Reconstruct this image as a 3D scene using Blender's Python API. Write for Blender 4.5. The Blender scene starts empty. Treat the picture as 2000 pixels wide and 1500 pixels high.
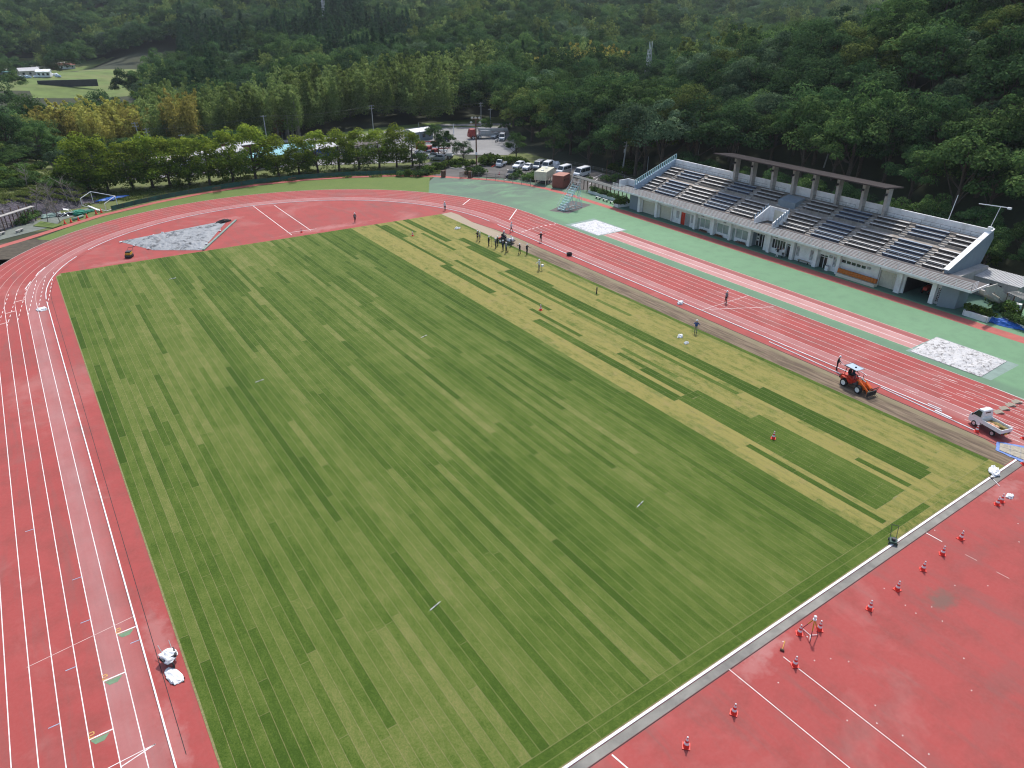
import bpy, bmesh, math, random
import numpy as np
from mathutils import Vector, Matrix, noise as mnoise
random.seed(7); RNG = np.random.default_rng(7)
PI = math.pi
sc = bpy.context.scene
COL = sc.collection

# ------------------------------------------------------------------ camera (solved from the lanes and curves of the track)
F, PITCH, ROLL, YAW, CX, CH = 1375.48, 0.4965, 0.0046, 0.6023, 1.532, 36.297
W, YC, RR = 72.3, 110.57, 36.15           # inner kerb to inner kerb, centre of the far curve, curve radius
YN = YC - 84.39                            # centre of the near curve
_f = np.array([math.sin(YAW)*math.cos(PITCH), math.cos(YAW)*math.cos(PITCH), -math.sin(PITCH)])
_r0 = np.array([math.cos(YAW), -math.sin(YAW), 0.0]); _u0 = np.cross(_r0, _f)
_r = _r0*math.cos(ROLL)+_u0*math.sin(ROLL); _u = -_r0*math.sin(ROLL)+_u0*math.cos(ROLL)
CAM = np.array([CX, 0.0, CH])
def ray(px, py): return (px-1000)/F*_r-(py-750)/F*_u+_f
def g(px, py, z=0.0):                      # survey point: where the sight line meets height z
    d = ray(px, py); t = (z-CH)/d[2]; P = CAM+t*d; return (float(P[0]), float(P[1]), z)
def onX(px, py, X):
    d = ray(px, py); t = (X-CX)/d[0]; P = CAM+t*d; return (X, float(P[1]), float(P[2]))
def proj(P):
    d = np.array(P, float)-CAM; w = d@_f
    return (1000+F*(d@_r)/w, 750-F*(d@_u)/w, w)
def hgt(x, y, py, z0=0.0):                 # height of a thing standing at x, y whose top is seen at row py
    lo, hi = z0, z0+60
    for _ in range(40):
        m = (lo+hi)/2
        if proj((x, y, m))[1] > py: lo = m
        else: hi = m
    return lo-z0

# ------------------------------------------------------------------ scene graph helpers
def tag(o, label=None, cat=None, group=None, kind=None):
    if label: o['label'] = label
    if cat: o['category'] = cat
    if group: o['group'] = group
    if kind: o['kind'] = kind
    return o
def thing(name, label, cat, loc=(0,0,0), rz=0.0, group=None):
    o = bpy.data.objects.new(name, None); COL.objects.link(o)
    o.location = loc; o.rotation_euler = (0,0,rz); o.empty_display_size = .2
    return tag(o, label, cat, group)
def copy_tree(o, parent=None):
    c = o.copy(); COL.objects.link(c)
    if parent is not None: c.parent = parent
    for ch in o.children: copy_tree(ch, c)
    return c
def rot2(x, y, a): return (x*math.cos(a)-y*math.sin(a), x*math.sin(a)+y*math.cos(a))

class MB:
    """collects shapes; build() links them as ONE mesh object"""
    def __init__(s): s.v=[]; s.f=[]; s.m=[]; s.sm=[]; s.cur=0; s.smooth=False
    def mat(s, i): s.cur=i; return s
    def add(s, vs, fs, M=None):
        b=len(s.v)
        if M is not None: vs=[tuple(M@Vector(p)) for p in vs]
        s.v+= [tuple(p) for p in vs]
        for f in fs: s.f.append(tuple(b+i for i in f)); s.m.append(s.cur); s.sm.append(s.smooth)
        return s
    def box(s, c, d, rz=0, ry=0, rx=0):
        x,y,z=d[0]/2,d[1]/2,d[2]/2
        vs=[(-x,-y,-z),(x,-y,-z),(x,y,-z),(-x,y,-z),(-x,-y,z),(x,-y,z),(x,y,z),(-x,y,z)]
        M=Matrix.Translation(c)@Matrix.Rotation(rz,4,'Z')@Matrix.Rotation(ry,4,'Y')@Matrix.Rotation(rx,4,'X')
        return s.add(vs,[(0,3,2,1),(4,5,6,7),(0,1,5,4),(1,2,6,5),(2,3,7,6),(3,0,4,7)],M)
    def bx(s, x0,x1,y0,y1,z0,z1): return s.box(((x0+x1)/2,(y0+y1)/2,(z0+z1)/2),(abs(x1-x0),abs(y1-y0),abs(z1-z0)))
    def cyl(s, a, b, r0, r1=None, n=8, caps=True):
        r1=r0 if r1 is None else r1
        a=Vector(a); b=Vector(b); d=(b-a)
        if d.length<1e-6: return s
        q=d.normalized().to_track_quat('Z','Y').to_matrix()
        vs=[]
        for k in range(n):
            t=2*PI*k/n; e=q@Vector((math.cos(t),math.sin(t),0))
            vs.append(a+e*r0)
        for k in range(n):
            t=2*PI*k/n; e=q@Vector((math.cos(t),math.sin(t),0))
            vs.append(b+e*r1)
        fs=[(k,(k+1)%n,n+(k+1)%n,n+k) for k in range(n)]
        if caps: fs+= [tuple(range(n-1,-1,-1)),tuple(range(n,2*n))]
        return s.add(vs,fs)
    def path(s, pts, r, n=6):
        for i in range(len(pts)-1): s.cyl(pts[i],pts[i+1],r if not isinstance(r,(list,tuple)) else r[i], None if not isinstance(r,(list,tuple)) else r[i+1],n)
        return s
    def lathe(s, prof, c=(0,0,0), n=12, M=None):
        vs=[];fs=[];k=len(prof)
        for i in range(n):
            t=2*PI*i/n
            for r,z in prof: vs.append((c[0]+r*math.cos(t),c[1]+r*math.sin(t),c[2]+z))
        for i in range(n):
            j=(i+1)%n
            for q in range(k-1): fs.append((i*k+q,j*k+q,j*k+q+1,i*k+q+1))
        return s.add(vs,fs,M)
    def poly(s, pts): return s.add(pts,[tuple(range(len(pts)))])
    def prism(s, pts2, a0, a1, axis='y'):      # polygon swept along an axis
        n=len(pts2)
        if axis=='y': vs=[(p[0],a0,p[1]) for p in pts2]+[(p[0],a1,p[1]) for p in pts2]
        elif axis=='x': vs=[(a0,p[0],p[1]) for p in pts2]+[(a1,p[0],p[1]) for p in pts2]
        else: vs=[(p[0],p[1],a0) for p in pts2]+[(p[0],p[1],a1) for p in pts2]
        return s.add(vs,[tuple(range(n)),tuple(range(2*n-1,n-1,-1))]+[(i,n+i,n+(i+1)%n,(i+1)%n) for i in range(n)])
    def sphere(s, c, r, nu=10, nv=6, sq=(1,1,1), jit=0):
        vs=[];fs=[]
        for j in range(nv+1):
            ph=PI*j/nv
            for i in range(nu):
                t=2*PI*i/nu; k=1+(random.uniform(-jit,jit) if jit and 0<j<nv else 0)
                vs.append((c[0]+r*sq[0]*k*math.sin(ph)*math.cos(t),c[1]+r*sq[1]*k*math.sin(ph)*math.sin(t),c[2]+r*sq[2]*k*math.cos(ph)))
        for j in range(nv):
            for i in range(nu): fs.append((j*nu+i,(j+1)*nu+i,(j+1)*nu+(i+1)%nu,j*nu+(i+1)%nu))
        return s.add(vs,fs)
    def mesh(s, name, mats):
        me=bpy.data.meshes.new(name); me.from_pydata(s.v,[],s.f)
        for m in (mats if isinstance(mats,(list,tuple)) else [mats]): me.materials.append(m)
        me.polygons.foreach_set('material_index',s.m); me.polygons.foreach_set('use_smooth',s.sm)
        me.update(); return me
    def build(s, name, mats, parent=None, loc=None, rz=0, fix=True, bevel=0):
        me=s.mesh(name,mats)
        if fix or bevel:
            bm=bmesh.new(); bm.from_mesh(me); bmesh.ops.recalc_face_normals(bm,faces=bm.faces)
            if bevel:
                bmesh.ops.remove_doubles(bm,verts=bm.verts,dist=1e-4)
                bmesh.ops.bevel(bm,geom=[e for e in bm.edges if len(e.link_faces)==2 and e.calc_face_angle(0)>.4],offset=bevel,segments=2,affect='EDGES',profile=.6,clamp_overlap=True)
            bm.to_mesh(me); bm.free()
        o=bpy.data.objects.new(name,me); COL.objects.link(o)
        if parent is not None: o.parent=parent
        if loc is not None: o.location=loc
        if rz: o.rotation_euler=(0,0,rz)
        return o

# ------------------------------------------------------------------ materials
def nt(name):
    m=bpy.data.materials.new(name); m.use_nodes=True; t=m.node_tree
    return m,t,t.nodes['Principled BSDF'],t.nodes.new
def lk(t,a,b): t.links.new(a,b)
def mixc(t, fac, a, b, mode='MIX'):
    n=t.nodes.new('ShaderNodeMix'); n.data_type='RGBA'; n.blend_type=mode; n.clamp_factor=True
    for sock,val in ((n.inputs[0],fac),(n.inputs[6],a),(n.inputs[7],b)):
        if hasattr(val,'is_linked') or hasattr(val,'links'): t.links.new(val,sock)
        else: sock.default_value = val if not isinstance(val,(tuple,list)) else (*val[:3],1)
    return n.outputs[2]
def ramp(t, src, stops):
    n=t.nodes.new('ShaderNodeValToRGB'); lk(t,src,n.inputs[0]); e=n.color_ramp.elements
    while len(e)<len(stops): e.new(.5)
    for i,(p,c) in enumerate(stops):
        e[i].position=p; e[i].color=(c,c,c,1) if not isinstance(c,(tuple,list)) else (*c[:3],1)
    return n.outputs[0]
def coords(t, scale=(1,1,1), obj=False, world=True):
    if world: src=t.nodes.new('ShaderNodeNewGeometry').outputs['Position']
    else: src=t.nodes.new('ShaderNodeTexCoord').outputs['Object']
    mp=t.nodes.new('ShaderNodeMapping'); mp.inputs['Scale'].default_value=scale; lk(t,src,mp.inputs[0]); return mp.outputs[0]
def noise(t, vec, scale, detail=4, rough=.55, dist=0):
    n=t.nodes.new('ShaderNodeTexNoise'); lk(t,vec,n.inputs['Vector'])
    n.inputs['Scale'].default_value=scale; n.inputs['Detail'].default_value=detail; n.inputs['Roughness'].default_value=rough; n.inputs['Distortion'].default_value=dist
    return n.outputs['Fac']
def math_(t, op, a, b=None, c=None):
    n=t.nodes.new('ShaderNodeMath'); n.operation=op
    for i,v in enumerate((a,b,c)):
        if v is None: continue
        if hasattr(v,'links'): lk(t,v,n.inputs[i])
        else: n.inputs[i].default_value=v
    return n.outputs[0]
def bump(t, bsdf, h, strength=.3, dist=.02):
    b=t.nodes.new('ShaderNodeBump'); b.inputs['Strength'].default_value=strength; b.inputs['Distance'].default_value=dist
    lk(t,h,b.inputs['Height']); lk(t,b.outputs[0],bsdf.inputs['Normal'])
def M(name, c, rough=.6, metal=0, var=.18, scale=3, dirt=None, dirt_amt=.35, spec=.4, bmp=0, world=False):
    """plain surface with uneven tone, optional dirt"""
    m,t,b,new=nt(name); v=coords(t,world=world)
    n=noise(t,v,scale,5,.6)
    lo=tuple(x*(1-var) for x in c); hi=tuple(min(1,x*(1+var)) for x in c)
    col=mixc(t,ramp(t,n,[(.3,0.),(.7,1.)]),lo,hi)
    if dirt:
        n2=noise(t,v,scale*.35,6,.65,.4); col=mixc(t,math_(t,'MULTIPLY',ramp(t,n2,[(.48,0.),(.72,1.)]),dirt_amt),col,dirt)
    lk(t,col,b.inputs['Base Color']); b.inputs['Roughness'].default_value=rough; b.inputs['Metallic'].default_value=metal
    b.inputs['Specular IOR Level'].default_value=spec
    if bmp: bump(t,b,n,bmp,.02)
    return m
def glass(name, c=(.03,.04,.045), rough=.08):
    m,t,b,new=nt(name); v=coords(t,world=False); n=noise(t,v,.8,2)
    lk(t,mixc(t,n,tuple(x*.6 for x in c),tuple(x*1.5 for x in c)),b.inputs['Base Color'])
    b.inputs['Roughness'].default_value=rough; b.inputs['Specular IOR Level'].default_value=.6; return m
MT={}
def mk(k,*a,**kw): MT[k]=M(k,*a,**kw)
mk('gutter',(.24,.23,.205),.95,var=.2,scale=.9,world=True,dirt=(.11,.105,.1),dirt_amt=.8)
mk('white_paint',(.82,.83,.83),.55,var=.06,dirt=(.42,.40,.37),dirt_amt=.55,scale=1.6)
mk('navy_riser_shade',(.034,.042,.066),.7,var=.3)
mk('wire_dark',(.08,.085,.09),.6)
mk('truck_red',(.33,.05,.045),.5,var=.2)
mk('concrete',(.42,.40,.37),.9,var=.15,dirt=(.2,.18,.16),dirt_amt=.5,scale=2)
mk('grey_wall',(.23,.28,.32),.8,var=.08,dirt=(.13,.16,.18),dirt_amt=.3,scale=.8)
mk('cream_shutter',(.62,.6,.5),.5,var=.06,dirt=(.4,.36,.28))
mk('grey_steel',(.36,.38,.39),.5,.3)
mk('dark_steel',(.05,.05,.055),.5,.3)
mk('black_rubber',(.018,.018,.019),.8,var=.3)
mk('rim_silver',(.6,.61,.62),.35,.6,var=.05)
mk('car_white',(.8,.81,.82),.25,var=.02,spec=.5)
mk('car_silver',(.42,.44,.47),.28,.5,var=.03)
mk('car_dark',(.035,.035,.04),.25,var=.1)
mk('lamp_glass',(.75,.76,.74),.15,var=.05)
mk('tail_red',(.45,.02,.02),.3)
mk('red_paint',(.55,.04,.02),.4,var=.12,dirt=(.25,.08,.05),dirt_amt=.3)
mk('orange_paint',(.72,.13,.02),.4,var=.12)
mk('cone_red',(.78,.045,.03),.5,var=.08)
mk('cone_white',(.85,.78,.78),.4,var=.05)
mk('wood_brown',(.12,.07,.045),.8,var=.3)
mk('bark',(.085,.065,.05),.95,var=.35,scale=6)
mk('pale_bark',(.25,.22,.19),.95,var=.3,scale=6)
mk('pole_concrete',(.36,.36,.35),.85,var=.12)
mk('rust_pole',(.17,.085,.055),.8,var=.25)
mk('skin',(.46,.28,.19),.6,var=.08)
mk('black_cloth',(.02,.021,.026),.95,var=.35,scale=9)
mk('navy_cloth',(.03,.036,.065),.95,var=.3,scale=9)
mk('grey_cloth',(.2,.215,.235),.95,var=.2,scale=9)
mk('white_cloth',(.68,.7,.71),.95,var=.08,scale=9)
mk('blue_cloth',(.03,.085,.27),.95,var=.2,scale=9)
mk('beige_cloth',(.32,.28,.22),.95,var=.15,scale=9)
mk('helmet_white',(.86,.87,.87),.3,var=.03)
mk('bag_white',(.78,.79,.8),.7,var=.06,scale=6,dirt=(.5,.5,.5),dirt_amt=.4,bmp=.6)
mk('tarp_blue',(.02,.13,.48),.45,var=.3,scale=4,bmp=.8)
mk('net_green',(.02,.2,.13),.8,var=.45,scale=7,bmp=.8)
mk('planter_white',(.72,.73,.74),.7,var=.06,dirt=(.4,.4,.38))
mk('roof_brown',(.055,.04,.039),.7,var=.15,scale=1.2)
mk('teal_roof',(.16,.42,.46),.5,var=.1)
mk('tan_roof',(.5,.46,.4),.7,var=.1)
mk('light_roof',(.46,.46,.46),.6,var=.08,dirt=(.35,.34,.33))
mk('cream_tank',(.66,.64,.5),.6,var=.08,dirt=(.35,.3,.2))
mk('container_red',(.24,.085,.065),.75,var=.15,dirt=(.12,.05,.04),scale=1.5)
mk('seat_white',(.72,.71,.69),.6,var=.1,dirt=(.32,.28,.24),dirt_amt=.7,scale=1.5)
mk('seat_blue',(.31,.385,.48),.6,var=.15,dirt=(.5,.5,.5),dirt_amt=.5,scale=1.5)
mk('seat_steel_and_shade',(.055,.045,.04),.8,var=.3)
mk('stand_blue',(.42,.66,.68),.5,var=.1,dirt=(.2,.3,.3))
mk('orange_mat',(.48,.14,.02),.75,var=.12,dirt=(.3,.1,.03))
mk('bed_floor',(.25,.19,.07),.9,var=.35,scale=5)
mk('yellow_paint',(.55,.3,.02),.5,var=.2)
mk('purple_red',(.2,.05,.07),.6,var=.25)
mk('deck',(.33,.29,.25),.95,var=.2,dirt=(.12,.1,.085),dirt_amt=.6,scale=1.4)
mk('pale_blue',(.36,.46,.56),.5,var=.12)
mk('dark_glasswall',(.02,.022,.024),.3,var=.3)
MT['glass']=glass('car_glass'); MT['pane']=glass('window_pane',(.3,.36,.34),.25); MT['dark_pane']=glass('dark_window_pane',(.02,.024,.024),.12)
def mt(*k): return [MT[x] for x in k] if len(k)>1 else MT[k[0]]
# ------------------------------------------------------------------ terrain
def sst(a,b,x):
    t=np.clip((x-a)/(b-a),0,1); return t*t*(3-2*t)
def seg_side(x,y,pts):
    """signed distance beyond a polyline running away from the camera (positive to its right) """
    best=np.full(np.shape(x),1e9); sgn=np.ones(np.shape(x))
    for (ax,ay),(bx_,by_) in zip(pts[:-1],pts[1:]):
        dx,dy=bx_-ax,by_-ay; L2=dx*dx+dy*dy
        t=np.clip(((x-ax)*dx+(y-ay)*dy)/L2,0,1); ex=x-(ax+t*dx); ey=y-(ay+t*dy); d=np.hypot(ex,ey)
        s=np.where((x-ax)*dy-(y-ay)*dx>0,1,-1); u=d<best
        sgn=np.where(u,s,sgn); best=np.where(u,d,best)
    return best*sgn
TOE=[(118,-260),(118,100),(117,118),(124,137),(122,160),(138,200),(158,232),(190,262),(300,330)]
BANK=[(-60,112),(-22,133),(-10,146),(-2,157),(6,164),(13,167.5),(14.5,176),(13,200),(6,235)]
def H(x,y):
    x=np.asarray(x,float); y=np.asarray(y,float)
    d=seg_side(x,y,TOE)
    hm=np.clip(47-0.225*y,2.0,60)
    h=np.where(d>0,hm*sst(-6,78,d)*np.clip(d/6,0,1)+np.clip(d-70,0,400)*.03,0)
    b=-seg_side(x,y,BANK)                                   # beyond the left bank
    bank=np.where(b>0,np.minimum(b*.75,3.4)+np.clip(b-4.5,0,60)*.17,0)*(1-sst(196,235,y))*(1-sst(9,14.5,x)*sst(150,170,y)*0)
    D=np.hypot(x-CX,y)
    far=np.clip(D-285,0,2000)*.058+np.clip(D-640,0,2000)*.05
    n=np.sin(x*.021+1.3)*np.sin(y*.017+.4)+.6*np.sin(x*.043-y*.03+2)
    far=far+sst(300,480,D)*n*5.5
    left=sst(300,380,D)*(1-sst(.02,.3,np.arctan2(x-CX,y)))          # flat valley floor with fields on the left
    far=far-left*np.clip(D-285,0,260)*.05
    az=np.arctan2(x-CX,y); far=far-7.5*sst(205,262,D)*(1-sst(.16,.42,az))*(1-sst(640,760,D))
    return np.maximum(h,0)+np.maximum(bank,0)+far*(1-sst(0,60,d)*.6)
def Hs(x,y): return float(H(np.array([x]),np.array([y]))[0])
# clearings: (centre x, y, radius x, radius y)
def gh(px,py):                              # sight line down to the terrain
    d=ray(px,py); t=100.0
    for k in range(700):
        P=CAM+d*t/np.hypot(d[0],d[1])
        if P[2]<=Hs(P[0],P[1]): return (float(P[0]),float(P[1]),Hs(P[0],P[1]))
        t+=1.6
    return (float(P[0]),float(P[1]),Hs(P[0],P[1]))

m,t,b,new=nt('forest_soil'); v=coords(t)
c=mixc(t,noise(t,v,.15,5),(.018,.026,.012),(.05,.06,.022)); c=mixc(t,ramp(t,noise(t,v,1.4,3),[(.4,0.),(.7,1.)]),c,(.03,.035,.015))
lk(t,c,b.inputs['Base Color']); b.inputs['Roughness'].default_value=1; MT['soil']=m
nx,ny=190,210
xs=np.concatenate([np.linspace(-420,-60,25)[:-1],np.linspace(-60,200,131)[:-1],np.linspace(200,1150,36)])
ys=np.concatenate([np.linspace(-180,100,22)[:-1],np.linspace(100,280,91)[:-1],np.linspace(280,1300,80)])
X,Y=np.meshgrid(xs,ys); Z=H(X,Y)-.06
inner=(X>-45)&(X<116)&(Y<150)&(Y>-120)
vs=np.stack([X,Y,Z],-1).reshape(-1,3).tolist(); nxx=len(xs)
fs=[(j*nxx+i,j*nxx+i+1,(j+1)*nxx+i+1,(j+1)*nxx+i) for j in range(len(ys)-1) for i in range(nxx-1)]
gm=MB(); gm.v=vs; gm.f=fs; gm.m=[0]*len(fs); gm.sm=[True]*len(fs)
tag(gm.build('ground',MT['soil'],fix=False),kind='structure')

def sheet(name, pts, z, mat, kind='structure'):
    bm=bmesh.new(); vv=[bm.verts.new((p[0],p[1],z)) for p in pts]; f=bm.faces.new(vv)
    bmesh.ops.triangulate(bm,faces=[f]); bmesh.ops.recalc_face_normals(bm,faces=bm.faces)
    me=bpy.data.meshes.new(name); bm.to_mesh(me); bm.free()
    for p in me.polygons:
        if p.normal.z<0: p.flip()
    me.materials.append(mat); o=bpy.data.objects.new(name,me); COL.objects.link(o); tag(o,kind=kind); return o
def ribbon(mb, pts, w, z, closed=False):
    """flat strip of width w along pts"""
    n=len(pts); L=[];Rr=[]
    for i in range(n):
        a=pts[i-1] if (i>0 or closed) else pts[i]; c=pts[(i+1)%n] if (i<n-1 or closed) else pts[i]
        dx,dy=c[0]-a[0],c[1]-a[1]; q=math.hypot(dx,dy) or 1; nx_,ny_=-dy/q,dx/q
        L.append((pts[i][0]+nx_*w/2,pts[i][1]+ny_*w/2,z)); Rr.append((pts[i][0]-nx_*w/2,pts[i][1]-ny_*w/2,z))
    fs=[]
    for i in range(n if closed else n-1):
        j=(i+1)%n; fs.append((n+i,n+j,j,i))
    mb.add(L+Rr,fs)
def oval(off, n=72, a0=None):
    pts=[]
    r=RR+off
    for k in range(n+1): t=-0*PI+PI*k/n; pts.append((W/2+r*math.cos(t),YC+r*math.sin(t)))
    for k in range(n+1): t=PI+PI*k/n; pts.append((W/2+r*math.cos(t),YN+r*math.sin(t)))
    return pts

# ---- red synthetic track: worn inner lanes, stains, faded patches
def lane_coord(t):
    pos=t.nodes.new('ShaderNodeNewGeometry').outputs['Position']; s=t.nodes.new('ShaderNodeSeparateXYZ'); lk(t,pos,s.inputs[0])
    x=math_(t,'SUBTRACT',s.outputs[0],W/2); cl=math_(t,'MINIMUM',math_(t,'MAXIMUM',s.outputs[1],YN),YC); y=math_(t,'SUBTRACT',s.outputs[1],cl)
    r=math_(t,'SQRT',math_(t,'ADD',math_(t,'MULTIPLY',x,x),math_(t,'MULTIPLY',y,y)))
    return math_(t,'SUBTRACT',r,RR), s
m,t,b,new=nt('track_red'); v=coords(t); lc,sx=lane_coord(t)
c=mixc(t,noise(t,v,.09,4),(.31,.054,.050),(.39,.080,.072))
c=mixc(t,math_(t,'MULTIPLY',ramp(t,noise(t,v,.35,6,.7),[(.46,0.),(.68,1.)]),.75),c,(.25,.060,.052))
c=mixc(t,math_(t,'MULTIPLY',ramp(t,noise(t,v,4,6,.75),[(.42,0.),(.7,1.)]),.22),c,(.42,.125,.112))
# grey grime in large soft patches and streaks along the lanes
vs2=coords(t,(1,.12,1)); c=mixc(t,math_(t,'MULTIPLY',ramp(t,noise(t,vs2,.55,6,.7,.5),[(.5,0.),(.72,1.)]),.6),c,(.2,.095,.085))
c=mixc(t,math_(t,'MULTIPLY',ramp(t,noise(t,v,.055,5,.6,.3),[(.57,0.),(.7,1.)]),.7),c,(.19,.11,.10))
c=mixc(t,math_(t,'MULTIPLY',ramp(t,noise(t,v,.07,6,.65,.6),[(.3,.75),(.44,0.)]),.5),c,(.44,.215,.195))
def blob(cx,cy,rx,ry,col,amt,c):
    sp_=t.nodes.new('ShaderNodeSeparateXYZ'); lk(t,v,sp_.inputs[0]); dx=math_(t,'MULTIPLY',math_(t,'SUBTRACT',sp_.outputs[0],cx),1/rx); dy=math_(t,'MULTIPLY',math_(t,'SUBTRACT',sp_.outputs[1],cy),1/ry)
    q=math_(t,'SQRT',math_(t,'ADD',math_(t,'MULTIPLY',dx,dx),math_(t,'MULTIPLY',dy,dy))); q=math_(t,'ADD',q,math_(t,'MULTIPLY',math_(t,'ADD',noise(t,v,.9,5,.65),-.5),2.4))
    return mixc(t,math_(t,'MULTIPLY',ramp(t,q,[(.3,1.),(1.,0.)]),amt),c,col)
q_=g(1840,1172); c=blob(q_[0],q_[1],1.7,1.1,(.15,.105,.085),.75,c)
for px_,py_,rx_,ry_,am in ((1690,1100,3,1,.35),(1900,1090,2.5,1,.4),(1960,1330,2.5,1.2,.5),(1750,1370,2,1,.4),(1660,1440,2.2,.9,.45),(1560,1190,1.8,.8,.3),(1930,1430,2,1.2,.4),(1790,1240,1.6,.6,.35)): q_=g(px_,py_); c=blob(q_[0],q_[1],rx_*1.3,ry_*.8,(.2,.095,.085),am*.6,c)
for px_,py_,rx_,ry_,am in ((1500,1260,2.5,1.0,.7),(1470,1300,2,1,.6),(1960,960,3,1.2,.6),(520,398,6,3,.35),(640,445,9,1.6,.6),(310,1250,.9,4,.6),(340,1440,.8,3,.6),(450,427,3,1.5,.6),(230,512,5,1.2,.5)): q_=g(px_,py_); c=blob(q_[0],q_[1],rx_,ry_,(.44,.205,.19),am*.8,c)
# faded pink band of the inner lanes
band=math_(t,'MULTIPLY',ramp(t,math_(t,'MULTIPLY',lc,.2),[(.0,.25),(.08,.5),(.24,.85),(.25,1.),(.485,1.),(.497,0.)]),math_(t,'GREATER_THAN',lc,.02))
band=math_(t,'MULTIPLY',band,ramp(t,noise(t,v,.25,5,.6),[(.25,.55),(.7,1.)]))
c=mixc(t,math_(t,'MULTIPLY',band,.72),c,mixc(t,noise(t,vs2,1.6,5,.7),(.32,.15,.145),(.50,.275,.265)))
lk(t,c,b.inputs['Base Color']); b.inputs['Roughness'].default_value=.85; b.inputs['Specular IOR Level'].default_value=.25
bump(t,b,noise(t,v,60,2),.15,.01); MT['track']=m
# dark drained end (near and far D) uses the same rubber
sheet('running_track',oval(9.72),.004,MT['track'])

# ---- green asphalt apron
m,t,b,new=nt('apron_green'); v=coords(t)
c=mixc(t,noise(t,v,.06,4),(.115,.235,.125),(.17,.315,.175))
c=mixc(t,math_(t,'MULTIPLY',ramp(t,noise(t,v,.5,6,.7),[(.45,0.),(.75,1.)]),.5),c,(.095,.175,.105))
sp=t.nodes.new('ShaderNodeSeparateXYZ'); lk(t,v,sp.inputs[0])
wear=math_(t,'MULTIPLY',ramp(t,math_(t,'MULTIPLY',math_(t,'ADD',sp.outputs[1],-100),.02),[(.1,.0),(.62,1.)]),ramp(t,noise(t,coords(t,(.5,1,1)),.18,6,.7,.8),[(.36,0.),(.56,1.)]))
c=mixc(t,math_(t,'MULTIPLY',wear,.85),c,(.095,.115,.1))
near=ramp(t,math_(t,'MULTIPLY',math_(t,'ADD',sp.outputs[0],-82),.2),[(.0,1.),(.32,.9),(.5,0.)])
c=mixc(t,math_(t,'MULTIPLY',near,.55),c,(.10,.165,.115))
c=mixc(t,math_(t,'MULTIPLY',ramp(t,noise(t,v,.7,6,.75,1.2),[(.64,0.),(.7,1.)]),.35),c,(.24,.16,.12))
lk(t,c,b.inputs['Base Color']); b.inputs['Roughness'].default_value=.9; bump(t,b,noise(t,v,30,3),.15,.01); MT['apron']=m
sheet('green_apron',[(W/2+20,-60),(118,-60),(118,100),(113,116),(106.5,119),(100.6,121.5),(100,128),(97.5,137),(91.5,143.5),(83,151),(70,137),(70,100)],0.0,MT['apron'])
m,t,b,new=nt('verge_grass'); v=coords(t)
c=mixc(t,noise(t,v,.3,4),(.075,.135,.018),(.13,.19,.035)); c=mixc(t,math_(t,'MULTIPLY',ramp(t,noise(t,v,2.5,6,.75),[(.4,0.),(.7,1.)]),.55),c,(.17,.19,.06))
lk(t,c,b.inputs['Base Color']); b.inputs['Roughness'].default_value=.95; bump(t,b,noise(t,v,14,4),.7,.08); MT['verge']=m
inner=[(W/2+(RR+8)*math.cos(a),YC+(RR+8)*math.sin(a)) for a in np.linspace(PI*.83,PI*.19,40)]
path_in=[(1,144.6),(6.9,150.1),(22.5,159.2),(33,162.3),(44.5,163.6),(55,162.6),(65,159.6),(75,155.2),(81.3,150.6)]
sheet('verge_grass',list(reversed(path_in))+[(2.4,142.2)]+inner,.0005,MT['verge'],'structure')
# brown earth patch and grey-green paving left of the track
m,t,b,new=nt('dirt'); v=coords(t); vs2=coords(t,(1,.07,1))
c=mixc(t,noise(t,v,.4,5),(.17,.125,.08),(.27,.205,.14)); c=mixc(t,math_(t,'MULTIPLY',ramp(t,noise(t,vs2,2.6,5,.7),[(.42,0.),(.56,1.)]),.9),c,(.105,.074,.05))
c=mixc(t,math_(t,'MULTIPLY',ramp(t,noise(t,v,1.1,6,.75),[(.55,0.),(.7,1.)]),.4),c,(.14,.15,.06))
ss=t.nodes.new('ShaderNodeSeparateXYZ'); lk(t,v,ss.inputs[0])
c=mixc(t,ramp(t,math_(t,'MULTIPLY',math_(t,'ADD',ss.outputs[1],-86),.04),[(.15,0.),(.7,.8)]),c,(.42,.34,.25))
c=mixc(t,math_(t,'MULTIPLY',ramp(t,math_(t,'ADD',math_(t,'MULTIPLY',math_(t,'ADD',ss.outputs[0],-67.3),.3),math_(t,'MULTIPLY',noise(t,v,.3,4),.25)),[(.75,0.),(.95,1.)]),.7),c,(.25,.215,.125))
lk(t,c,b.inputs['Base Color']); b.inputs['Roughness'].default_value=1; bump(t,b,noise(t,vs2,5,5),.8,.05); MT['dirt']=m
mk('brown_earth',(.085,.07,.05),1,var=.3,scale=1.2,world=True,bmp=.4)
mk('paving_grey',(.17,.19,.165),.95,var=.2,scale=.7,world=True,dirt=(.09,.085,.07))
mk('red_path',(.42,.115,.095),.9,var=.12,scale=.8,world=True,dirt=(.2,.09,.075),dirt_amt=.4)
mk('asphalt',(.115,.108,.102),.95,var=.22,scale=.35,world=True,dirt=(.06,.056,.052),dirt_amt=.7)
mk('yard_concrete',(.27,.265,.26),.95,var=.12,scale=.2,world=True,dirt=(.17,.165,.16),dirt_amt=.6)
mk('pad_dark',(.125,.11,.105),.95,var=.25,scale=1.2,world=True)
mk('frame_green',(.22,.30,.26),.9,var=.12,scale=1,world=True,dirt=(.12,.17,.15))
sheet('earth_patch',[(-20,112),(-4.6,135),(-3,134.2),(2.9,142.5),(.6,144.6),(-4.3,145.2),(-30,130)],.0015,MT['brown_earth'])
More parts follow.
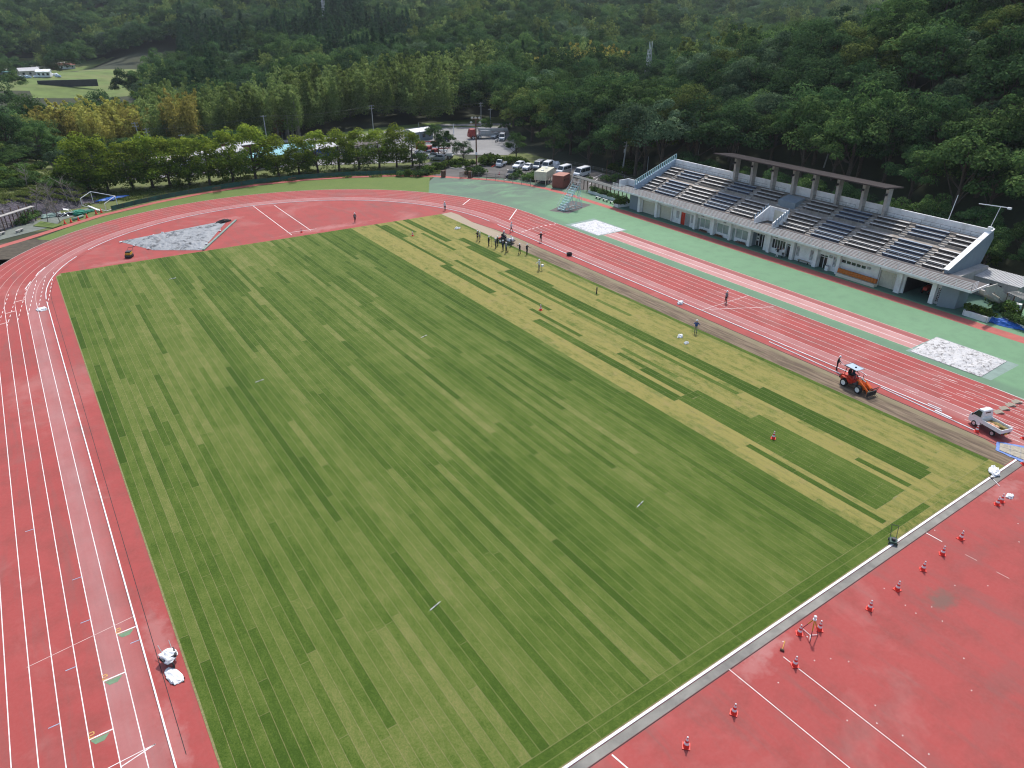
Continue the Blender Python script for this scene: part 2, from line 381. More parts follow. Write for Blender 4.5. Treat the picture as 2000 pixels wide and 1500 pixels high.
sheet('paving',[(-30,131.5),(-5,147),(4.3,152),(6,156),(12,160.5),(11,163),(-1,156.5),(-9,147.5),(-22,134.5),(-34,128)],.002,MT['paving_grey'])
# red footpath: left curve, behind the far bend, along the apron to the stand
pm=MB(); ribbon(pm,[(-32,128),(-14,137.5),(-4.6,142.8),(0,146.0),(4.6,149.6),(12,155.2),(22.6,160.1),(33,163.4),(44.8,164.9),(56,163.9),(66,160.8),(76,156.2),(82,151.4),(91.9,140.2),(95.6,132.5),(97.3,125.8),(98.0,118),(98.1,103)],1.5,.003)
ribbon(pm,[(98.1,103),(98.1,-30)],2.1,.0031)
tag(pm.build('footpath',MT['red_path'],fix=False),kind='structure')
sheet('stand_pavement',[(99.6,37),(118,37),(118,112),(99.6,106)],.0033,M('stand_floor',(.085,.17,.125),.9,var=.15,scale=.6,world=True,dirt=(.06,.09,.075)))
# long jump runway
m,t,b,new=nt('runway'); v=coords(t); s=t.nodes.new('ShaderNodeSeparateXYZ'); lk(t,v,s.inputs[0])
xx=math_(t,'MULTIPLY',math_(t,'ADD',s.outputs[0],-84.3),.2326)
c=ramp(t,xx,[(.0,(.47,.23,.21)),(.62,(.50,.26,.245)),(.66,(.42,.13,.12)),(.8,(.29,.08,.075)),(1.,(.38,.13,.115))])
c=mixc(t,math_(t,'MULTIPLY',ramp(t,noise(t,coords(t,(1,.2,1)),1.2,6,.7),[(.45,0.),(.7,1.)]),.5),c,(.30,.12,.11))
lk(t,c,b.inputs['Base Color']); b.inputs['Roughness'].default_value=.9; MT['runway']=m
sheet('runway',[(84.3,35.7),(88.6,35.7),(88.6,92.3),(84.3,92.3)],.004,MT['runway'])
sheet('pit_frame',[(83.1,35.9),(90.3,35.9),(90.3,26.5),(83.6,26.5)],.0045,MT['frame_green']).name='pit_frame'
sheet('pit_frame',[(82.8,101.0),(90.1,101.4),(90.1,92),(83.2,92)],.0045,MT['frame_green'])
sheet('worn_pad',[(86.3,110.6),(88.2,106.8),(96.4,109.6),(95.4,114.6)],.004,MT['pad_dark'])

# ---- paved yards
sheet('car_park',[(84.0,149.2),(83.0,152.2),(80,158),(84,166),(92,166),(100,160),(104,156.5),(113,148),(119,140),(118,124),(112,113),(106.5,119),(100.6,121.5),(100.6,128),(98,137.5),(92,144)],.002,MT['asphalt'])
sheet('depot_yard',[(60,182),(86,169.5),(94,170),(100,172),(112,163),(122,172),(131,190),(140,205),(120,214),(104,211),(90,203),(70,205)],.02,MT['yard_concrete'])
sheet('road',[(20,186),(45,181.5),(60,180),(86,168.5),(88,171),(62,184),(46,186),(20,191)],.025,MT['yard_concrete'])
sheet('forest_road',[(60,216),(88,211),(104,213),(122,216),(142,206),(145,210),(124,221),(104,217.5),(88,215.5),(60,221)],.03,MT['yard_concrete'])

# ---- painted markings
mk('line_white',(.78,.75,.73),.8,var=.1,scale=3,world=True,dirt=(.5,.25,.22),dirt_amt=.5)
mk('line_pink',(.62,.42,.39),.85,var=.15,scale=3,world=True,dirt=(.4,.13,.12),dirt_amt=.7)
mk('line_green',(.16,.25,.15),.85,var=.15,scale=3,world=True)
mk('line_yellow',(.6,.33,.12),.85,world=True)
mk('line_blue',(.3,.38,.5),.85,world=True)
mk('grime_dark',(.035,.03,.03),.9,world=True)
lm=MB(); z=.008
lm.mat(0)
for k in range(1,9):
    lm.mat(0)
    ribbon(lm,[(-1.22*k,YN),(-1.22*k,YC)],.058,z); ribbon(lm,[(W+1.22*k,YN-8),(W+1.22*k,YC)],.042,z)
    lm.mat(1 if k not in (2,8) else 0)
    ribbon(lm,[(W/2+(RR+1.22*k)*math.cos(a),YC+(RR+1.22*k)*math.sin(a)) for a in np.linspace(0,PI,90)],.05,z)
    ribbon(lm,[(W/2+(RR+1.22*k)*math.cos(a),YN+(RR+1.22*k)*math.sin(a)) for a in np.linspace(PI,2*PI,70)],.06,z+.0004)
def seg(p,q,w=.06,mat=0,zz=.0095): lm.mat(mat); ribbon(lm,[p[:2],q[:2]],w,zz)
# D markings, finish line, relay boxes
seg(g(494,402),g(570,459),.12); seg(g(536,401),g(607,450),.12); seg(g(560,455),g(618,447),.1)
seg(g(1415,1300),g(1662,1502),.05); seg(g(1530,1283),g(1815,1505),.05)
seg(g(1195,1474),g(1260,1530),.09); seg(g(1809,1041),g(1840,1058),.07)
for a,bq in (((1885,1083),(1908,1095)),((1946,1117),(1971,1130))): seg(g(*a),g(*bq),.05,1)
seg(g(918,389),g(904,400),.18); seg(g(1009,409),g(995,429),.18); 
for k in range(9):
    a=(W+1.0*k+.9,101.5+.35*k-.03*k*k); seg(a,(a[0]+.6,a[1]+.15),.16)
seg((W+9.2,53.5),(W+1.2,57.8),.07); 
seg(g(800,1282/800*0+1282) if False else (W+8*1.22,58.2),(W,58.2),.05)
# start marks on the back straight
for k,(px,py) in enumerate(((262,1225),(244,1313),(218,1425))):
    q=g(px,py); seg((-1.22*k,q[1]),(-1.22*(k+1),q[1]),.09)
    lm.mat(2); lm.poly([(-1.22*k-.18,q[1]-.1,.0095),(-1.22*k-.5,q[1]-.5,.0095),(-1.22*k-.95,q[1]-.5,.0095),(-1.22*(k+1)+.05,q[1]-.1,.0095)])
q=g(58,1306); seg((0,q[1]+1.0),(-6.2,q[1]+.2),.05,1)
for px,py in ((45,1040),(150,1130),(174,1211),(146,1303),(112,1415),(240,1263)):
    q=g(px,py); k=round((-q[0])/1.22-.5); seg((-1.22*k,q[1]),(-1.22*k-.6,q[1]),.06,4)
seg(g(304,1453),g(238,1497),.07); seg(g(304,1453),g(210,1501),.05)
for k,(px,py) in enumerate(((205,1323),(179,1436),(231,1232))):           # lane numerals
    q=g(px,py); lm.mat(3); x0,y0=q[0],q[1]
    for (ax,ay),(bx2,by2) in [((-.12,.2),(.12,.2)),((.12,.2),(.12,0)),((.12,0),(-.12,0)),((-.12,0),(-.12,-.2)),((-.12,-.2),(.12,-.2))]:
        ribbon(lm,[(x0+ax,y0+ay),(x0+bx2,y0+by2)],.07,.0105)
for i in range(6):                                                        # dashed break lines on the far left bend
    a0=(-1.22*i,YC-1.5-1.4*i); 
    for k in range(9):
        f0=k/9; seg((a0[0]+.25*k*.9,a0[1]+1.7*k),(a0[0]+.25*(k+.5)*.9,a0[1]+1.7*(k+.5)),.07)
for i,(px,py) in enumerate(((40,588),(20,611),(6,633))): 
    q=g(px,py); seg((q[0]-.55,q[1]),(q[0]+.6,q[1]+.35),.22,1)
seg(g(76,532),g(88,522),.14); seg(g(49,565),g(60,550),.14); seg(g(70,539),g(76,531),.12)
# white sprinkle marks in the near D
for _ in range(30):
    px,py=random.uniform(1500,2000),random.uniform(1000,1500); q=g(px,py)
    if 17>q[1]>2 and q[0]>20: seg(q,(q[0]+.07,q[1]+.02),.06)
for k in range(36):                                                       # hurdle and relay ticks on the home straight
    i=random.randint(0,7); y=random.uniform(18,31); seg((W+1.22*i+.35,y),(W+1.22*i+.5,y-.9),.05)
# runway lines and car bays
for x in (85.62,87.1): seg((x,35.7),(x,92.3),.09)
for x,w_ in ((84.33,.1),(88.58,.09)): seg((x,35.7),(x,92.3),w_,1)
for (a,bq) in ((((985,352),(1010,338))),((1000,336),(990,330)),((1168,402-53),(1150,360)),((1018,345),(1030,337)),((1158,348),(1176,340))):
    seg(g(*a),g(*bq),.14)
tag(lm.build('lane_markings',mt('line_white','line_pink','line_green','line_yellow','line_blue'),fix=False),kind='structure')
# slot drain just inside the kerb
dm=MB(); ribbon(dm,[(.62,30)]+[(.62,y) for y in (60,90)]+[(W/2-(RR-.62)*math.cos(a),YC+(RR-.62)*math.sin(a)) for a in np.linspace(0,.25*PI,14)],.04,.0085)
ribbon(dm,[(70.6,19),(70.6,100),(70.2,106),(69.4,112)],.12,.0087); ribbon(dm,[(2,17.0),(69,17.0)],.06,.0086)
tag(dm.build('slot_drain',MT['grime_dark'],fix=False),kind='structure')
# ---- raised white kerbs: aluminium inside the lanes, concrete edge by the turf
km=MB()
def kerb(pts,w,z0,z1):
    n=len(pts)
    for i in range(n-1):
        a,c=pts[i],pts[i+1]; dx,dy=c[0]-a[0],c[1]-a[1]; L=math.hypot(dx,dy); km.box(((a[0]+c[0])/2,(a[1]+c[1])/2,(z0+z1)/2),(L-.012,w,z1-z0),math.atan2(dy,dx))
kerb([(0,y) for y in np.arange(22,YC+.1,4.9)],.09,.003,.075)
kerb([(W/2-RR*math.cos(a),YC+RR*math.sin(a)) for a in np.linspace(.02,.18*PI,9)],.09,.003,.07)
kerb([(W/2-RR*math.cos(a),YC+RR*math.sin(a)) for a in np.linspace(.21*PI,PI,52)],.1,.003,.07)
kerb([(W,y) for y in np.arange(26,YC+.1,3.9)],.1,.003,.075)
ko=km.build('track_kerb',MT['white_paint'],fix=False)
tag(ko,'low white aluminium kerb following the inside of the first lane','kerb')
em=MB(); em.mat(0).bx(2,69.2,17.64,17.80,-.01,.07); em.mat(1).bx(2,69.2,17.05,17.6,-.02,.012)
tag(em.build('field_kerb',mt('white_paint','gutter')),'white concrete edging with grey gutter along the near end of the turf','kerb')
# removed kerb lengths lying beside the track
for i,(a,c,lab) in enumerate((((1502,668),(1640,730),'long white kerb length lying loose on the red strip beside the dirt'),((1720,757),(1905,842),'white kerb length lifted out near the small white truck'),((1826,802),(1858,817),'thick pair of white kerb bars stacked beside the track'),((1812,789),(1838,800),'short white kerb bar lying on the inner lane'))):
    p,q=g(*a),g(*c); L=math.hypot(q[0]-p[0],q[1]-p[1]); o=MB(); o.box((0,0,.03),(L,.1 if i!=2 else .18,.06)); o.box((0,.01,.068),(L-.2,.05,.015))
    tag(o.build('kerb_bar',MT['white_paint'],loc=((p[0]+q[0])/2,(p[1]+q[1])/2,.01),rz=math.atan2(q[1]-p[1],q[0]-p[0])),lab,'kerb bar','loose kerb bars')

# ------------------------------------------------------------------ infield turf: every rolled sod strip its own quad
XS,XE,YS,YE=2.05,67.3,17.9,120.9
def far_y(x): return 122.2-(x-2.6)*.031 if x>2.7 else 121.0
green=[]
def gr(a,bq,hw=.45,tone=.12): p,q=g(*a),g(*bq); green.append(((p[0]+q[0])/2-hw,(p[0]+q[0])/2+hw,min(p[1],q[1]),max(p[1],q[1]),tone))
gr((729,438),(885,520)); gr((746,441),(795,463),.4,.2); gr((770,431),(812,454),.35,.2); gr((786,429),(885,470),.75); gr((823,456),(894,488),.4,.2)
gr((899,466),(978,502),.4); gr((860,519),(968,571),.45); gr((891,508),(1076,606),.5)
gr((910,482),(1080,560),.8); green+= [(58.7,60.7,21,86,.08),(57.4,58.5,40,86,.42),(60.6,61.5,21.5,39.5,.15)]
gr((1035,604),(1139,656),.45); gr((1047,625),(1173,695),.5,.22); gr((1150,688),(1334,777),.45); gr((1210,689),(1284,733),.4,.15); gr((1215,680),(1330,735),.35,.5)
green+= [(51.9,55.2,20.8,43,.2),(53.2,54.8,42,50,.1),(54.8,56.3,20.9,36,.35),(50.6,51.4,19.5,33,.12),(57.2,58.0,21,26,.1),(66.6,67.4,18,112,.3),(64,64.6,70,82,.55),(62.6,63.3,62,69,.5)]
ym=MB(); tone=[];dry=[]
def piece(x0,x1,y0,y1,to,dr,gap=.016):
    if y1-y0<.15: return
    n=max(1,int((y1-y0)/12))
    ym.add([(x0+gap,y0+gap,.03),(x1-gap,y0+gap,.03),(x1-gap,y1-gap,.03),(x0+gap,y1-gap,.03)],[(0,1,2,3)]); tone.append(to); dry.append(dr)
SW=.64; ns=round((XE-XS)/SW); SW=(XE-XS)/ns
for x in np.arange(XS,XE-.5,6.0):                                          # border rows laid across the near end
    piece(x,min(x+6.0,XE),YS,YS+.62,.3+random.uniform(-.1,.1),.55 if x>50 else .0,.015); piece(x,min(x+6.0,XE),YS+.62,YS+1.25,.32+random.uniform(-.1,.1),.6 if x>53 else 0.0,.015)
prev=0
for i in range(ns):
    x0=XS+i*SW; x1=x0+SW; xc=(x0+x1)/2; y=YS+1.25+random.uniform(0,.01); end=far_y(xc)
    yel=48.5<xc; shift=random.random()
    base=random.gauss(0,.09)
    lng=random.random()<.45
    while y<end-.05:
        L=(random.choice((12.5,15,21,26,32)) if lng else random.choice((6.5,10,13,17))) if not yel else random.choice((3.2,5.5,8,11)); y1=min(y+L*random.uniform(.85,1.1),end)
        if yel:
            cuts=sorted(set([y,y1]+[c for r in green if r[0]<=xc<=r[1] for c in (r[2],r[3]) if y<c<y1]))
            for a,c in zip(cuts[:-1],cuts[1:]):
                hit=[r for r in green if r[0]<=xc<=r[1] and r[2]-.01<=(a+c)/2<=r[3]+.01]
                if hit: piece(x0,x1,a,c,hit[-1][4]+random.uniform(-.04,.08),0.05)
                else:
                    d=.74+random.uniform(-.22,.2)+.4*base; 
                    if xc>65.6: d*=.75
                    piece(x0,x1,a,c,.6+random.uniform(-.15,.15),d)
        else:
            r=random.random(); field=.5+.3*mnoise.noise((xc*.07,(y+y1)/2*.03,1.7))
            to=field+base+random.gauss(0,.07)
            if r<.11: to=random.uniform(.1,.26)
            elif r<.2: to=random.uniform(.62,.78)
            if xc>44 and xc<48.5: to-=.18
            if xc<4: to-=.15
            piece(x0,x1,y,y1,to,0.0+max(0,random.gauss(0,.04)))
        y=y1
tf=ym.build('infield_turf',[],fix=False); me=tf.data
for nme,arr in (('tone',tone),('dry',dry)):
    a=me.attributes.new(nme,'FLOAT','FACE'); a.data.foreach_set('value',np.array(arr,dtype=np.float32))
m,t,b,new=nt('sod'); v=coords(t)
def attr(t,n): q=t.nodes.new('ShaderNodeAttribute'); q.attribute_name=n; return q.outputs['Fac']
to=attr(t,'tone'); dr=attr(t,'dry')
nz=noise(t,coords(t,(1,.4,1)),1.1,6,.7); nf=noise(t,v,9,5,.8); nl=noise(t,v,.09,3)
tt=math_(t,'ADD',to,math_(t,'ADD',math_(t,'MULTIPLY',math_(t,'ADD',nz,-.5),1.0),math_(t,'MULTIPLY',math_(t,'ADD',nl,-.5),.5)))
tt=math_(t,'ADD',tt,math_(t,'ADD',math_(t,'MULTIPLY',math_(t,'ADD',nf,-.5),1.5),math_(t,'MULTIPLY',math_(t,'ADD',noise(t,v,27,3,.8),-.5),1.1)))
c=ramp(t,tt,[(.0,(.040,.080,.009)),(.35,(.076,.124,.018)),(.65,(.125,.162,.036)),(1.,(.21,.21,.072))])
dd=math_(t,'ADD',dr,math_(t,'MULTIPLY',math_(t,'ADD',noise(t,coords(t,(1,.4,1)),1.7,6,.78,.3),-.5),math_(t,'MULTIPLY',math_(t,'GREATER_THAN',dr,.3),2.2)))
yc=mixc(t,nf,(.225,.205,.055),(.345,.295,.10)); yc=mixc(t,ramp(t,noise(t,v,.5,5,.7),[(.55,0.),(.72,.6)]),yc,(.30,.225,.11))
c=mixc(t,ramp(t,dd,[(.25,0.),(.85,.9)]),c,yc)
lk(t,c,b.inputs['Base Color']); b.inputs['Roughness'].default_value=.95; b.inputs['Specular IOR Level'].default_value=.15
bump(t,b,noise(t,v,22,4,.8),.8,.05); MT['sod']=m; me.materials.append(m)
tag(tf,kind='structure')
mk('seam_soil',(.21,.2,.085),1,var=.35,scale=6,world=True)
fp=[(XS-.12,YS-.05),(XE,YS-.05),(XE,far_y(XE)),(2.7,122.25),(1.95,121)]
sm=MB(); k=len(fp); sm.add([(p[0],p[1],.022) for p in fp]+[(p[0],p[1],.0) for p in fp],[tuple(range(k))]+[(i,k+i,k+(i+1)%k,(i+1)%k) for i in range(k)])
tag(sm.build('turf_bed',MT['seam_soil']),kind='structure')
sheet('dirt_strip',[(67.3,17.9),(69.6,17.9),(70.5,21),(70.54,100),(70.1,106),(69.3,112),(69.9,118),(69.6,120.4),(67.3,120.3)],.012,MT['dirt'])
# ------------------------------------------------------------------ grandstand
GS=thing('grandstand','long white grandstand with brown canopy on pillars and rows of benches above shuttered rooms','grandstand',(101,73,0))
def gp(mb,name,*ms,**kw): return mb.build(name,mt(*ms),GS,loc=(-101,-73,0),**kw)
SHUT='cream_shutter'
# openings along the front: name, y0, y1, z0, z1
OPEN=[('vent',41.35,41.98,.3,2.3),('garage',42.75,46.5,0,2.55),('shutter',47.75,50.35,0,2.45),('slit',52.6,56.6,1.78,2.3),('vent',57.35,57.9,.75,2.3),('glassdoor',58.9,60.35,0,2.15),
 ('vent',61.4,61.95,.7,2.3),('vent',63.9,64.5,.75,2.3),('glassdoor',65.5,66.4,0,2.2),('darkwin',66.65,69.15,.8,2.4),('entrance',70.75,73.2,0,2.5),('window',73.95,76.7,.62,2.28),('door',76.85,77.4,0,2.15),
 ('window',78.3,80.85,.62,2.28),('door',80.95,81.1,0,2.15),('window',82.5,84.75,.62,2.3),('door',84.85,85.45,0,2.15),('vent',86.4,86.95,.8,2.25),('greydoor',87.2,88.4,0,2.3),('reddoor',88.42,89.5,0,2.3),('vent',89.9,90.65,.9,2.25),('shutter',92.0,95.0,0,2.45),('shutter',96.1,99.75,0,2.42)]
wl=MB(); y=41.3; FX0,FX1=101.0,101.22
for n,a,c,z0,z1 in OPEN:
    if a>y: wl.bx(FX0,FX1,y,a,0,3.34)
    wl.bx(FX0,FX1,a,c,z1,3.34)
    if z0>.05: wl.bx(FX0,FX1,a,c,0,z0)
    y=c
wl.bx(FX0,FX1,y,100.6,0,3.34)
wall=gp(wl,'wall','white_paint')
cr=MB(); cr.bx(101.6,113.0,46.7,70.6,0,3.3); cr.bx(101.6,113.0,73.4,100.6,0,3.3); cr.bx(103,113.0,70.6,73.4,0,3.3); cr.bx(108.5,113,41.3,46.7,0,3.3); cr.bx(101.3,108.5,41.3,42.6,0,3.3)
cr.bx(113.0,113.2,42.7,103.6,0,6.85)
gp(cr,'rear_wall','concrete')
pr=MB(); pr.prism([(100.35,41.3),(101.2,39.3),(103.7,39.1),(103.7,41.3)],0,3.34,'z'); gp(pr,'end_wall','grey_wall'); pr=MB(); pr.prism([(100.9,100.6),(100.9,103.2),(104,103.4),(104,100.6)],0,3.34,'z')
gp(pr,'end_wall','grey_wall')
for yc,w in ((42.3,.6),(47.2,.8),(56.75,.5),(60.7,.6),(64.98,.6),(69.45,.5),(73.45,.5),(77.6,.42),(81.45,.55),(85.7,.4),(95.5,.6),(100.2,.6)):
    c=MB(); c.bx(100.45,101.0,yc-w/2,yc+w/2,0,3.34); gp(c,'column','white_paint')
for n,a,c,z0,z1 in OPEN:
    o=MB(); X=101.28
    if n=='shutter':
        k=int((c-a)/.14)
        if a<51:
            for i in range(k): o.box((101.3+(.025 if i%2 else 0),a+(i+.5)*(c-a)/k,(z0+z1)/2),(.06,(c-a)/k,z1-z0))
        else:
            for i in range(16): o.box((101.3+(.02 if i%2 else 0),(a+c)/2,z0+(i+.5)*(z1-z0)/16),(.06,c-a,(z1-z0)/16))
        gp(o,'shutter','cream_shutter')
    elif n=='vent':
        for i in range(3):
            for j in range(8): 
                q=MB
        for i in range(4): o.bx(101.1,101.16,a+i*(c-a)/3-.025,a+i*(c-a)/3+.025,z0,z1)
        for j in range(9): o.bx(101.11,101.15,a,c,z0+j*(z1-z0)/8-.03,z0+j*(z1-z0)/8+.03)
        o.mat(1).bx(101.25,101.3,a,c,z0,z1); gp(o,'block_vent','white_paint','dark_pane')
    elif n in('window','darkwin'):
        k=2 if n=='window' else 5
        o.mat(0)
        for i in range(k+1): yy=a+i*(c-a)/k; o.bx(101.05,101.12,yy-.035,yy+.035,z0,z1)
        o.bx(101.06,101.11,a,c,z0,z0+.06); o.bx(101.06,101.11,a,c,z1-.06,z1)
        f=gp(o,'window','white_paint'); p=MB(); p.bx(101.13,101.16,a,c,z0,z1); p.build('pane',mt('pane' if n=='window' else 'dark_pane'),f)
        # children inherit the window's own frame
    elif n=='slit':
        for i in range(6): yy=a+i*(c-a)/5; o.bx(101.05,101.12,yy-.06,yy+.06,z0,z1)
        o.bx(101.06,101.11,a,c,z0,z0+.05); o.bx(101.06,101.11,a,c,z1-.05,z1); f=gp(o,'window','white_paint'); p=MB(); p.bx(101.13,101.16,a,c,z0,z1); p.build('pane',mt('dark_pane'),f)
    elif n in('glassdoor','entrance'):
        XX=101.3 if n=='glassdoor' else 102.2; k=2 if c-a>1.2 else 1; k=4 if n=='entrance' else k
        for i in range(k+1): yy=a+i*(c-a)/k; o.bx(XX,XX+.06,yy-.05,yy+.05,z0,z1)
        o.bx(XX,XX+.06,a,c,z1-.42,z1-.34); o.bx(XX,XX+.05,a,c,z1-.06,z1)
        f=gp(o,'door','white_paint'); p=MB(); p.bx(XX+.07,XX+.1,a,c,z0,z1); p.build('pane',mt('dark_pane'),f)
        if n=='entrance':
            for yy,zz,ww,hh in ((a+.25,1.3,.35,.5),(c-.35,1.0,.45,.3),(c-.3,1.5,.35,.35),(a+.3,.8,.4,.25)): s=MB(); s.bx(XX-.01,XX,yy-ww/2,yy+ww/2,zz-hh/2,zz+hh/2); gp(s,'poster','white_paint')
            s=MB(); s.bx(101.25,103,a-.15,a,0,3.3); s.bx(101.25,103,c,c+.15,0,3.3); s.bx(101.3,103,a,c,2.52,3.3); gp(s,'porch_wall','grey_wall')
    elif n in('door','greydoor','reddoor'):
        o.bx(101.12,101.18,a+.03,c-.03,z0,z1-.03); o.bx(101.08,101.12,a+.12,a+.16,1,1.15); gp(o,'door',{'door':'pane','greydoor':'grey_steel','reddoor':'red_paint'}[n])
# fix pane offsets: they were modelled in world space under a part that already carries the offset
g2=MB(); g2.bx(101.3,108.45,42.6,42.75,0,3.3); g2.bx(101.3,108.45,46.5,46.65,0,3.3); g2.bx(108.4,108.5,42.7,46.6,0,3.3); gp(g2,'garage_wall','dark_steel')
# small fittings on the front
for yy,zz in ((52.1,2.15),(58.35,2.2),(79.2,2.75),(84.3,2.75),(68.5,2.8)):
    o=MB(); o.bx(100.85,101.0,yy-.25,yy+.25,zz-.17,zz+.17); o.bx(100.82,100.86,yy-.18,yy+.18,zz-.1,zz+.1); gp(o,'vent_hood','grey_steel')
for yy in (50.45,77.9,86.05,91.6,57.2,64.6): 
    o=MB(); o.cyl((100.95,yy,0),(100.95,yy,3.34),.045,n=6); gp(o,'drain_pipe','grey_steel')
# walkway slab with fascia
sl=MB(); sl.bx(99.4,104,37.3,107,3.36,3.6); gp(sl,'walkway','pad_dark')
fa=MB(); fa.bx(99.32,99.42,37.2,107.05,3.33,3.66); fa.bx(99.32,104,37.2,37.32,3.33,3.66); gp(fa,'fascia','white_paint')
# stepped seating deck
P=[(103.3,3.4),(103.3,3.62)]
rowx=[103.9,104.8,105.7,106.6,107.5]; rz_=[3.62,4.0,4.4,4.8,5.2]
prof=[(103.3,3.0)]
for k in range(5): prof+= [(103.45+.9*k,rz_[k])]+([(103.45+.9*(k+1),rz_[k])])
prof+= [(107.95,5.42),(109.3,5.42)]
for k in range(3): prof+= [(109.3+.9*k,5.8+.4*k),(109.3+.9*(k+1),5.8+.4*k)]
prof+= [(112.0,6.9),(113.05,6.9),(113.05,3.0)]
dk=MB(); dk.prism(prof,42.9,70.4); dk.prism(prof,74.0,103.4)
i5=[p for p in prof if p[0]>105.5]
dk.prism([(105.5,3.0)]+[(105.5,4.4)]+i5[1:] if False else [(105.6,3.0),(105.6,4.4)]+[p for p in prof if p[0]>106.2],70.4,74.0)
gp(dk,'seating_deck','deck')
BL=[(43.3,46.2,'w'),(47.2,52.2,'b'),(53.2,58.3,'w'),(59.3,64.3,'b'),(65.4,70.3,'w'),(75.9,80.7,'w'),(81.8,86.8,'b'),(87.5,93.2,'w'),(94.2,99.4,'b'),(100.3,103.1,'w')]
for r in range(8):
    x=rowx[r] if r<5 else 109.75+.9*(r-5); zt=(rz_[r] if r<5 else 5.8+.4*(r-5))+.36
    for a,c,kind in BL:
        o=MB(); o.mat(0); o.box((x-.12,(a+c)/2,zt),(.16,c-a,.035)); o.box((x+.07,(a+c)/2,zt),(.16,c-a,.035)); o.mat(1)
        k=max(2,int((c-a)/1.2))
        for i in range(k+1):
            yy=a+.1+i*(c-a-.2)/k; o.bx(x-.17,x+.13,yy-.03,yy+.03,zt-.34,zt-.018)
        o.mat(2); o.bx(x-.2,x-.17,a,c,zt-.36,zt-.03)  # dark front panel paints in the riser shade below the planks
        gp(o,'bench','seat_white' if kind=='w' else 'seat_blue','seat_steel_and_shade','seat_steel_and_shade' if kind=='w' else 'navy_riser_shade',fix=False)
# aisle steps
AIS=[46.7,52.7,58.8,64.8,75.4 if False else 81.25,87.2,93.7,99.85]
for yy in AIS+[74.9,71.2]:
    st=MB(); st.bx(103.3,112,yy-.4,yy+.4,3.0,3.1)
    for k in range(1,5): st.bx(103.45+.9*k-.42,103.45+.9*k,yy-.45,yy+.45,rz_[k-1],rz_[k-1]+.2)
    for k in range(3): st.bx(109.3+.9*k-.42,109.3+.9*k,yy-.45,yy+.45,(5.42 if k==0 else 5.4+.4*k),(5.6+.4*k))
    gp(st,'aisle_steps','concrete')

bw=MB(); bw.bx(113.0,113.2,42.7,103.7,6.85,8.25); bw.bx(112.98,113.22,42.7,103.7,8.2,8.3)
for k in range(38): bw.bx(112.985,113.0,43.2+k*1.6,43.23+k*1.6,6.9,8.2)
for zz in (7.3,7.75): bw.bx(112.985,113,43,103.4,zz,zz+.02)
gp(bw,'back_wall','white_paint')
def rail(pts,h,nb,step,name,mat,br=.022,pr_=.025,under=0):
    o=MB()
    for a,c in zip(pts[:-1],pts[1:]):
        a=Vector(a);c=Vector(c);L=(c-a).length
        for i in range(nb): o.cyl(a+Vector((0,0,under+(h-under)*(i+1)/nb)),c+Vector((0,0,under+(h-under)*(i+1)/nb)),br,n=4,caps=False)
        k=max(1,round(L/step))
        for i in range(k+1):
            p=a+(c-a)*i/k; o.cyl(p,p+Vector((0,0,h)),pr_,n=4)
    return gp(o,name,mat,fix=False)
rail([(99.5,107,3.6),(99.5,37.4,3.6),(101,37.4,3.6)],1.0,5,2.0,'front_railing','white_paint',.03,.03)
rail([(103.4,103.2,3.62),(103.4,74.2,3.62)],.95,1,1.6,'seat_railing','grey_steel',.02,.02)
rail([(103.4,70.2,3.62),(103.4,43.3,3.62)],.95,1,1.6,'seat_railing','grey_steel',.02,.02)
rail([(109.2,103.2,5.42),(109.2,43.2,5.42)],.8,1,2.4,'seat_railing','grey_steel',.016,.016)
for a,c in ((103.2,88.4),(87.4,84.4),(83.5,80),(79,76.2),(70.5,67.2),(66,62.7),(61.5,58.8),(57.6,43.2)): rail([(112.05,a,6.9),(112.05,c,6.9)],.8,2,1.5,'back_railing','dark_steel',.018,.018)
sw=MB(); sw.prism([(102.2,3.4),(102.2,4.4),(113.0,8.3),(113.2,8.3),(113.2,0),(104,0)],103.4,103.65); gp(sw,'side_wall','pale_blue')
o=MB()
for i in range(20):
    t=i/19; p=(102.3+t*10.8,103.52,4.43+t*3.9); o.box((p[0],p[1],p[2]+.5),(.05 if i%1 else .3,.03,1.0))
a=Vector((102.2,103.52,5.42));c=Vector((113.2,103.52,9.38)); o.cyl(a,c,.035,n=5); o.cyl(a-Vector((0,0,.85)),c-Vector((0,0,.85)),.03,n=5)
gp(o,'side_railing','stand_blue')
ww=MB(); pts=[(103.6,3.4),(103.6,4.05),(113.9,8.2),(114.7,6.75),(111.9,.6),(110,.2),(104.2,.2)]
ww.prism(pts,42.55,43.0); gp(ww,'wing_wall','grey_wall')
wc=MB(); wc.prism([(103.55,4.05),(103.55,4.14),(113.95,8.3),(113.95,8.2)],42.45,43.2); wc.bx(113.0,113.4,42.5,43.1,8.2,8.6); gp(wc,'wing_coping','white_paint')
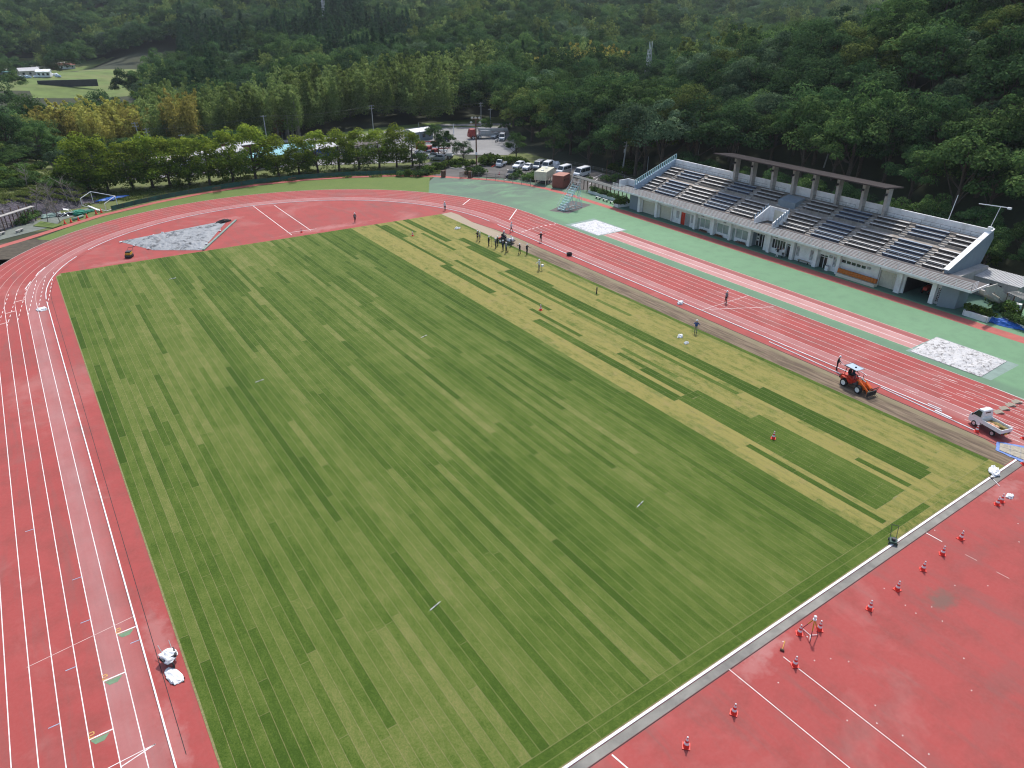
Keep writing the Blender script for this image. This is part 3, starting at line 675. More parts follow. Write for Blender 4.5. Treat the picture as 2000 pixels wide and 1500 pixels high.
# stairway opening in the middle of the seating
vm=MB()
for yy in (70.4,74.0): vm.prism([(102.0,3.6),(102.0,4.45),(105.5,6.05),(105.7,6.05),(105.7,3.6)],yy-.1,yy+.1)
vm.bx(105.5,105.7,70.5,72.0,3.6,6.05) if False else None
vm.bx(105.45,105.62,70.5,73.9,5.6,6.05); vm.bx(105.45,105.62,70.5,71.1,3.6,5.6); vm.bx(105.45,105.62,72.9,73.9,3.6,5.6)
gp(vm,'stair_enclosure','white_paint')
o=MB(); o.bx(105.5,105.56,71.1,72.9,3.6,5.6); gp(o,'door','cream_shutter')
for yy in (70.1,74.3):
    for i in range(6): t=i/5; o=MB(); o.box((102.4+3*t,yy,4.6+1.35*t),(.28,.03,.9)); gp(o,'glass_guard','pale_blue')
hb=MB(); hb.prism([(109.0,5.42),(109.0,6.5),(111.6,7.0),(111.6,5.42)],71.6,75.0); gp(hb,'hatch_box','grey_wall')
# canopy on eight pillars
PY=[87.6,83.7,79.2,74.9,70.9,66.4,61.9,58.0]
for yy in PY:
    o=MB(); o.prism([(112.1,6.85),(111.85,11.15),(113.1,11.1),(113.1,6.85)],yy-.23,yy+.23); p=gp(o,'pillar','concrete')
    o=MB(); o.box((111.75-101,yy-73,10.3),(.3,.3,.3)); o.cyl((111.6-101,yy-73,10.3),(111.3-101,yy-73,10.2),.1,.18,8); q=o.build('loudspeaker',mt('dark_steel'),GS)
bm_=MB()
for yy in PY: bm_.prism([(109.6,11.55),(109.6,11.62),(114.3,11.1),(114.3,10.85),(113.2,10.9),(112,11.0)],yy-.12,yy+.12)
gp(bm_,'canopy_beam','roof_brown')
rf=MB(); rf.prism([(109.2,11.66),(109.2,11.84),(114.7,11.24),(114.7,11.06)],57.1,90.7)
for i in range(112): yy=57.2+i*.3; rf.prism([(109.18,11.84),(109.18,11.87),(114.72,11.27),(114.72,11.24)],yy,yy+.09)
gp(rf,'canopy_roof','roof_brown',fix=False)
# outside stairs at both ends
ss_=MB()
for i in range(18): ss_.bx(101.5+i*.42,101.5+(i+1)*.42,35.9,37.2,3.4-(i+1)*.19-.25,3.6-(i+1)*.19)
gp(ss_,'outside_stairs','concrete')
o=MB()
for a,b2,za,zb in ((99.6,102.6,3.5,3.3),(102.6,105.0,3.1,2.0),(105.0,108.4,1.7,.1)):
    o.prism([(a,za),(a,za+1.15),(b2,zb+1.15),(b2,zb)],35.72,35.86)
gp(o,'stair_parapet','concrete')
o=MB(); o.bx(103.5,103.65,103.7,107.1,3.5,4.85); o.bx(101.3,103.65,107,107.15,3.5,4.85); o.bx(103.48,103.67,103.7,107.17,4.85,4.92); gp(o,'walkway_parapet','white_paint')
rail([(103.6,107.05,4.9),(103.6,103.8,4.9)],.35,1,.6,'parapet_railing','dark_steel',.02,.02)
# ------------------------------------------------------------------ vegetation
def leaf_mat(name, dark, mid, light, rnd=.55, tl=.3):
    m=bpy.data.materials.new(name); m.use_nodes=True; t=m.node_tree; t.nodes.clear(); new=t.nodes.new
    out=new('ShaderNodeOutputMaterial'); a=new('ShaderNodeAttribute'); a.attribute_name='tint'
    oi=new('ShaderNodeObjectInfo'); q=math_(t,'ADD',a.outputs['Fac'],math_(t,'MULTIPLY',math_(t,'ADD',oi.outputs['Random'],-.5),rnd))
    c=ramp(t,q,[(.08,dark),(.5,mid),(.95,light)])
    hs=new('ShaderNodeHueSaturation'); lk(t,c,hs.inputs['Color']); lk(t,math_(t,'ADD',.49,math_(t,'MULTIPLY',oi.outputs['Random'],.035)),hs.inputs['Hue'])
    d=new('ShaderNodeBsdfDiffuse'); lk(t,hs.outputs[0],d.inputs[0]); tr=new('ShaderNodeBsdfTranslucent'); lk(t,hs.outputs[0],tr.inputs[0])
    mx=new('ShaderNodeMixShader'); mx.inputs[0].default_value=tl; lk(t,d.outputs[0],mx.inputs[1]); lk(t,tr.outputs[0],mx.inputs[2]); lk(t,mx.outputs[0],out.inputs[0]); MT[name]=m; return m
leaf_mat('leaf_dark',(.022,.050,.021),(.064,.122,.045),(.155,.235,.08))
leaf_mat('leaf_mid',(.028,.060,.02),(.085,.148,.046),(.20,.275,.082))
leaf_mat('leaf_olive',(.04,.065,.018),(.125,.162,.045),(.25,.285,.08))
leaf_mat('leaf_grey',(.036,.072,.038),(.105,.165,.083),(.22,.29,.155))
leaf_mat('leaf_camphor',(.04,.08,.013),(.15,.21,.028),(.40,.43,.06),.25,.42)
leaf_mat('leaf_bamboo',(.075,.12,.028),(.20,.265,.075),(.38,.43,.15),.5,.5)
leaf_mat('leaf_bamboo_yellow',(.16,.16,.035),(.42,.37,.095),(.62,.54,.17),.4,.5)
leaf_mat('leaf_conifer',(.022,.054,.024),(.055,.115,.05),(.115,.195,.075))
leaf_mat('leaf_shrub',(.035,.065,.014),(.085,.13,.025),(.16,.2,.04),.5)
leaf_mat('leaf_rust',(.10,.05,.02),(.2,.10,.045),(.3,.17,.08))
leaf_mat('grass_blade',(.07,.10,.02),(.14,.17,.045),(.24,.24,.09))

def leaves(name, mat, centres, radii, n, size, spread=.55, tintf=None, zmin=-.55, shell=(.72,1.06), aspect=1.0, seed=0):
    """leaf clumps over the surfaces of many lobes, as one mesh"""
    R=np.random.default_rng(seed); C=np.repeat(centres,n,0); Rd=np.repeat(radii,n,0); k=len(C)
    d=R.normal(size=(k*2,3)); d/=np.linalg.norm(d,axis=1)[:,None]; d=d[d[:,2]>zmin]; 
    while len(d)<k: d=np.concatenate([d,d])
    d=d[:k]; p=C+d*Rd*R.uniform(*shell,size=(k,1))
    nrm=d+R.normal(size=(k,3))*spread+np.array([0,0,.5]); nrm/=np.linalg.norm(nrm,axis=1)[:,None]
    a=np.cross(nrm,R.normal(size=(k,3))); a/=np.linalg.norm(a,axis=1)[:,None]; b_=np.cross(nrm,a)
    s=size*R.uniform(.6,1.3,size=(k,1)); s2=s*aspect
    j=lambda: R.uniform(.6,1.25,size=(k,1))
    V=np.stack([p-a*s*j()*.5,p-b_*s2*j()*.5+nrm*s*.08,p+a*s*j()*.5,p+b_*s2*j()*.5-nrm*s*.1],1).reshape(-1,3)
    me=bpy.data.meshes.new(name); me.vertices.add(len(V)); me.vertices.foreach_set('co',V.astype(np.float32).ravel())
    me.loops.add(4*k); me.loops.foreach_set('vertex_index',np.arange(4*k,dtype=np.int32)); me.polygons.add(k)
    me.polygons.foreach_set('loop_start',np.arange(0,4*k,4,dtype=np.int32)); me.polygons.foreach_set('loop_total',np.full(k,4,dtype=np.int32))
    lt=np.repeat(R.uniform(0.1,.75,size=len(centres)),n)
    tint=lt*.55+R.uniform(0,.45,size=k) if tintf is None else tintf(p,d,lt,R)
    at=me.attributes.new('tint','FLOAT','FACE'); at.data.foreach_set('value',tint.astype(np.float32))
    me.materials.append(MT[mat]); me.update(calc_edges=True); return me
def lobes_dome(R, n, r, h, z0, lr, flat=1.0):
    """lobe centres over an uneven dome"""
    c=[]
    for i in range(n):
        u=R.uniform(-.35,1); t=R.uniform(0,2*PI); q=math.sqrt(max(0,1-u*u)); f=R.uniform(.55,1.0)
        c.append((r*q*f*math.cos(t),r*q*f*math.sin(t),z0+h*(.38+.55*u*f*flat)))
    c=np.array(c); rad=R.uniform(.6,1.4,size=(n,1))*lr*np.array([[1,1,.72]]); return c,rad
def trunk_mesh(name, h, r, limbs, mat='bark', seed=0, lean=.3):
    R=random.Random(seed); mb=MB(); pts=[(0,0,-.4)]; x=y=0
    for i in range(1,5): x+=R.uniform(-lean,lean)*.5; y+=R.uniform(-lean,lean)*.5; pts.append((x,y,h*i/4))
    mb.path(pts,[r*1.25,r,r*.85,r*.65,r*.35],7)
    for (lx,ly,lz) in limbs:
        k=R.choice((1,2,2,3)); p=pts[k]; mid=((p[0]+lx)*.5,(p[1]+ly)*.5,p[2]*.45+lz*.55-.2); mb.path([p,mid,(lx,ly,lz)],[r*.45,r*.3,r*.1],5)
    return mb.mesh(name,MT[mat])
def broad(name, mat, seed, r=4.7, h=7.6, z0=3.2, n=32, lr=1.42, leaf=.31, per=210, flat=1.0):
    R=np.random.default_rng(seed); c,rad=lobes_dome(R,n,r,h,z0,lr,flat)
    up=lambda p,d,lt,Q: lt*.5+Q.uniform(0,.5,size=len(p))
    cm=leaves(name+'_crown',mat,c,rad,per,leaf,.28,up,seed=seed,zmin=-.4)
    tm=trunk_mesh(name+'_trunk',z0+h*.6,.26,[tuple(q) for q in c[:9]],seed=seed); return cm,tm
def conifer(name, mat, seed, h=13, r=2.6):
    R=np.random.default_rng(seed); c=[];rad=[]
    for i in range(46):
        f=i/45; rr=r*(1-f)**.8*R.uniform(.6,1.0); t=R.uniform(0,2*PI); c.append((rr*.75*math.cos(t),rr*.75*math.sin(t),2.2+f*(h-2.2))); k=.32+.75*(1-f); rad.append((k,k,k*.55))
    cm=leaves(name+'_crown',mat,np.array(c),np.array(rad),42,.42,.6,zmin=-.8,seed=seed)
    return cm,trunk_mesh(name+'_trunk',h*.8,.2,[],seed=seed,lean=.05)
def bamboo(name, mat, seed, h=12.5, culms=9):
    R=np.random.default_rng(seed); c=[];rad=[];mb=MB(); mb.cur=0
    for i in range(culms):
        bx_,by_=R.uniform(-2,2,2); hh=h*R.uniform(.78,1.08); ln=R.normal(size=2)*1.2
        pts=[]
        for k in range(9):
            f=k/8; x=bx_+ln[0]*f**2.4; y=by_+ln[1]*f**2.4; z=hh*(f-.06*f**4); pts.append((x,y,z))
            if f>.3:
                w=.95*math.sin(PI*min(1,(f-.22)/.8))+.25
                for _ in range(2): c.append((x+R.normal()*.35,y+R.normal()*.35,z+R.uniform(-.6,.4))); rad.append((w,w,w*.9))
        mb.path([pts[0],pts[3],pts[6]],[.07,.055,.03],5)
    cm=leaves(name+'_crown',mat,np.array(c),np.array(rad),26,.5,.75,zmin=-.9,aspect=.55,seed=seed)
    return cm,mb.mesh(name+'_trunk',MT['pale_bark'])
def camphor(name, seed, h=10.6, r=4.7, z0=1.2):
    R=np.random.default_rng(seed); c=[];rad=[]
    for i in range(62):
        u=R.uniform(-.62,1); t=R.uniform(0,2*PI); q=math.sqrt(1-u*u) if u>0 else 1-.45*abs(u); f=R.uniform(.45,1.0)
        taper=1.0-.35*max(0,u); c.append((r*q*f*taper*math.cos(t),r*q*f*taper*math.sin(t),z0+h*(.36+.57*u*(.75+.25*f)))); k=R.uniform(.75,1.35); rad.append((k,k,k*1.05))
    c=np.array(c)
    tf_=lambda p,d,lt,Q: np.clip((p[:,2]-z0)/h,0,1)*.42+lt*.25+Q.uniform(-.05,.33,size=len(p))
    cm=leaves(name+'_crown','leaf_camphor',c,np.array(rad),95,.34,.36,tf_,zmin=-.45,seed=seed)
    low=[tuple(q) for q in c if q[2]<z0+h*.62][:16]
    return cm,trunk_mesh(name+'_trunk',z0+h*.55,.24,low,seed=seed,lean=.35)
def shrub(name, mat, seed, r=1.4, h=1.3, n=14, leaf=.3, per=50):
    R=np.random.default_rng(seed); c,rad=lobes_dome(R,n,r,h*1.3,-.15,r*.42); c[:,2]=np.maximum(c[:,2],.2)
    return leaves(name+'_crown',mat,c,rad,per,leaf,.55,seed=seed),trunk_mesh(name+'_trunk',h*.6,.05,[tuple(q) for q in c[:6]],seed=seed)
PROT={}
def proto(kind, pair): PROT.setdefault(kind,[]).append(pair)
for i,mat in enumerate(('leaf_dark','leaf_dark','leaf_mid','leaf_mid')): proto('dark' if i<2 else 'mid',broad('wood%d'%i,mat,10+i,r=4.8+.3*(i%2),h=7.6+.6*(i%3),n=30+2*i))
for i in range(2): proto('olive',broad('olive%d'%i,'leaf_olive',30+i,r=4.9,h=7.0,n=31,lr=1.42)); proto('grey',broad('grey%d'%i,'leaf_grey',40+i,r=4.6,h=7.4,n=34,lr=1.3,leaf=.3))
proto('layered',broad('layered','leaf_dark',51,r=5.6,h=7.0,n=28,lr=1.5,leaf=.3,per=210,flat=.8))
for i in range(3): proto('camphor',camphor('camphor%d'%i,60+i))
for i in range(3): proto('bamboo',bamboo('bamboo%d'%i,'leaf_bamboo',70+i)); 
for i in range(2): proto('bamboo_yellow',bamboo('bamboo_yellow%d'%i,'leaf_bamboo_yellow',80+i))
for i in range(3): proto('conifer',conifer('conifer%d'%i,'leaf_conifer',90+i,h=13+i,r=2.5+.3*i))
for i in range(3): proto('shrub',shrub('shrub%d'%i,'leaf_shrub',100+i)); 
proto('shrub_dark',shrub('shrub_dark','leaf_mid',105)); proto('rust',bamboo('rust','leaf_rust',109,h=9,culms=2))
CROWNS={}
def tree(name, kind, x, y, s, label, group, cat='tree', z=None, sz=1.0, v=None, rz=None):
    cm,tm=PROT[kind][v if v is not None else random.randrange(len(PROT[kind]))]
    r=thing(name,label,cat,(x,y,(Hs(x,y)-.05 if z is None else z)),random.uniform(0,6.28) if rz is None else rz,group); r.scale=(s,s,s*sz)
    for n,me in (('trunk',tm),('crown',cm)):
        o=bpy.data.objects.new(n,me); COL.objects.link(o); o.parent=r
        if n=='crown': CROWNS.setdefault(me.name,o)
    return r
# open ground that keeps its fields: world ellipses
CLEAR=[]
for px,py,rx,ry in ((95,140,34,26),(170,168,42,20),(330,148,40,18),(40,150,25,25),(250,160,40,14),(985,6,20,30),(985,40,13,16),(196,40,13,16),(1392,8,14,40),(1575,22,8,14)):
    q=gh(px,py); CLEAR.append((q[0],q[1],rx,ry))
def is_clear(x,y):
    if any(((x-a)/rx)**2+((y-c)/ry)**2<1 for a,c,rx,ry in CLEAR): return True
    return False
def inview(x,y,z=6,mx=170,my=120):
    q=proj((x,y,z))
    return q[2]>5 and -mx<q[0]<2000+mx and q[1]>-my and q[1]<1500
def in_poly(x,y,poly):
    c=False; n=len(poly)
    for i in range(n):
        x1,y1=poly[i];x2,y2=poly[i-1]
        if (y1>y)!=(y2>y) and x<(x2-x1)*(y-y1)/(y2-y1)+x1: c=not c
    return c
OPEN_POLY=[(-60,-100),(118,-100),(118,100),(116,118),(121,137),(119,158),(136,200),(147,206),(140,216),(110,222),(66,222),(55,214),(40,200),(14,197),(13,168),(5,160),(-8,146),(-60,100)]
BANK_POLY=[(-80,95),(-10,146),(6,163),(14,168),(14,182),(9,187),(-4,184),(-16,180),(-80,170)]
BAMBOO=[(52,226),(84,219),(110,218.5),(127,221.5),(150,238),(176,258),(170,276),(130,262),(100,258),(60,262),(40,272),(30,262)]
BAMBOO_Y=[(18,232),(30,232),(52,226),(60,250),(44,270),(22,268),(8,252)]
BAMBOO_R=[(176,236),(205,226),(228,238),(222,262),(190,258),(168,250)]
# ---- individual trees on the slopes, nearest first; the rest of the wood as one mass
cand=[]
st_=8.0
for ix in range(-60,180):
    for iy in range(-8,180):
        x=ix*st_+(iy%2)*st_*.5+random.uniform(-2.8,2.8); y=iy*st_*.87+random.uniform(-2.8,2.8)
        D=math.hypot(x,y)
        if D>960 or D<60: continue
        
        az=math.atan2(x-CX,y)
        if az<.15 and 282<D<590 and (random.random()<.95 or D<330): continue
        if az<.30 and D<263 and not (in_poly(x,y,BAMBOO) or in_poly(x,y,BAMBOO_Y)): continue
        if .15<=az<.2 and 450<D<570: continue
        if az<-.13 or az>1.36 or in_poly(x,y,OPEN_POLY) or in_poly(x,y,BANK_POLY) or is_clear(x,y) or (x<127.5 and 30<y<113): continue
        cand.append((D,x,y))
zz_=H(np.array([c[1] for c in cand]),np.array([c[2] for c in cand]))
cand=[(D,x,y,float(z)) for (D,x,y),z in zip(cand,zz_) if inview(x,y,float(z)+7)]
cand.sort(); mass={}
def az_p(x,y): return math.atan2(x-CX,y)-math.atan2(200,204)
LAB={'dark':('dark green broadleaf tree with a rounded crown in the wood behind the grandstand','dark broadleaf trees on the slope'),
 'mid':('mid green broadleaf tree with a full crown in the wood behind the grandstand','mid green broadleaf trees on the slope'),
 'olive':('yellowish olive tree with a rounded crown in the wood behind the grandstand','olive trees on the slope'),
 'grey':('pale greyish green tree with a domed crown in the wood behind the grandstand','greyish trees on the slope'),
 'layered':('dark tree with wide flat layers of leaves in the wood behind the grandstand','layered trees on the slope')}
nind=0
for D,x,y,z in cand:
    if in_poly(x,y,BAMBOO): k='bamboo'
    elif in_poly(x,y,BAMBOO_Y) or in_poly(x,y,BAMBOO_R): k='bamboo_yellow' if random.random()<.75 else 'bamboo'
    else:
        az_=math.atan2(x-CX,y); f=mnoise.noise((x*.012,y*.012,4.2)); w=random.random()
        if D>300 and f>.05 and x<230 and az_>.2: k='conifer' if w<.72 else 'dark'
        elif D>250: k='dark' if w<.5 else 'mid' if w<.86 else 'grey' if w<.95 else 'bamboo'
        else: k='dark' if w<.4 else 'mid' if w<.62 else 'olive' if w<.80 else 'grey' if w<.93 else 'layered'
    s=random.uniform(1.0,1.62)
    if k in('conifer','bamboo','bamboo_yellow'): s=random.uniform(.9,1.2)*(1.15 if D<430 else 1.35)
    if abs(az_p(x,y))<.035 and 215<D<280: s*=.62
    slope=float(seg_side(np.array([x]),np.array([y]),TOE)[0])>0
    if nind<290 and slope and k in LAB and D<262:
        tree('forest_tree',k,x,y,s,*LAB[k],sz=random.uniform(.9,1.15),z=z-.3); nind+=1
    else:
        mass.setdefault(k,[]).append((x,y,z-.3,s))
        if k in('conifer','bamboo','bamboo_yellow'):
            for _ in range(2 if k!='conifer' else 1): mass[k].append((x+random.uniform(-4,4),y+random.uniform(-4,4),z-.3,s*random.uniform(.85,1.1)))
# ---- the row of pale green trees behind the far bend
ROW=[(178,378,268),(212,375,272),(262,370,270),(300,368,268),(333,365,266),(372,362,268),(410,360,265),(456,354,262),(500,349,250),(545,345,262),(585,341,262),(622,337,261),(663,333,252),(702,330,250),(741,328,250),(775,326,255),(806,325,256)]
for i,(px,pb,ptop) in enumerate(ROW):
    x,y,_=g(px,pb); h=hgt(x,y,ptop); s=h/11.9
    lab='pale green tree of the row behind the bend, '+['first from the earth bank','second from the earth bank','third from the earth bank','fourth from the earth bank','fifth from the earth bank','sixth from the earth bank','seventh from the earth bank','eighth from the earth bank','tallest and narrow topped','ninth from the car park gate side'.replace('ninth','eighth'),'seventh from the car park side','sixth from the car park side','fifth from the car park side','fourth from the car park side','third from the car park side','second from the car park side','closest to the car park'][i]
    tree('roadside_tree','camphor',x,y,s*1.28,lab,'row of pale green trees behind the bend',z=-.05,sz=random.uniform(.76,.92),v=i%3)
# ---- trees by the depot and on the left bank
for px,pb,ptop,k,lab in ((868,312,258,'mid','bushy tree with a light top between the depot yard and the car park'),(906,318,274,'dark','dark round tree beside the rusty floodlight mast'),(850,276,242,'mid','small tree at the far edge of the depot yard'),(835,272,248,'dark','dark shrubby tree by the white awning of the depot'),(950,262,232,'mid','tree behind the crane truck in the depot'),(985,260,236,'dark','dark tree by the grey shed of the depot'),(820,330,300,'mid','young green tree at the car park end of the tree row'),(600,334,312,'mid','short green tree under the tree row'),(470,345,318,'dark','low dark tree in front of the depot huts'),(352,352,325,'mid','low spreading tree under the tree row'),(1008,310,262,'mid','leafy tree overhanging the small white pickup in the car park'),(1150,325,262,'dark','big dark tree above the parked vans'),(1080,318,250,'mid','tall tree behind the car park vans')):
    x,y,_=g(px,pb); h=hgt(x,y,ptop); tree('tree',k,x,y,h/10.6,lab,None,z=-.05)
LEFT=[(-14,205,10,'mid'),(-6,200,9,'dark'),(1,203,10,'dark'),(7,200,8,'mid'),(12,196,6,'dark'),(-16,214,13,'dark'),(-8,212,12,'mid'),(0,214,13,'grey'),(7,212,10,'dark'),(13,206,7,'mid'),(-14,226,17,'dark'),(-5,224,18,'conifer'),(3,228,15,'olive'),(9,222,10,'mid'),(17,214,6.5,'dark'),(-18,196,7,'mid'),(-11,192,5.5,'mid'),(10,189,5,'grey'),(21,209,5.5,'mid'),(26,213,6,'dark'),(20,221,6.5,'mid'),(29,221,6,'dark'),(35,214,5.5,'dark'),(34,206,5,'mid'),(42,211,5.5,'mid'),(48,216,6,'dark'),(19,200,6,'mid'),(27,203,5,'dark'),(40,203,5,'mid'),(54,214,6,'dark'),(60,212,6,'mid'),(-20,240,17,'dark'),(-10,240,17,'mid'),(-2,240,16,'dark')]
for i,(x,y,h,k) in enumerate(LEFT):
    s_=h/(13.5 if k=='conifer' else 10.6); s_=max(s_,.62); tree('bank_tree',k,x,y,s_,{'mid':'mid green tree crowded on the rise above the stone bank','dark':'dark green tree crowded on the rise above the stone bank','grey':'greyish green tree on the rise above the stone bank','conifer':'dark pointed conifer standing on the rise above the stone bank','olive':'olive green tree on the rise above the stone bank'}[k],'trees on the rise above the stone bank',sz=h/(13.5 if k=='conifer' else 10.6)/s_)
for i in range(30):
    y=36+i*2.6+random.uniform(-.8,.8); x=119.6+(i%3)*2.4+random.uniform(-.6,.6); tree('understory_tree',random.choice(('dark','mid','dark')),x,y,random.uniform(.5,.72),'low leafy tree filling the dark gap close behind the back wall of the grandstand','low trees behind the back wall',z=Hs(x,y)-.8)
for i in range(26):
    x=random.uniform(-20,13); y=random.uniform(190,203); tree('bank_tree',random.choice(('mid','mid','olive','grey')),x,y,random.uniform(.45,.7),'low bushy tree with leaves down to the ground on the rise above the stone bank','low bushy trees above the stone bank',sz=.75,z=Hs(x,y)-1.2)
x,y,_=g(543,268); tree('bamboo_plant','rust',x,y,1.0,'withered rust brown bamboo plume above the pale tree row',None,'bamboo')
# masses drawn from the same crowns
for k,(cm,tm) in [(k,p) for k in PROT for p in PROT[k]]:
    if cm.name not in CROWNS and k in mass:
        x,y,z,s=mass[k].pop(0); tree({'conifer':'conifer_tree'}.get(k,'bamboo_plant' if 'bamboo' in k else 'forest_tree'),k,x,y,s,{'conifer':'pointed dark conifer at the near edge of the far wood','bamboo':'feathery green bamboo clump at the near edge of the grove behind the depot','bamboo_yellow':'feathery yellow bamboo clump at the near edge of the yellowing grove'}.get(k,'broadleaf tree at the near edge of the far wood'),k+' plants at the edge of the far wood',v=[q[0].name for q in PROT[k]].index(cm.name),z=z)
def forest(name, k, pts, label, cat):
    me=bpy.data.meshes.new(name); me.from_pydata([p[:3] for p in pts],[],[])
    crowns=[CROWNS[p[0].name] for p in PROT[k] if p[0].name in CROWNS]
    n=len(pts)
    a=me.attributes.new('rot','FLOAT_VECTOR','POINT'); a.data.foreach_set('vector',np.stack([RNG.uniform(-.06,.06,n),RNG.uniform(-.06,.06,n),RNG.uniform(0,6.28,n)],1).astype(np.float32).ravel())
    a=me.attributes.new('scl','FLOAT_VECTOR','POINT'); s=np.array([p[3] for p in pts]); a.data.foreach_set('vector',np.stack([s,s,s*RNG.uniform(.85,1.25,n)],1).astype(np.float32).ravel())
    a=me.attributes.new('idx','INT','POINT'); a.data.foreach_set('value',RNG.integers(0,len(crowns),n).astype(np.int32))
    o=bpy.data.objects.new(name,me); COL.objects.link(o)
    ng=bpy.data.node_groups.new(name,'GeometryNodeTree'); ng.interface.new_socket('Geometry',in_out='INPUT',socket_type='NodeSocketGeometry'); ng.interface.new_socket('Geometry',in_out='OUTPUT',socket_type='NodeSocketGeometry')
    N=ng.nodes.new; gi=N('NodeGroupInput'); go=N('NodeGroupOutput'); ip=N('GeometryNodeInstanceOnPoints'); jg=N('GeometryNodeJoinGeometry')
    for c in crowns:
        oi=N('GeometryNodeObjectInfo'); oi.inputs['Object'].default_value=c; oi.inputs['As Instance'].default_value=True; ng.links.new(oi.outputs['Geometry'],jg.inputs[0])
    def na(nm,ty):
        q=N('GeometryNodeInputNamedAttribute'); q.data_type=ty; q.inputs['Name'].default_value=nm; return q.outputs['Attribute']
    ip.inputs['Pick Instance'].default_value=True
    ng.links.new(gi.outputs[0],ip.inputs['Points']); ng.links.new(jg.outputs[0],ip.inputs['Instance'])
    ng.links.new(na('idx','INT'),ip.inputs['Instance Index']); ng.links.new(na('scl','FLOAT_VECTOR'),ip.inputs['Scale'])
    e2r=N('FunctionNodeEulerToRotation'); ng.links.new(na('rot','FLOAT_VECTOR'),e2r.inputs[0]); ng.links.new(e2r.outputs[0],ip.inputs['Rotation'])
    ng.links.new(ip.outputs[0],go.inputs[0])
    md=o.modifiers.new('grow','NODES'); md.node_group=ng
    tag(o,label,cat,kind='stuff'); return o
MASS={'dark':('broadleaf_forest','dense dark broadleaf forest covering the far hills','forest'),'mid':('mixed_forest','mid green forest crowns mixed through the far hills','forest'),'olive':('olive_forest','olive tinted crowns scattered in the wood on the far slope','forest'),'grey':('pale_forest','pale greyish crowns scattered through the far hills','forest'),'layered':('layered_forest','flat layered crowns scattered in the wood on the slope','forest'),'conifer':('conifer_forest','dark conifer plantation on the far hill','forest'),'bamboo':('bamboo_grove','feathery green bamboo grove behind the depot yard','bamboo grove'),'bamboo_yellow':('yellow_bamboo','yellowing bamboo grove above the pale tree row','bamboo grove')}
for k,pts in mass.items():
    if pts: forest(MASS[k][0],k,pts,MASS[k][1],MASS[k][2])
# underplanting: shrubs along the fences, the bank, the yard edges
SH=[]
def shr(px,py,s,kind='shrub'): x,y,_=g(px,py); tree('shrub',kind,x,y,s,{'shrub':'bright green shrub along the edge of the car park and fence','shrub_dark':'dark green shrub along the edge of the car park and fence'}[kind],kind.replace('_',' ')+'s along the car park edge','shrub',z=-.02)
for px,py,s,k in [(838,338,1.1,'shrub'),(828,341,1,'shrub_dark'),(848,333,1.2,'shrub'),(860,330,1,'shrub'),(872,327,1.1,'shrub'),(890,324,1.2,'shrub'),(905,323,1.1,'shrub'),(918,325,1,'shrub'),(903.5,322,.9,'shrub'),(948,322,1.5,'shrub'),(958,320,1.6,'shrub'),(966,322,1.4,'shrub'),(990,319,1.2,'shrub'),(1002,320,1.2,'shrub'),(1014,321,1.2,'shrub'),(1026,322,1,'shrub'),(928,342,1.3,'shrub_dark'),(936,340,1.2,'shrub_dark'),(921,340,1.1,'shrub'),(1007,344,1.1,'shrub_dark'),(1002,349,.9,'shrub_dark'),(1032,352,1.1,'shrub_dark'),(1040,346,1,'shrub_dark'),(1044,352,.9,'shrub'),(1028,348,.8,'shrub'),(1200,335,1.2,'shrub'),(1212,330,1.5,'shrub_dark'),(1232,332,1.6,'shrub'),(1248,334,1.3,'shrub_dark'),(1222,340,1.1,'shrub'),(1180,352,.8,'shrub_dark'),(1192,356,.9,'shrub_dark'),(1205,350,.8,'shrub_dark'),(1150,352,.6,'shrub_dark'),(815,345,.9,'shrub_dark'),(800,343,1,'shrub'),(785,344,.9,'shrub_dark'),(1928,520,1.7,'shrub'),(1945,590,.9,'shrub_dark'),(1958,606,1.0,'shrub_dark'),(1972,615,.8,'shrub'),(1990,575,1.2,'shrub_dark')]: shr(px,py,s,k)
for i in range(60):                                     # left bank growth
    px,py=random.uniform(-5,190),random.uniform(330,372); q=gh(px,py); 
    if q[1]<150 or q[1]>205: continue
    tree('shrub',random.choice(('shrub','shrub_dark')),q[0],q[1],random.uniform(.5,1.2),'rough shrub growing on the grassy bank above the stone slope','shrubs on the grassy bank','shrub',z=q[2]-.1)
for px,py,s in ((32,428,1.0),(45,424,1.1),(60,432,1.0),(20,418,.9),(52,420,.9),(40,438,.8),(64,424,.9)):
    x,y,_=g(px,py); tree('shrub','shrub_dark',x,y,s,'green shrub behind the long wooden shelter at the left bend','shrubs behind the wooden shelter','shrub',z=-.02)
# tufts of long grass on the bank and under the tree row (one mass)
gc=[];
for i in range(520):
    if i<300: px,py=random.uniform(-20,200),random.uniform(335,398); q=gh(px,py)
    else:
        px=random.uniform(170,860); py=np.interp(px,[170,400,600,860],[398,366,346,338])+random.uniform(-14,4); q=g(px,py)
    if q[1]<120: continue
    gc.append((q[0],q[1],q[2]+.12))
gm_=leaves('bank_grass','grass_blade',np.array(gc),np.tile(np.array([[1.3,1.0,.25]]),(len(gc),1)),70,.28,.8,zmin=-.2,shell=(.2,1.0),seed=5)
o=bpy.data.objects.new('bank_grass',gm_); COL.objects.link(o); tag(o,'rough grass tufts on the bank and below the tree row','grass',kind='stuff')
m,t,b,new=nt('bank_ground'); v=coords(t); c=mixc(t,noise(t,v,.5,5),(.085,.12,.028),(.17,.19,.06)); c=mixc(t,ramp(t,noise(t,v,2,4),[(.5,0.),(.7,.6)]),c,(.06,.05,.03)); lk(t,c,b.inputs['Base Color']); b.inputs['Roughness'].default_value=1; MT['bank_ground']=m
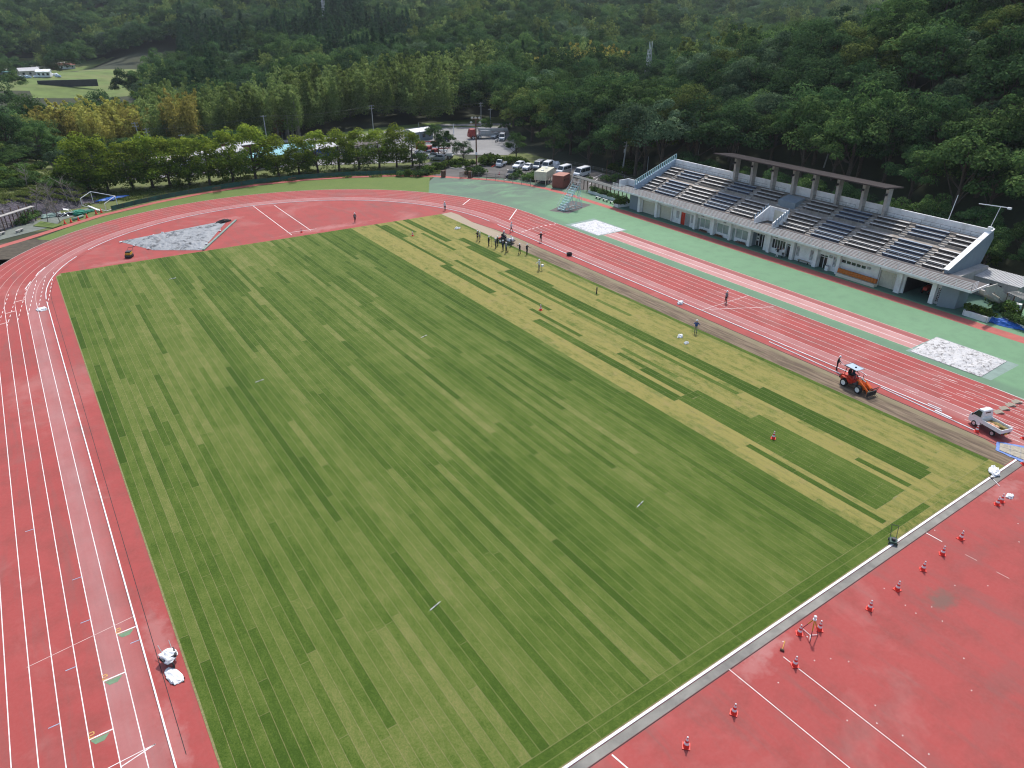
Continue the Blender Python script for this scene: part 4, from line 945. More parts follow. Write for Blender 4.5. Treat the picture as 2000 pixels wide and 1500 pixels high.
# ground cover types painted by place: stone bank, grassy bank, tree belt, far fields
m,t,b,new=nt('stone_bank'); v=coords(t); vo=t.nodes.new('ShaderNodeTexVoronoi'); vo.inputs['Scale'].default_value=2.6; lk(t,v,vo.inputs['Vector'])
c=mixc(t,ramp(t,vo.outputs['Distance'],[(.15,1.),(.55,0.)]),(.045,.042,.05),(.15,.135,.145)); c=mixc(t,ramp(t,noise(t,v,.6,5),[(.45,0.),(.7,.7)]),c,(.12,.10,.13)); lk(t,c,b.inputs['Base Color']); b.inputs['Roughness'].default_value=.95; bump(t,b,vo.outputs['Distance'],1,.12); MT['stone_bank']=m
mk('field_green',(.12,.17,.045),1,var=.3,scale=.12,world=True,dirt=(.22,.2,.09),dirt_amt=.7)
go_=bpy.data.objects['ground']; gme=go_.data
for k in ('stone_bank','bank_ground','field_green','verge'): gme.materials.append(MT[k])
cen=np.zeros(len(gme.polygons)*3,dtype=np.float32); gme.polygons.foreach_get('center',cen); cen=cen.reshape(-1,3)
bd=-seg_side(cen[:,0],cen[:,1],BANK); mi=np.zeros(len(cen),dtype=np.int32)
mi[(bd>4.6)&(bd<70)&(cen[:,1]<206)]=2; mi[(bd>-1.2)&(bd<=4.6)&(cen[:,1]<172)]=1
mi[(bd<=-1.2)&(cen[:,1]>150)&(cen[:,1]<186)&(cen[:,0]<100)&(cen[:,0]>-12)]=2
mi[(cen[:,0]>58)&(cen[:,0]<150)&(cen[:,1]>204)&(cen[:,1]<226)]=4
mi[(cen[:,0]>99)&(cen[:,0]<118)&(cen[:,1]>110)&(cen[:,1]<165)]=2
for a,c_,rx,ry in CLEAR: mi[((cen[:,0]-a)/(rx*1.25))**2+((cen[:,1]-c_)/(ry*1.25))**2<1]=3
gme.polygons.foreach_set('material_index',mi)
# ------------------------------------------------------------------ vehicles
def wheel(parent, x, y, r, w, rimc='rim_silver'):
    s=1 if y>0 else -1
    o=MB(); o.smooth=True; o.lathe([(r*.62,-w/2),(r*.93,-w/2),(r,-w*.3),(r,w*.3),(r*.93,w/2),(r*.62,w/2)],n=18,M=Matrix.Rotation(PI/2,4,'X')); ty=o.build('wheel',MT['black_rubber'],parent,loc=(x,y,r))
    o=MB(); o.lathe([(0,w*.34),(r*.3,w*.36),(r*.58,w*.42),(r*.63,w*.5),(r*.63,-w*.4),(0,-w*.4)],n=14,M=Matrix.Rotation(PI/2 if s<0 else -PI/2,4,'X')); o.build('rim',MT[rimc],ty)
    return ty
def hull(name, prof, paint, parent, bev=.05):
    o=MB(); n=len(prof); vs=[(p[0],p[2],p[1]) for p in prof]+[(p[0],-p[2],p[1]) for p in prof]
    o.add(vs,[tuple(range(n)),tuple(range(2*n-1,n-1,-1))]+[(i,n+i,n+(i+1)%n,(i+1)%n) for i in range(n)])
    return o.build(name,MT[paint],parent,bevel=bev)
def gl(parent, pts, name='window', mat='glass', th=.012):
    """pane from 3-D corner points, given a little thickness along its normal"""
    a,b_,c=[Vector(p) for p in pts[:3]]; n=(b_-a).cross(c-a).normalized()*th; o=MB(); k=len(pts)
    o.add([tuple(Vector(p)-n) for p in pts]+[tuple(Vector(p)+n) for p in pts],[tuple(range(k)),tuple(range(2*k-1,k-1,-1))]+[(i,(i+1)%k,k+(i+1)%k,k+i) for i in range(k)])
    return o.build(name,MT[mat],parent)
def sidewins(root, wins, wz):
    for pts in wins:
        for s in (1,-1): gl(root,[(x,s*(wz(z)+.004),z) for x,z in pts],'side_window')
def van(label,loc,rz,group,paint='car_white',lower=None,L=4.7,Wd=.86,Ht=2.0,name='van',cat='van'):
    r=thing(name,label,cat,loc,rz,group); h=L/2
    prof=[(-h,.32,Wd*.96),(-h-.02,.95,Wd),(-h+.06,Ht-.12,Wd*.88),(-h+.2,Ht,Wd*.80),(h-1.35,Ht,Wd*.80),(h-1.15,Ht-.05,Wd*.8),(h-.42,1.12,Wd*.93),(h-.08,.98,Wd*.93),(h,.75,Wd*.94),(h,.34,Wd*.92),(h-.1,.24,Wd*.9),(-h+.1,.24,Wd*.94)]
    hull('body',prof,paint,r)
    if lower:
        o=MB()
        for s in (1,-1): o.box((-.15,s*(Wd+.002),.68),(L-1.0,.03,.62))
        o.build('lower_panel',MT[lower],r)
    wz=lambda z: Wd*(1-.12*max(0,(z-.95)/(Ht-1.07)))
    t_,b_=Ht-.22,1.12
    sidewins(r,[[(h-1.0,b_),(h-.62,b_),(h-1.12,t_),(h-1.4,t_)] if False else [(h-1.45,b_),(h-.66,b_),(h-1.12,t_),(h-1.45,t_)],[(-.15,b_),(h-1.55,b_),(h-1.55,t_),(-.15,t_)],[(-h+.25,b_),(-.25,b_),(-.25,t_),(-h+.32,t_)]],wz)
    gl(r,[(h-1.13,-Wd*.74,Ht-.1),(h-1.13,Wd*.74,Ht-.1),(h-.47,Wd*.84,1.17),(h-.47,-Wd*.84,1.17)],'windscreen',th=.02)
    gl(r,[(-h+.02,-Wd*.78,1.15),(-h+.02,Wd*.78,1.15),(-h+.08,Wd*.72,Ht-.28),(-h+.08,-Wd*.72,Ht-.28)],'rear_window',th=.02)
    for x in (h-.85,-h+.85):
        for s in (1,-1): wheel(r,x,s*(Wd-.08),.31,.19)
    for s in (1,-1):
        o=MB(); o.box((h-.03,s*Wd*.72,.82),(.1,.3,.17)); o.build('headlight',MT['lamp_glass'],r)
        o=MB(); o.box((-h,s*Wd*.86,.95),(.06,.12,.4)); o.build('tail_light',MT['tail_red'],r)
        o=MB(); o.box((h-.75,s*(Wd+.1),1.2),(.1,.16,.2)); o.build('mirror',MT[paint],r)
    o=MB(); o.box((h,0,.5),(.05,Wd*1.2,.2)); o.build('grille',MT['dark_steel'],r)
    return r
def car(label,loc,rz,group,paint='car_white',L=4.3,Wd=.85,Ht=1.5,name='car',hatch=True):
    r=thing(name,label,'car',loc,rz,group); h=L/2
    back=[(-h,.35,Wd*.93),(-h,.85,Wd*.95),(-h+.12,1.0,Wd*.92),(-h+.35,Ht-.12,Wd*.72)] if hatch else [(-h,.35,Wd*.93),(-h,.82,Wd*.95),(-h+.1,.95,Wd*.9),(-h+.75,1.0,Wd*.9),(-h+1.3,Ht-.06,Wd*.72)]
    prof=back+[(-h+(.8 if hatch else 1.6),Ht,Wd*.7),(.25,Ht-.02,Wd*.7),(h-1.25,.98,Wd*.92),(h-.2,.82,Wd*.9),(h,.62,Wd*.86),(h,.32,Wd*.86),(h-.12,.22,Wd*.84),(-h+.12,.22,Wd*.88)]
    hull('body',prof,paint,r)
    wz=lambda z: Wd*(.94-.24*max(0,(z-.95)/(Ht-.97)))
    bk=-h+.55 if hatch else -h+1.25
    sidewins(r,[[(bk-.05,1.0),(-.05,1.0),(-.05,Ht-.1),(bk+.28,Ht-.14)],[(.03,1.0),(h-1.45,1.0),(.32,Ht-.12),(.03,Ht-.1)]],wz)
    gl(r,[(.36,-Wd*.64,Ht-.08),(.36,Wd*.64,Ht-.08),(h-1.33,Wd*.8,1.02),(h-1.33,-Wd*.8,1.02)],'windscreen',th=.02)
    gl(r,[(bk-.38,-Wd*.7,1.06),(bk-.38,Wd*.7,1.06),(bk-.2,Wd*.62,Ht-.16),(bk-.2,-Wd*.62,Ht-.16)],'rear_window',th=.02)
    for x in (h-.85,-h+.8):
        for s in (1,-1): wheel(r,x,s*(Wd-.08),.31,.19)
    for s in (1,-1):
        o=MB(); o.box((h-.06,s*Wd*.66,.7),(.16,.3,.12)); o.build('headlight',MT['lamp_glass'],r)
        o=MB(); o.box((-h,s*Wd*.76,.82),(.06,.22,.14)); o.build('tail_light',MT['tail_red'],r)
    o=MB(); o.box((h,0,.45),(.05,Wd*1.1,.18)); o.build('grille',MT['dark_steel'],r)
    return r
def minitruck(label,loc,rz,group=None,load=True,paint='car_white',name='pickup_truck',cab='car_white'):
    r=thing(name,label,'pickup',loc,rz,group); h=1.7; Wd=.72
    prof=[(.42,.35,Wd),(.42,1.3,Wd*.96),(.5,1.76,Wd*.84),(.62,1.82,Wd*.8),(1.0,1.8,Wd*.8),(1.42,1.12,Wd*.94),(1.64,.98,Wd*.94),(1.7,.7,Wd*.94),(1.7,.36,Wd*.92),(1.6,.26,Wd*.92),(.5,.26,Wd*.95)]
    hull('cab',prof,cab,r,.045)
    wz=lambda z: Wd*(1-.16*max(0,(z-1.1)/.7))
    sidewins(r,[[(.55,1.12),(1.36,1.12),(1.0,1.66),(.6,1.66)]],wz)
    gl(r,[(1.03,-Wd*.72,1.74),(1.03,Wd*.72,1.74),(1.42,Wd*.84,1.14),(1.42,-Wd*.84,1.14)],'windscreen',th=.02)
    gl(r,[(.45,-Wd*.5,1.3),(.45,Wd*.5,1.3),(.49,Wd*.45,1.62),(.49,-Wd*.45,1.62)],'rear_window',th=.02)
    o=MB(); o.bx(-1.7,.38,-.72,.72,.62,.68); o.mat(1).bx(-1.66,.36,-.68,.68,.681,.70); o.build('bed',mt(paint,'bed_floor'),r)
    for n,a in (('side_board',(-1.7,.38,.69,.735)),('side_board',(-1.7,.38,-.735,-.69)),('tailboard',(-1.74,-1.7,-.735,.735)),('front_board',(.36,.4,-.7,.7))):
        o=MB(); hh=.98 if n!='front_board' else 1.05; o.bx(a[0],a[1],a[2],a[3],.64,hh)
        o.bx(a[0]-.01,a[1]+.01,a[2]-.01,a[3]+.01,hh,hh+.025); o.build(n,mt(paint),r,fix=False)
    o=MB(); o.bx(-1.55,.6,-.4,.4,.38,.6); o.bx(-1.72,-1.6,-.6,.6,.45,.6); o.build('chassis',MT['dark_steel'],r)
    for x in (1.0,-.95):
        for s in (1,-1): wheel(r,x,s*.62,.27,.16)
    for s in (1,-1):
        o=MB(); o.box((1.69,s*.5,.72),(.05,.22,.16)); o.build('headlight',MT['lamp_glass'],r)
        o=MB(); o.box((-1.75,s*.5,.52),(.04,.2,.09)); o.build('tail_light',MT['tail_red'],r)
        o=MB(); o.box((1.3,s*.84,1.15),(.08,.14,.2)); o.build('mirror',MT['dark_steel'],r)
    o=MB(); o.box((-1.76,0,.52),(.02,.33,.165)); o.build('number_plate',MT['yellow_paint'],r)
    return r
a=g(1903,832); c=g(1934,850); ang=math.atan2(a[1]-c[1],a[0]-c[0])
tc=((a[0]+c[0])/2,(a[1]+c[1])/2); off=rot2(0,-.62,ang); KT=(tc[0]+off[0]+rot2(-.02,0,ang)[0]-0,tc[1]+off[1]+0)
# wheels seen are the near (left) pair: the centre line lies half a track to the right
tr=minitruck('small white pickup truck with its open bed loaded, parked on the home straight',(tc[0]+rot2(-.02,-.62,ang)[0],tc[1]+rot2(-.02,-.62,ang)[1],.006),ang)
tr.scale=(1.02,1.0,1.06)
TRL=tr.location.copy()
o=MB(); o.smooth=True; o.sphere((0,0,.1),.55,12,7,(1.0,.55,.26),.12); o.sphere((-.55,-.1,.1),.4,10,6,(.9,.6,.3),.12)
q=rot2(-.75,-.25,ang); tag(o.build('soil_heap',MT['bed_floor'],loc=(TRL[0]+q[0],TRL[1]+q[1],.76),rz=ang),'heap of yellow brown sod and soil in the bed of the small truck','soil heap')
o=MB(); o.smooth=True
for k in range(4): o.sphere((-.25*k+.35,.05*((-1)**k),.08),.24,9,6,(1,.8,.5),.15)
q=rot2(-.5,.25,ang); tag(o.build('orange_sack',M('sack_orange',(.62,.33,.2),.8,var=.3,scale=6),loc=(TRL[0]+q[0],TRL[1]+q[1],.78),rz=ang),'crumpled orange and cream sacks lying in the bed of the small truck','sack')
# car park
CP=[('car',(1013,330),'white compact car with a dark grille, between the small pickup and the white sedan'),('car2',(1032,332.5),'white sedan with clear windows beside the silver van'),('vanS',(1052,333),'silver grey van with a white roof beside the white sedan'),('vanW',(1069,334),'white van with dark side, half hidden by the cream tanks'),('vanG',(1101,341),'silver van with white roof behind the brick red container'),('vanR',(1136,346),'big white van with black windows, alone at the end of the row')]
CA=math.radians(214)
for kind,(px,py),lab in CP:
    x,y,_=g(px,py-2)
    if kind=='car': car(lab,(x,y,.005),CA-.12,'cars and vans in the car park',Ht=1.55)
    elif kind=='car2': car(lab,(x,y,.005),CA-.1,'cars and vans in the car park',Ht=1.45,hatch=False)
    elif kind=='vanS': van(lab,(x+.6,y+.8,.005),CA,'cars and vans in the car park',lower='car_silver',paint='car_silver')
    elif kind=='vanW': van(lab,(x+.4,y+.6,.005),CA,'cars and vans in the car park',lower='car_silver',L=4.4)
    elif kind=='vanG': van(lab,(x,y,.005),CA-.25,'cars and vans in the car park',lower='car_silver',L=4.6)
    else: van(lab,(x,y,.005),CA-.3,'cars and vans in the car park',L=5.0,Wd=.9,Ht=2.1)
x,y,_=g(979,325); minitruck('small white pickup truck facing the field in the car park',(x,y,.005),CA-.1,'cars and vans in the car park')
x,y,_=g(998,345); car('black car half hidden by a bush outside the fence',(x,y,.005),CA+.1,'cars and vans in the car park','car_dark')

# ---- red wheel loader with a flat canopy
a=g(1648,754); c=g(1677,770); ang=math.atan2(c[1]-a[1],c[0]-a[0]); LD=((a[0]+c[0])/2,(a[1]+c[1])/2)
q=rot2(0,.62,ang); LDC=(LD[0]+q[0],LD[1]+q[1])
WL=thing('wheel_loader','red wheel loader with a flat blue grey canopy and fork grab on the dirt strip','loader',(LDC[0],LDC[1],.013),ang)
hull('rear_body',[(-1.75,.5,.5),(-1.8,1.0,.52),(-1.7,1.22,.5),(-.75,1.3,.5),(-.35,1.05,.48),(-.2,.62,.45),(-.5,.45,.42)],'red_paint',WL,.05)
o=MB(); o.box((-1.85,0,.8),(.22,1.0,.42)); o.build('counterweight',MT['dark_steel'],WL,bevel=.03)
for s in (1,-1):
    o=MB(); o.prism([(-1.6,.98),(-1.4,1.12),(-.75,1.12),(-.42,.8),(-.42,.72),(-.78,1.04),(-1.38,1.04),(-1.58,.92)],s*.45,s*.82); o.build('fender',MT['red_paint'],WL)
o=MB(); o.bx(-.75,.35,-.42,.42,.55,.68); o.bx(.15,.38,-.36,.36,.68,1.15); o.build('platform',MT['dark_steel'],WL,bevel=.02)
hull('front_frame',[(.1,.45,.3),(.1,1.25,.28),(.55,1.35,.28),(1.1,.85,.3),(1.1,.4,.3)],'orange_paint',WL,.04)
for x in (-1.08,.78):
    for s in (1,-1): wheel(WL,x,s*.62,.44,.33,'white_paint')
o=MB(); o.bx(-1.12,-.62,-.26,.26,1.3,1.4); o.bx(-1.2,-1.1,-.26,.26,1.38,1.85); o.build('seat',MT['black_rubber'],WL,bevel=.03)
for s in (1,-1):
    o=MB(); o.path([(-1.45,s*.4,1.15),(-1.3,s*.42,2.2)],.045,6); o.build('canopy_post',MT['purple_red'],WL)
o=MB(); o.box((-.78,0,2.26),(1.5,1.15,.045)); o.mat(1); o.box((-.78,.585,2.25),(1.56,.05,.09)); o.box((-.78,-.585,2.25),(1.56,.05,.09)); o.box((-1.55,0,2.25),(.05,1.2,.09)); o.build('canopy',mt('pale_blue','dark_steel'),WL)
for s in (1,-1):
    o=MB(); o.prism([(.3,1.22),(.4,1.38),(1.0,1.12),(1.75,.72),(1.9,.32),(1.76,.3),(1.58,.6),(.95,.92)],s*.34,s*.44); o.build('lift_arm',MT['orange_paint'],WL)
    o=MB(); o.path([(.45,s*.28,.75),(1.3,s*.28,.85)],.05,6); o.build('cylinder',MT['dark_steel'],WL)
o=MB(); o.prism([(.9,1.15),(1.15,1.3),(1.75,.95),(1.85,.7),(1.6,.78)],-.12,.12); o.mat(1); o.path([(.4,0,1.45),(1.0,0,1.3)],.06,6); o.build('tilt_link',mt('orange_paint','grey_steel'),WL)
o=MB(); o.box((1.95,0,.42),(.1,1.25,.5)); 
for k in range(6): yy=-.6+k*.24; o.path([(1.98,yy,.2),(2.05,yy,.75),(2.2,yy,1.2)],.028,5); o.path([(1.95,yy,.2),(2.35,yy,.12)],.03,5)
o.cyl((2.17,-.62,1.12),(2.17,.62,1.12),.03,n=6); o.build('fork_grab',MT['dark_steel'],WL)
o=MB(); o.cyl((.15,0,1.1),(-.1,0,1.5),.025,n=6); o.lathe([(.17,0),(.2,.015),(.17,.03)],(0,0,0),14,Matrix.Translation((-.12,0,1.53))@Matrix.Rotation(-.5,4,'Y')); o.build('steering_wheel',MT['black_rubber'],WL)
o=MB(); o.cyl((.4,.2,1.3),(.4,.2,1.8),.03,n=6); o.build('exhaust',MT['dark_steel'],WL)

# ---- little dark ride-on roller carrier with a silver drum among the crew
x,y,_=g(985,474); RC=thing('ride_on_roller','dark ride on roller with a silver drum, surrounded by the crew in white helmets','roller',(x+.2,y-.2,.013),-1.15)
o=MB(); o.bx(-.9,.5,-.45,.45,.35,.75); o.bx(-.85,-.1,-.4,.4,.75,1.0); o.build('body',MT['dark_steel'],RC,bevel=.05)
o=MB(); o.smooth=True; o.cyl((.95,-.62,.48),(.95,.62,.48),.48,n=20); o.build('drum',MT['rim_silver'],RC)
o=MB(); o.bx(.5,1.45,.64,.7,.4,.55); o.bx(.5,1.45,-.7,-.64,.4,.55); o.bx(1.42,1.5,-.7,.7,.4,.55); o.build('drum_frame',MT['dark_steel'],RC)
o=MB(); o.bx(-.75,-.3,-.25,.25,1.0,1.08); o.bx(-.82,-.74,-.25,.25,1.05,1.45); o.build('seat',MT['black_rubber'],RC,bevel=.03)
o=MB(); o.bx(-1.25,-.9,-.4,.4,.45,.85); o.build('hood',MT['red_paint'],RC,bevel=.04)
for s in (1,-1): wheel(RC,-.75,s*.52,.36,.24,'white_paint')
# yellow and black walk-behind roller on the D
x,y,_=g(253,503); YR=thing('walk_behind_roller','black and yellow walk behind roller parked beside the grey tarpaulin','roller',(x,y,.006),-2.05)
o=MB(); o.smooth=True; o.cyl((.3,-.48,.28),(.3,.48,.28),.28,n=18); o.build('front_drum',MT['dark_steel'],YR)
o=MB(); o.smooth=True; o.cyl((-.45,-.48,.28),(-.45,.48,.28),.28,n=18); o.build('rear_drum',MT['dark_steel'],YR)
o=MB(); o.bx(-.6,.45,-.42,.42,.45,.85); o.build('housing',MT['yellow_paint'],YR,bevel=.05)
o=MB(); o.bx(-.5,.3,-.38,.38,.85,1.05); o.build('engine_cover',MT['dark_steel'],YR,bevel=.05)
o=MB(); o.path([(-.6,-.35,.8),(-1.3,-.35,1.25),(-1.3,.35,1.25),(-.6,.35,.8)],.03,6); o.build('handlebar',MT['dark_steel'],YR)
o=MB(); 
for s in (1,-1): o.bx(-.5,.36,s*.5-.02,s*.5+.02,.25,.5)
o.build('side_plate',MT['dark_steel'],YR)
# red tractor inside the garage
GT=thing('tractor','dark red tractor parked inside the open garage under the grandstand','tractor',(104.6,44.6,.01),PI)
hull('bonnet',[(.2,.6,.35),(.2,1.15,.35),(1.4,1.05,.3),(1.5,.6,.3)],'red_paint',GT,.05)
for s in (1,-1): wheel(GT,-.6,s*.6,.6,.35,'red_paint'); wheel(GT,1.1,s*.5,.35,.2,'red_paint')
o=MB(); o.bx(-1,.3,-.35,.35,.6,.95); o.bx(-.8,-.4,-.25,.25,.95,1.3); o.build('rear_body',MT['dark_steel'],GT,bevel=.04)
# ---- depot vehicles
def crane_truck(label,px,py,rz,z=.03,boom=True,s=1.0,col='truck_red'):
    x,y,_=g(px,py); r=thing('crane_truck',label,'truck',(x,y,z),rz,'red trucks in the depot'); r.scale=(s,s,s)
    hull('cab',[(1.6,.5,1.1),(1.6,2.3,1.02),(1.8,2.6,.98),(3.0,2.55,.98),(3.3,1.5,1.08),(3.4,.5,1.08)],col,r,.06)
    gl(r,[(3.04,-.8,2.4),(3.04,.8,2.4),(3.28,.88,1.55),(3.28,-.88,1.55)],'windscreen',th=.03)
    for q in (1,-1): gl(r,[(2.0,q*1.07,1.5),(3.0,q*1.09,1.5),(2.85,q*1.02,2.3),(2.0,q*1.02,2.3)],'side_window')
    o=MB(); o.bx(-3.4,1.5,-1.1,1.1,.85,1.05); o.build('flatbed',MT['light_roof'],r)
    for n_,yy in (('side_board',1.08),('side_board',-1.08)): o=MB(); o.bx(-3.4,1.3,yy-.03,yy+.03,1.05,1.45); o.build(n_,MT['car_white'],r)
    for xx in (2.5,-1.6,-2.6):
        for q in (1,-1): wheel(r,xx,q*.95,.46,.3)
    if boom:
        o=MB(); o.bx(1.1,1.5,-.3,.3,1.05,2.6); o.path([(1.3,0,2.6),(-2.6,0,3.0)],.16,6); o.build('crane',MT['truck_red'],r)
    return r
crane_truck('red cabbed crane truck, leftmost of the red trucks nearest the tree row',836,296,2.2,s=.95); crane_truck('red cabbed truck with folded red crane, middle of the red trucks nearest the tree row',851,303,2.25,s=.9); crane_truck('red cabbed truck with maroon tail, nearest the two round bushes',864,309,2.3,s=.9)
x,y,_=g(950,270); r=thing('mobile_crane','long grey mobile crane with a red cab across the back of the depot yard','crane',(x,y,.03),2.85)
hull('cab',[(3.4,.6,1.2),(3.4,2.6,1.15),(3.7,2.9,1.1),(5.2,2.8,1.1),(5.6,1.7,1.2),(5.7,.6,1.2)],'truck_red',r,.08)
gl(r,[(5.24,-.9,2.6),(5.24,.9,2.6),(5.55,1,1.75),(5.55,-1,1.75)],'windscreen',th=.03)
o=MB(); o.bx(-5.6,3.3,-1.2,1.2,.8,1.3); o.build('chassis',MT['grey_steel'],r)
o=MB(); o.bx(-1.2,2.2,-1.1,1.1,1.3,2.4); o.build('superstructure',MT['light_roof'],r,bevel=.06)
o=MB(); o.prism([(2.6,2.3),(2.6,3.1),(-6.6,2.5),(-6.8,1.9)],-.4,.4); o.build('boom',MT['light_roof'],r,bevel=.04)
for xx in (4.4,2.4,-2.8,-4.1):
    for q in (1,-1): wheel(r,xx,q*1.05,.55,.35)
x,y,_=g(968,269); car('white and black car parked behind the blue van in the depot',(x,y,.03),CA,'depot cars','car_white')
x,y,_=g(981,274); van('blue van with a white roof beside the motorbike in the depot',(x,y,.03),CA+.3,'depot cars','car_white',lower='blue_cloth',L=4.2)
for px,py,k,lab in ((866,276,'dark','dark car under the small tree at the far edge of the depot'),(826,300,'white','white car closest to the tree row beside the red trucks'),(838,304,'silver','silver car between two white ones beside the red trucks'),(846,309,'white','white car between two silver ones beside the red trucks'),(856,313,'silver','silver car nearest the round bushes beside the red trucks')):
    x,y,_=g(px,py); car(lab,(x,y,.03),2.3,'depot cars','car_'+k)
x,y,_=g(970,278); r=thing('motorbike','white motorbike standing in front of the blue van in the depot','motorbike',(x,y,.03),.6)
for xx in (.65,-.65): wheel(r,xx,0,.32,.1)
o=MB(); o.bx(-.45,.3,-.12,.12,.45,.8); o.path([(.65,0,.32),(.45,0,1.0)],.04,6); o.cyl((.45,-.35,1.02),(.45,.35,1.02),.02,n=6); o.bx(-.7,-.2,-.14,.14,.78,.88); o.build('body',MT['car_white'],r)
# ------------------------------------------------------------------ people: one skinned body each
def person(label, px, py, rz, top='black_cloth', legs='black_cloth', pose=None, group='workers on the field', helmet='helmet_white', z=.03, pos=None, arm_mat=None, vest=None, h=1.7, sit=False):
    P=dict(la=(.12,.0,.25),ra=(.12,.0,.25),stride=.0,lean=0.0,hips=.1,head=0.0); P.update(pose or {})
    x,y=(g(px,py)[:2] if pos is None else pos); r=thing('person',label,'person',(x,y,z),rz,group); k=h/1.7
    V=[];E=[];Rd=[];Mi=[]
    def add(p,rad,par,mat): V.append(Vector(p)*k); Rd.append(rad*k); Mi.append(mat); 
    def v(p,rad,par,mat):
        add(p,rad,par,mat); i=len(V)-1
        if par is not None: E.append((par,i))
        return i
    ln=P['lean']; hz=.9 if not sit else 0.0
    def T(q):  # torso lean about the hips (towards +y)
        dy,dz=q[1],q[2]-hz; return (q[0],dy*math.cos(ln)+dz*math.sin(ln),hz-dy*math.sin(ln)+dz*math.cos(ln))
    pel=v((0,0,hz),.115,None,1); sp=v(T((0,0,hz+.2)),.125,pel,0); ch=v(T((0,.0,hz+.43)),.14,sp,0); nk=v(T((0,.01,hz+.57)),.055,ch,2)
    hb=v(T((0,.03+.05*P['head'],hz+.65)),.075,nk,2); ht=v(T((0,.035+.07*P['head'],hz+.76)),.085,hb,2); nose=v(T((0,.125+.07*P['head'],hz+.69)),.02,hb,2)
    for s,key in ((-1,'la'),(1,'ra')):
        fw,ab,el=P[key]                                     # forward swing, sideways lift, elbow bend
        sh=v(T((s*.19,0,hz+.48)),.066,ch,0)
        d=Vector((s*math.sin(ab),math.sin(fw)*math.cos(ab),-math.cos(fw)*math.cos(ab))); e=Vector((s*.19,0,hz+.48))+d*.28
        ax=Vector((1,0,0)); d2=(Matrix.Rotation(el,3,'X')@d) if ab<.8 else (Matrix.Rotation(-s*el*.6,3,'Y')@d)
        w_=e+d2*.25; eb=v(T(e),.048,sh,0 if arm_mat is None else 3); wr=v(T(w_),.033,eb,0 if arm_mat is None else 2); pm_=v(T(w_+d2*.07),.036,wr,2)
        side=d2.cross(Vector((0,1,.2))).normalized()
        for f in range(4):
            b_=w_+d2*.12+side*(f-1.5)*.021; f1=v(T(b_),.0095,pm_,2); f2=v(T(b_+d2*(.035+.01*(f in(1,2)))+Vector((0,.012,0))),.0085,f1,2); v(T(b_+d2*(.06+.012*(f in(1,2)))+Vector((0,.03,0))),.007,f2,2)
        t1=v(T(w_+d2*.05-side*.045+Vector((0,.02,0))),.0105,wr,2); v(T(w_+d2*.09-side*.06+Vector((0,.035,0))),.0085,t1,2)
    for s in (-1,1):
        st_=P['stride']*s; hp=v((s*.095,0,hz-.05),.095,pel,1)
        if sit:
            kn=v((s*.14,.42,hz-.02),.072,hp,1); an=v((s*.14,.46,hz-.42),.048,kn,1); he=v((s*.14,.42,hz-.47),.04,an,4); v((s*.15,.62,hz-.49),.036,he,4)
        else:
            kn=v((s*P['hips']*1.05,st_*.5+.03,.48),.066,hp,1); an=v((s*P['hips']*1.2,st_,.09),.045,kn,1); he=v((s*P['hips']*1.2,st_-.04,.045),.042,an,4); v((s*P['hips']*1.35,st_+.17,.035),.035,he,4)
    me=bpy.data.meshes.new('body'); me.from_pydata(V,E,[]); o=bpy.data.objects.new('body',me); COL.objects.link(o)
    md=o.modifiers.new('s','SKIN'); sv=me.skin_vertices[0].data
    for i,q in enumerate(Rd): sv[i].radius=(q*(1.18 if Mi[i] in (0,) and i in (sp,ch) else 1),q); sv[i].use_root=(i==0)
    o.modifiers.new('u','SUBSURF').levels=1
    dg=bpy.context.evaluated_depsgraph_get(); me2=bpy.data.meshes.new_from_object(o.evaluated_get(dg)); o.modifiers.clear(); o.data=me2; bpy.data.meshes.remove(me)
    for m_ in (top,legs,'skin',arm_mat or top,'black_rubber'): me2.materials.append(MT[m_])
    seg=[(V[a],V[b],Mi[b] if Mi[b]!=0 or True else 0) for a,b in E]
    A=np.array([s[0] for s in seg]);B=np.array([s[1] for s in seg]);mi=np.array([s[2] for s in seg]); n=len(me2.polygons); c=np.zeros(n*3,dtype=np.float32); me2.polygons.foreach_get('center',c); c=c.reshape(-1,1,3)
    ab=B-A; t=np.clip(((c-A)*ab).sum(-1)/((ab*ab).sum(-1)+1e-9),0,1); d=np.linalg.norm(c-(A+t[...,None]*ab),axis=-1); me2.polygons.foreach_set('material_index',mi[d.argmin(1)].astype(np.int32)); me2.polygons.foreach_set('use_smooth',[True]*n)
    o.parent=r
    hd=V[ht]; hbv=V[hb]; up=(hd-hbv).normalized(); Mh=Matrix.Translation(hd+up*.0)@up.to_track_quat('Z','Y').to_matrix().to_4x4()
    hm=MB(); hm.smooth=True; hm.lathe([(.15*k,-.015),(.155*k,-.005),(.118*k,.0),(.116*k,.045*k),(.09*k,.1*k),(.045*k,.128*k),(0,.134*k)],(0,0,0),14,Mh)
    hm.build('helmet' if helmet!='hair' else 'hair',MT[helmet] if helmet!='hair' else MT['black_cloth'],r)
    fc=MB(); fwd=Vector(T((0,1,hz)))-Vector(T((0,0,hz)))
    for s in (-1,1):
        p=hbv+Vector((s*.032*k,0,.055*k))+fwd*.083*k; fc.box(tuple(p),(.018,.01,.01)); fc.box(tuple(hbv+Vector((s*.085*k,0,.03))),(.015,.03,.05))
    fc.box(tuple(hbv+fwd*.083*k+Vector((0,0,-.02))),(.045,.008,.01)); fc.build('face',MT['wood_brown'],r)
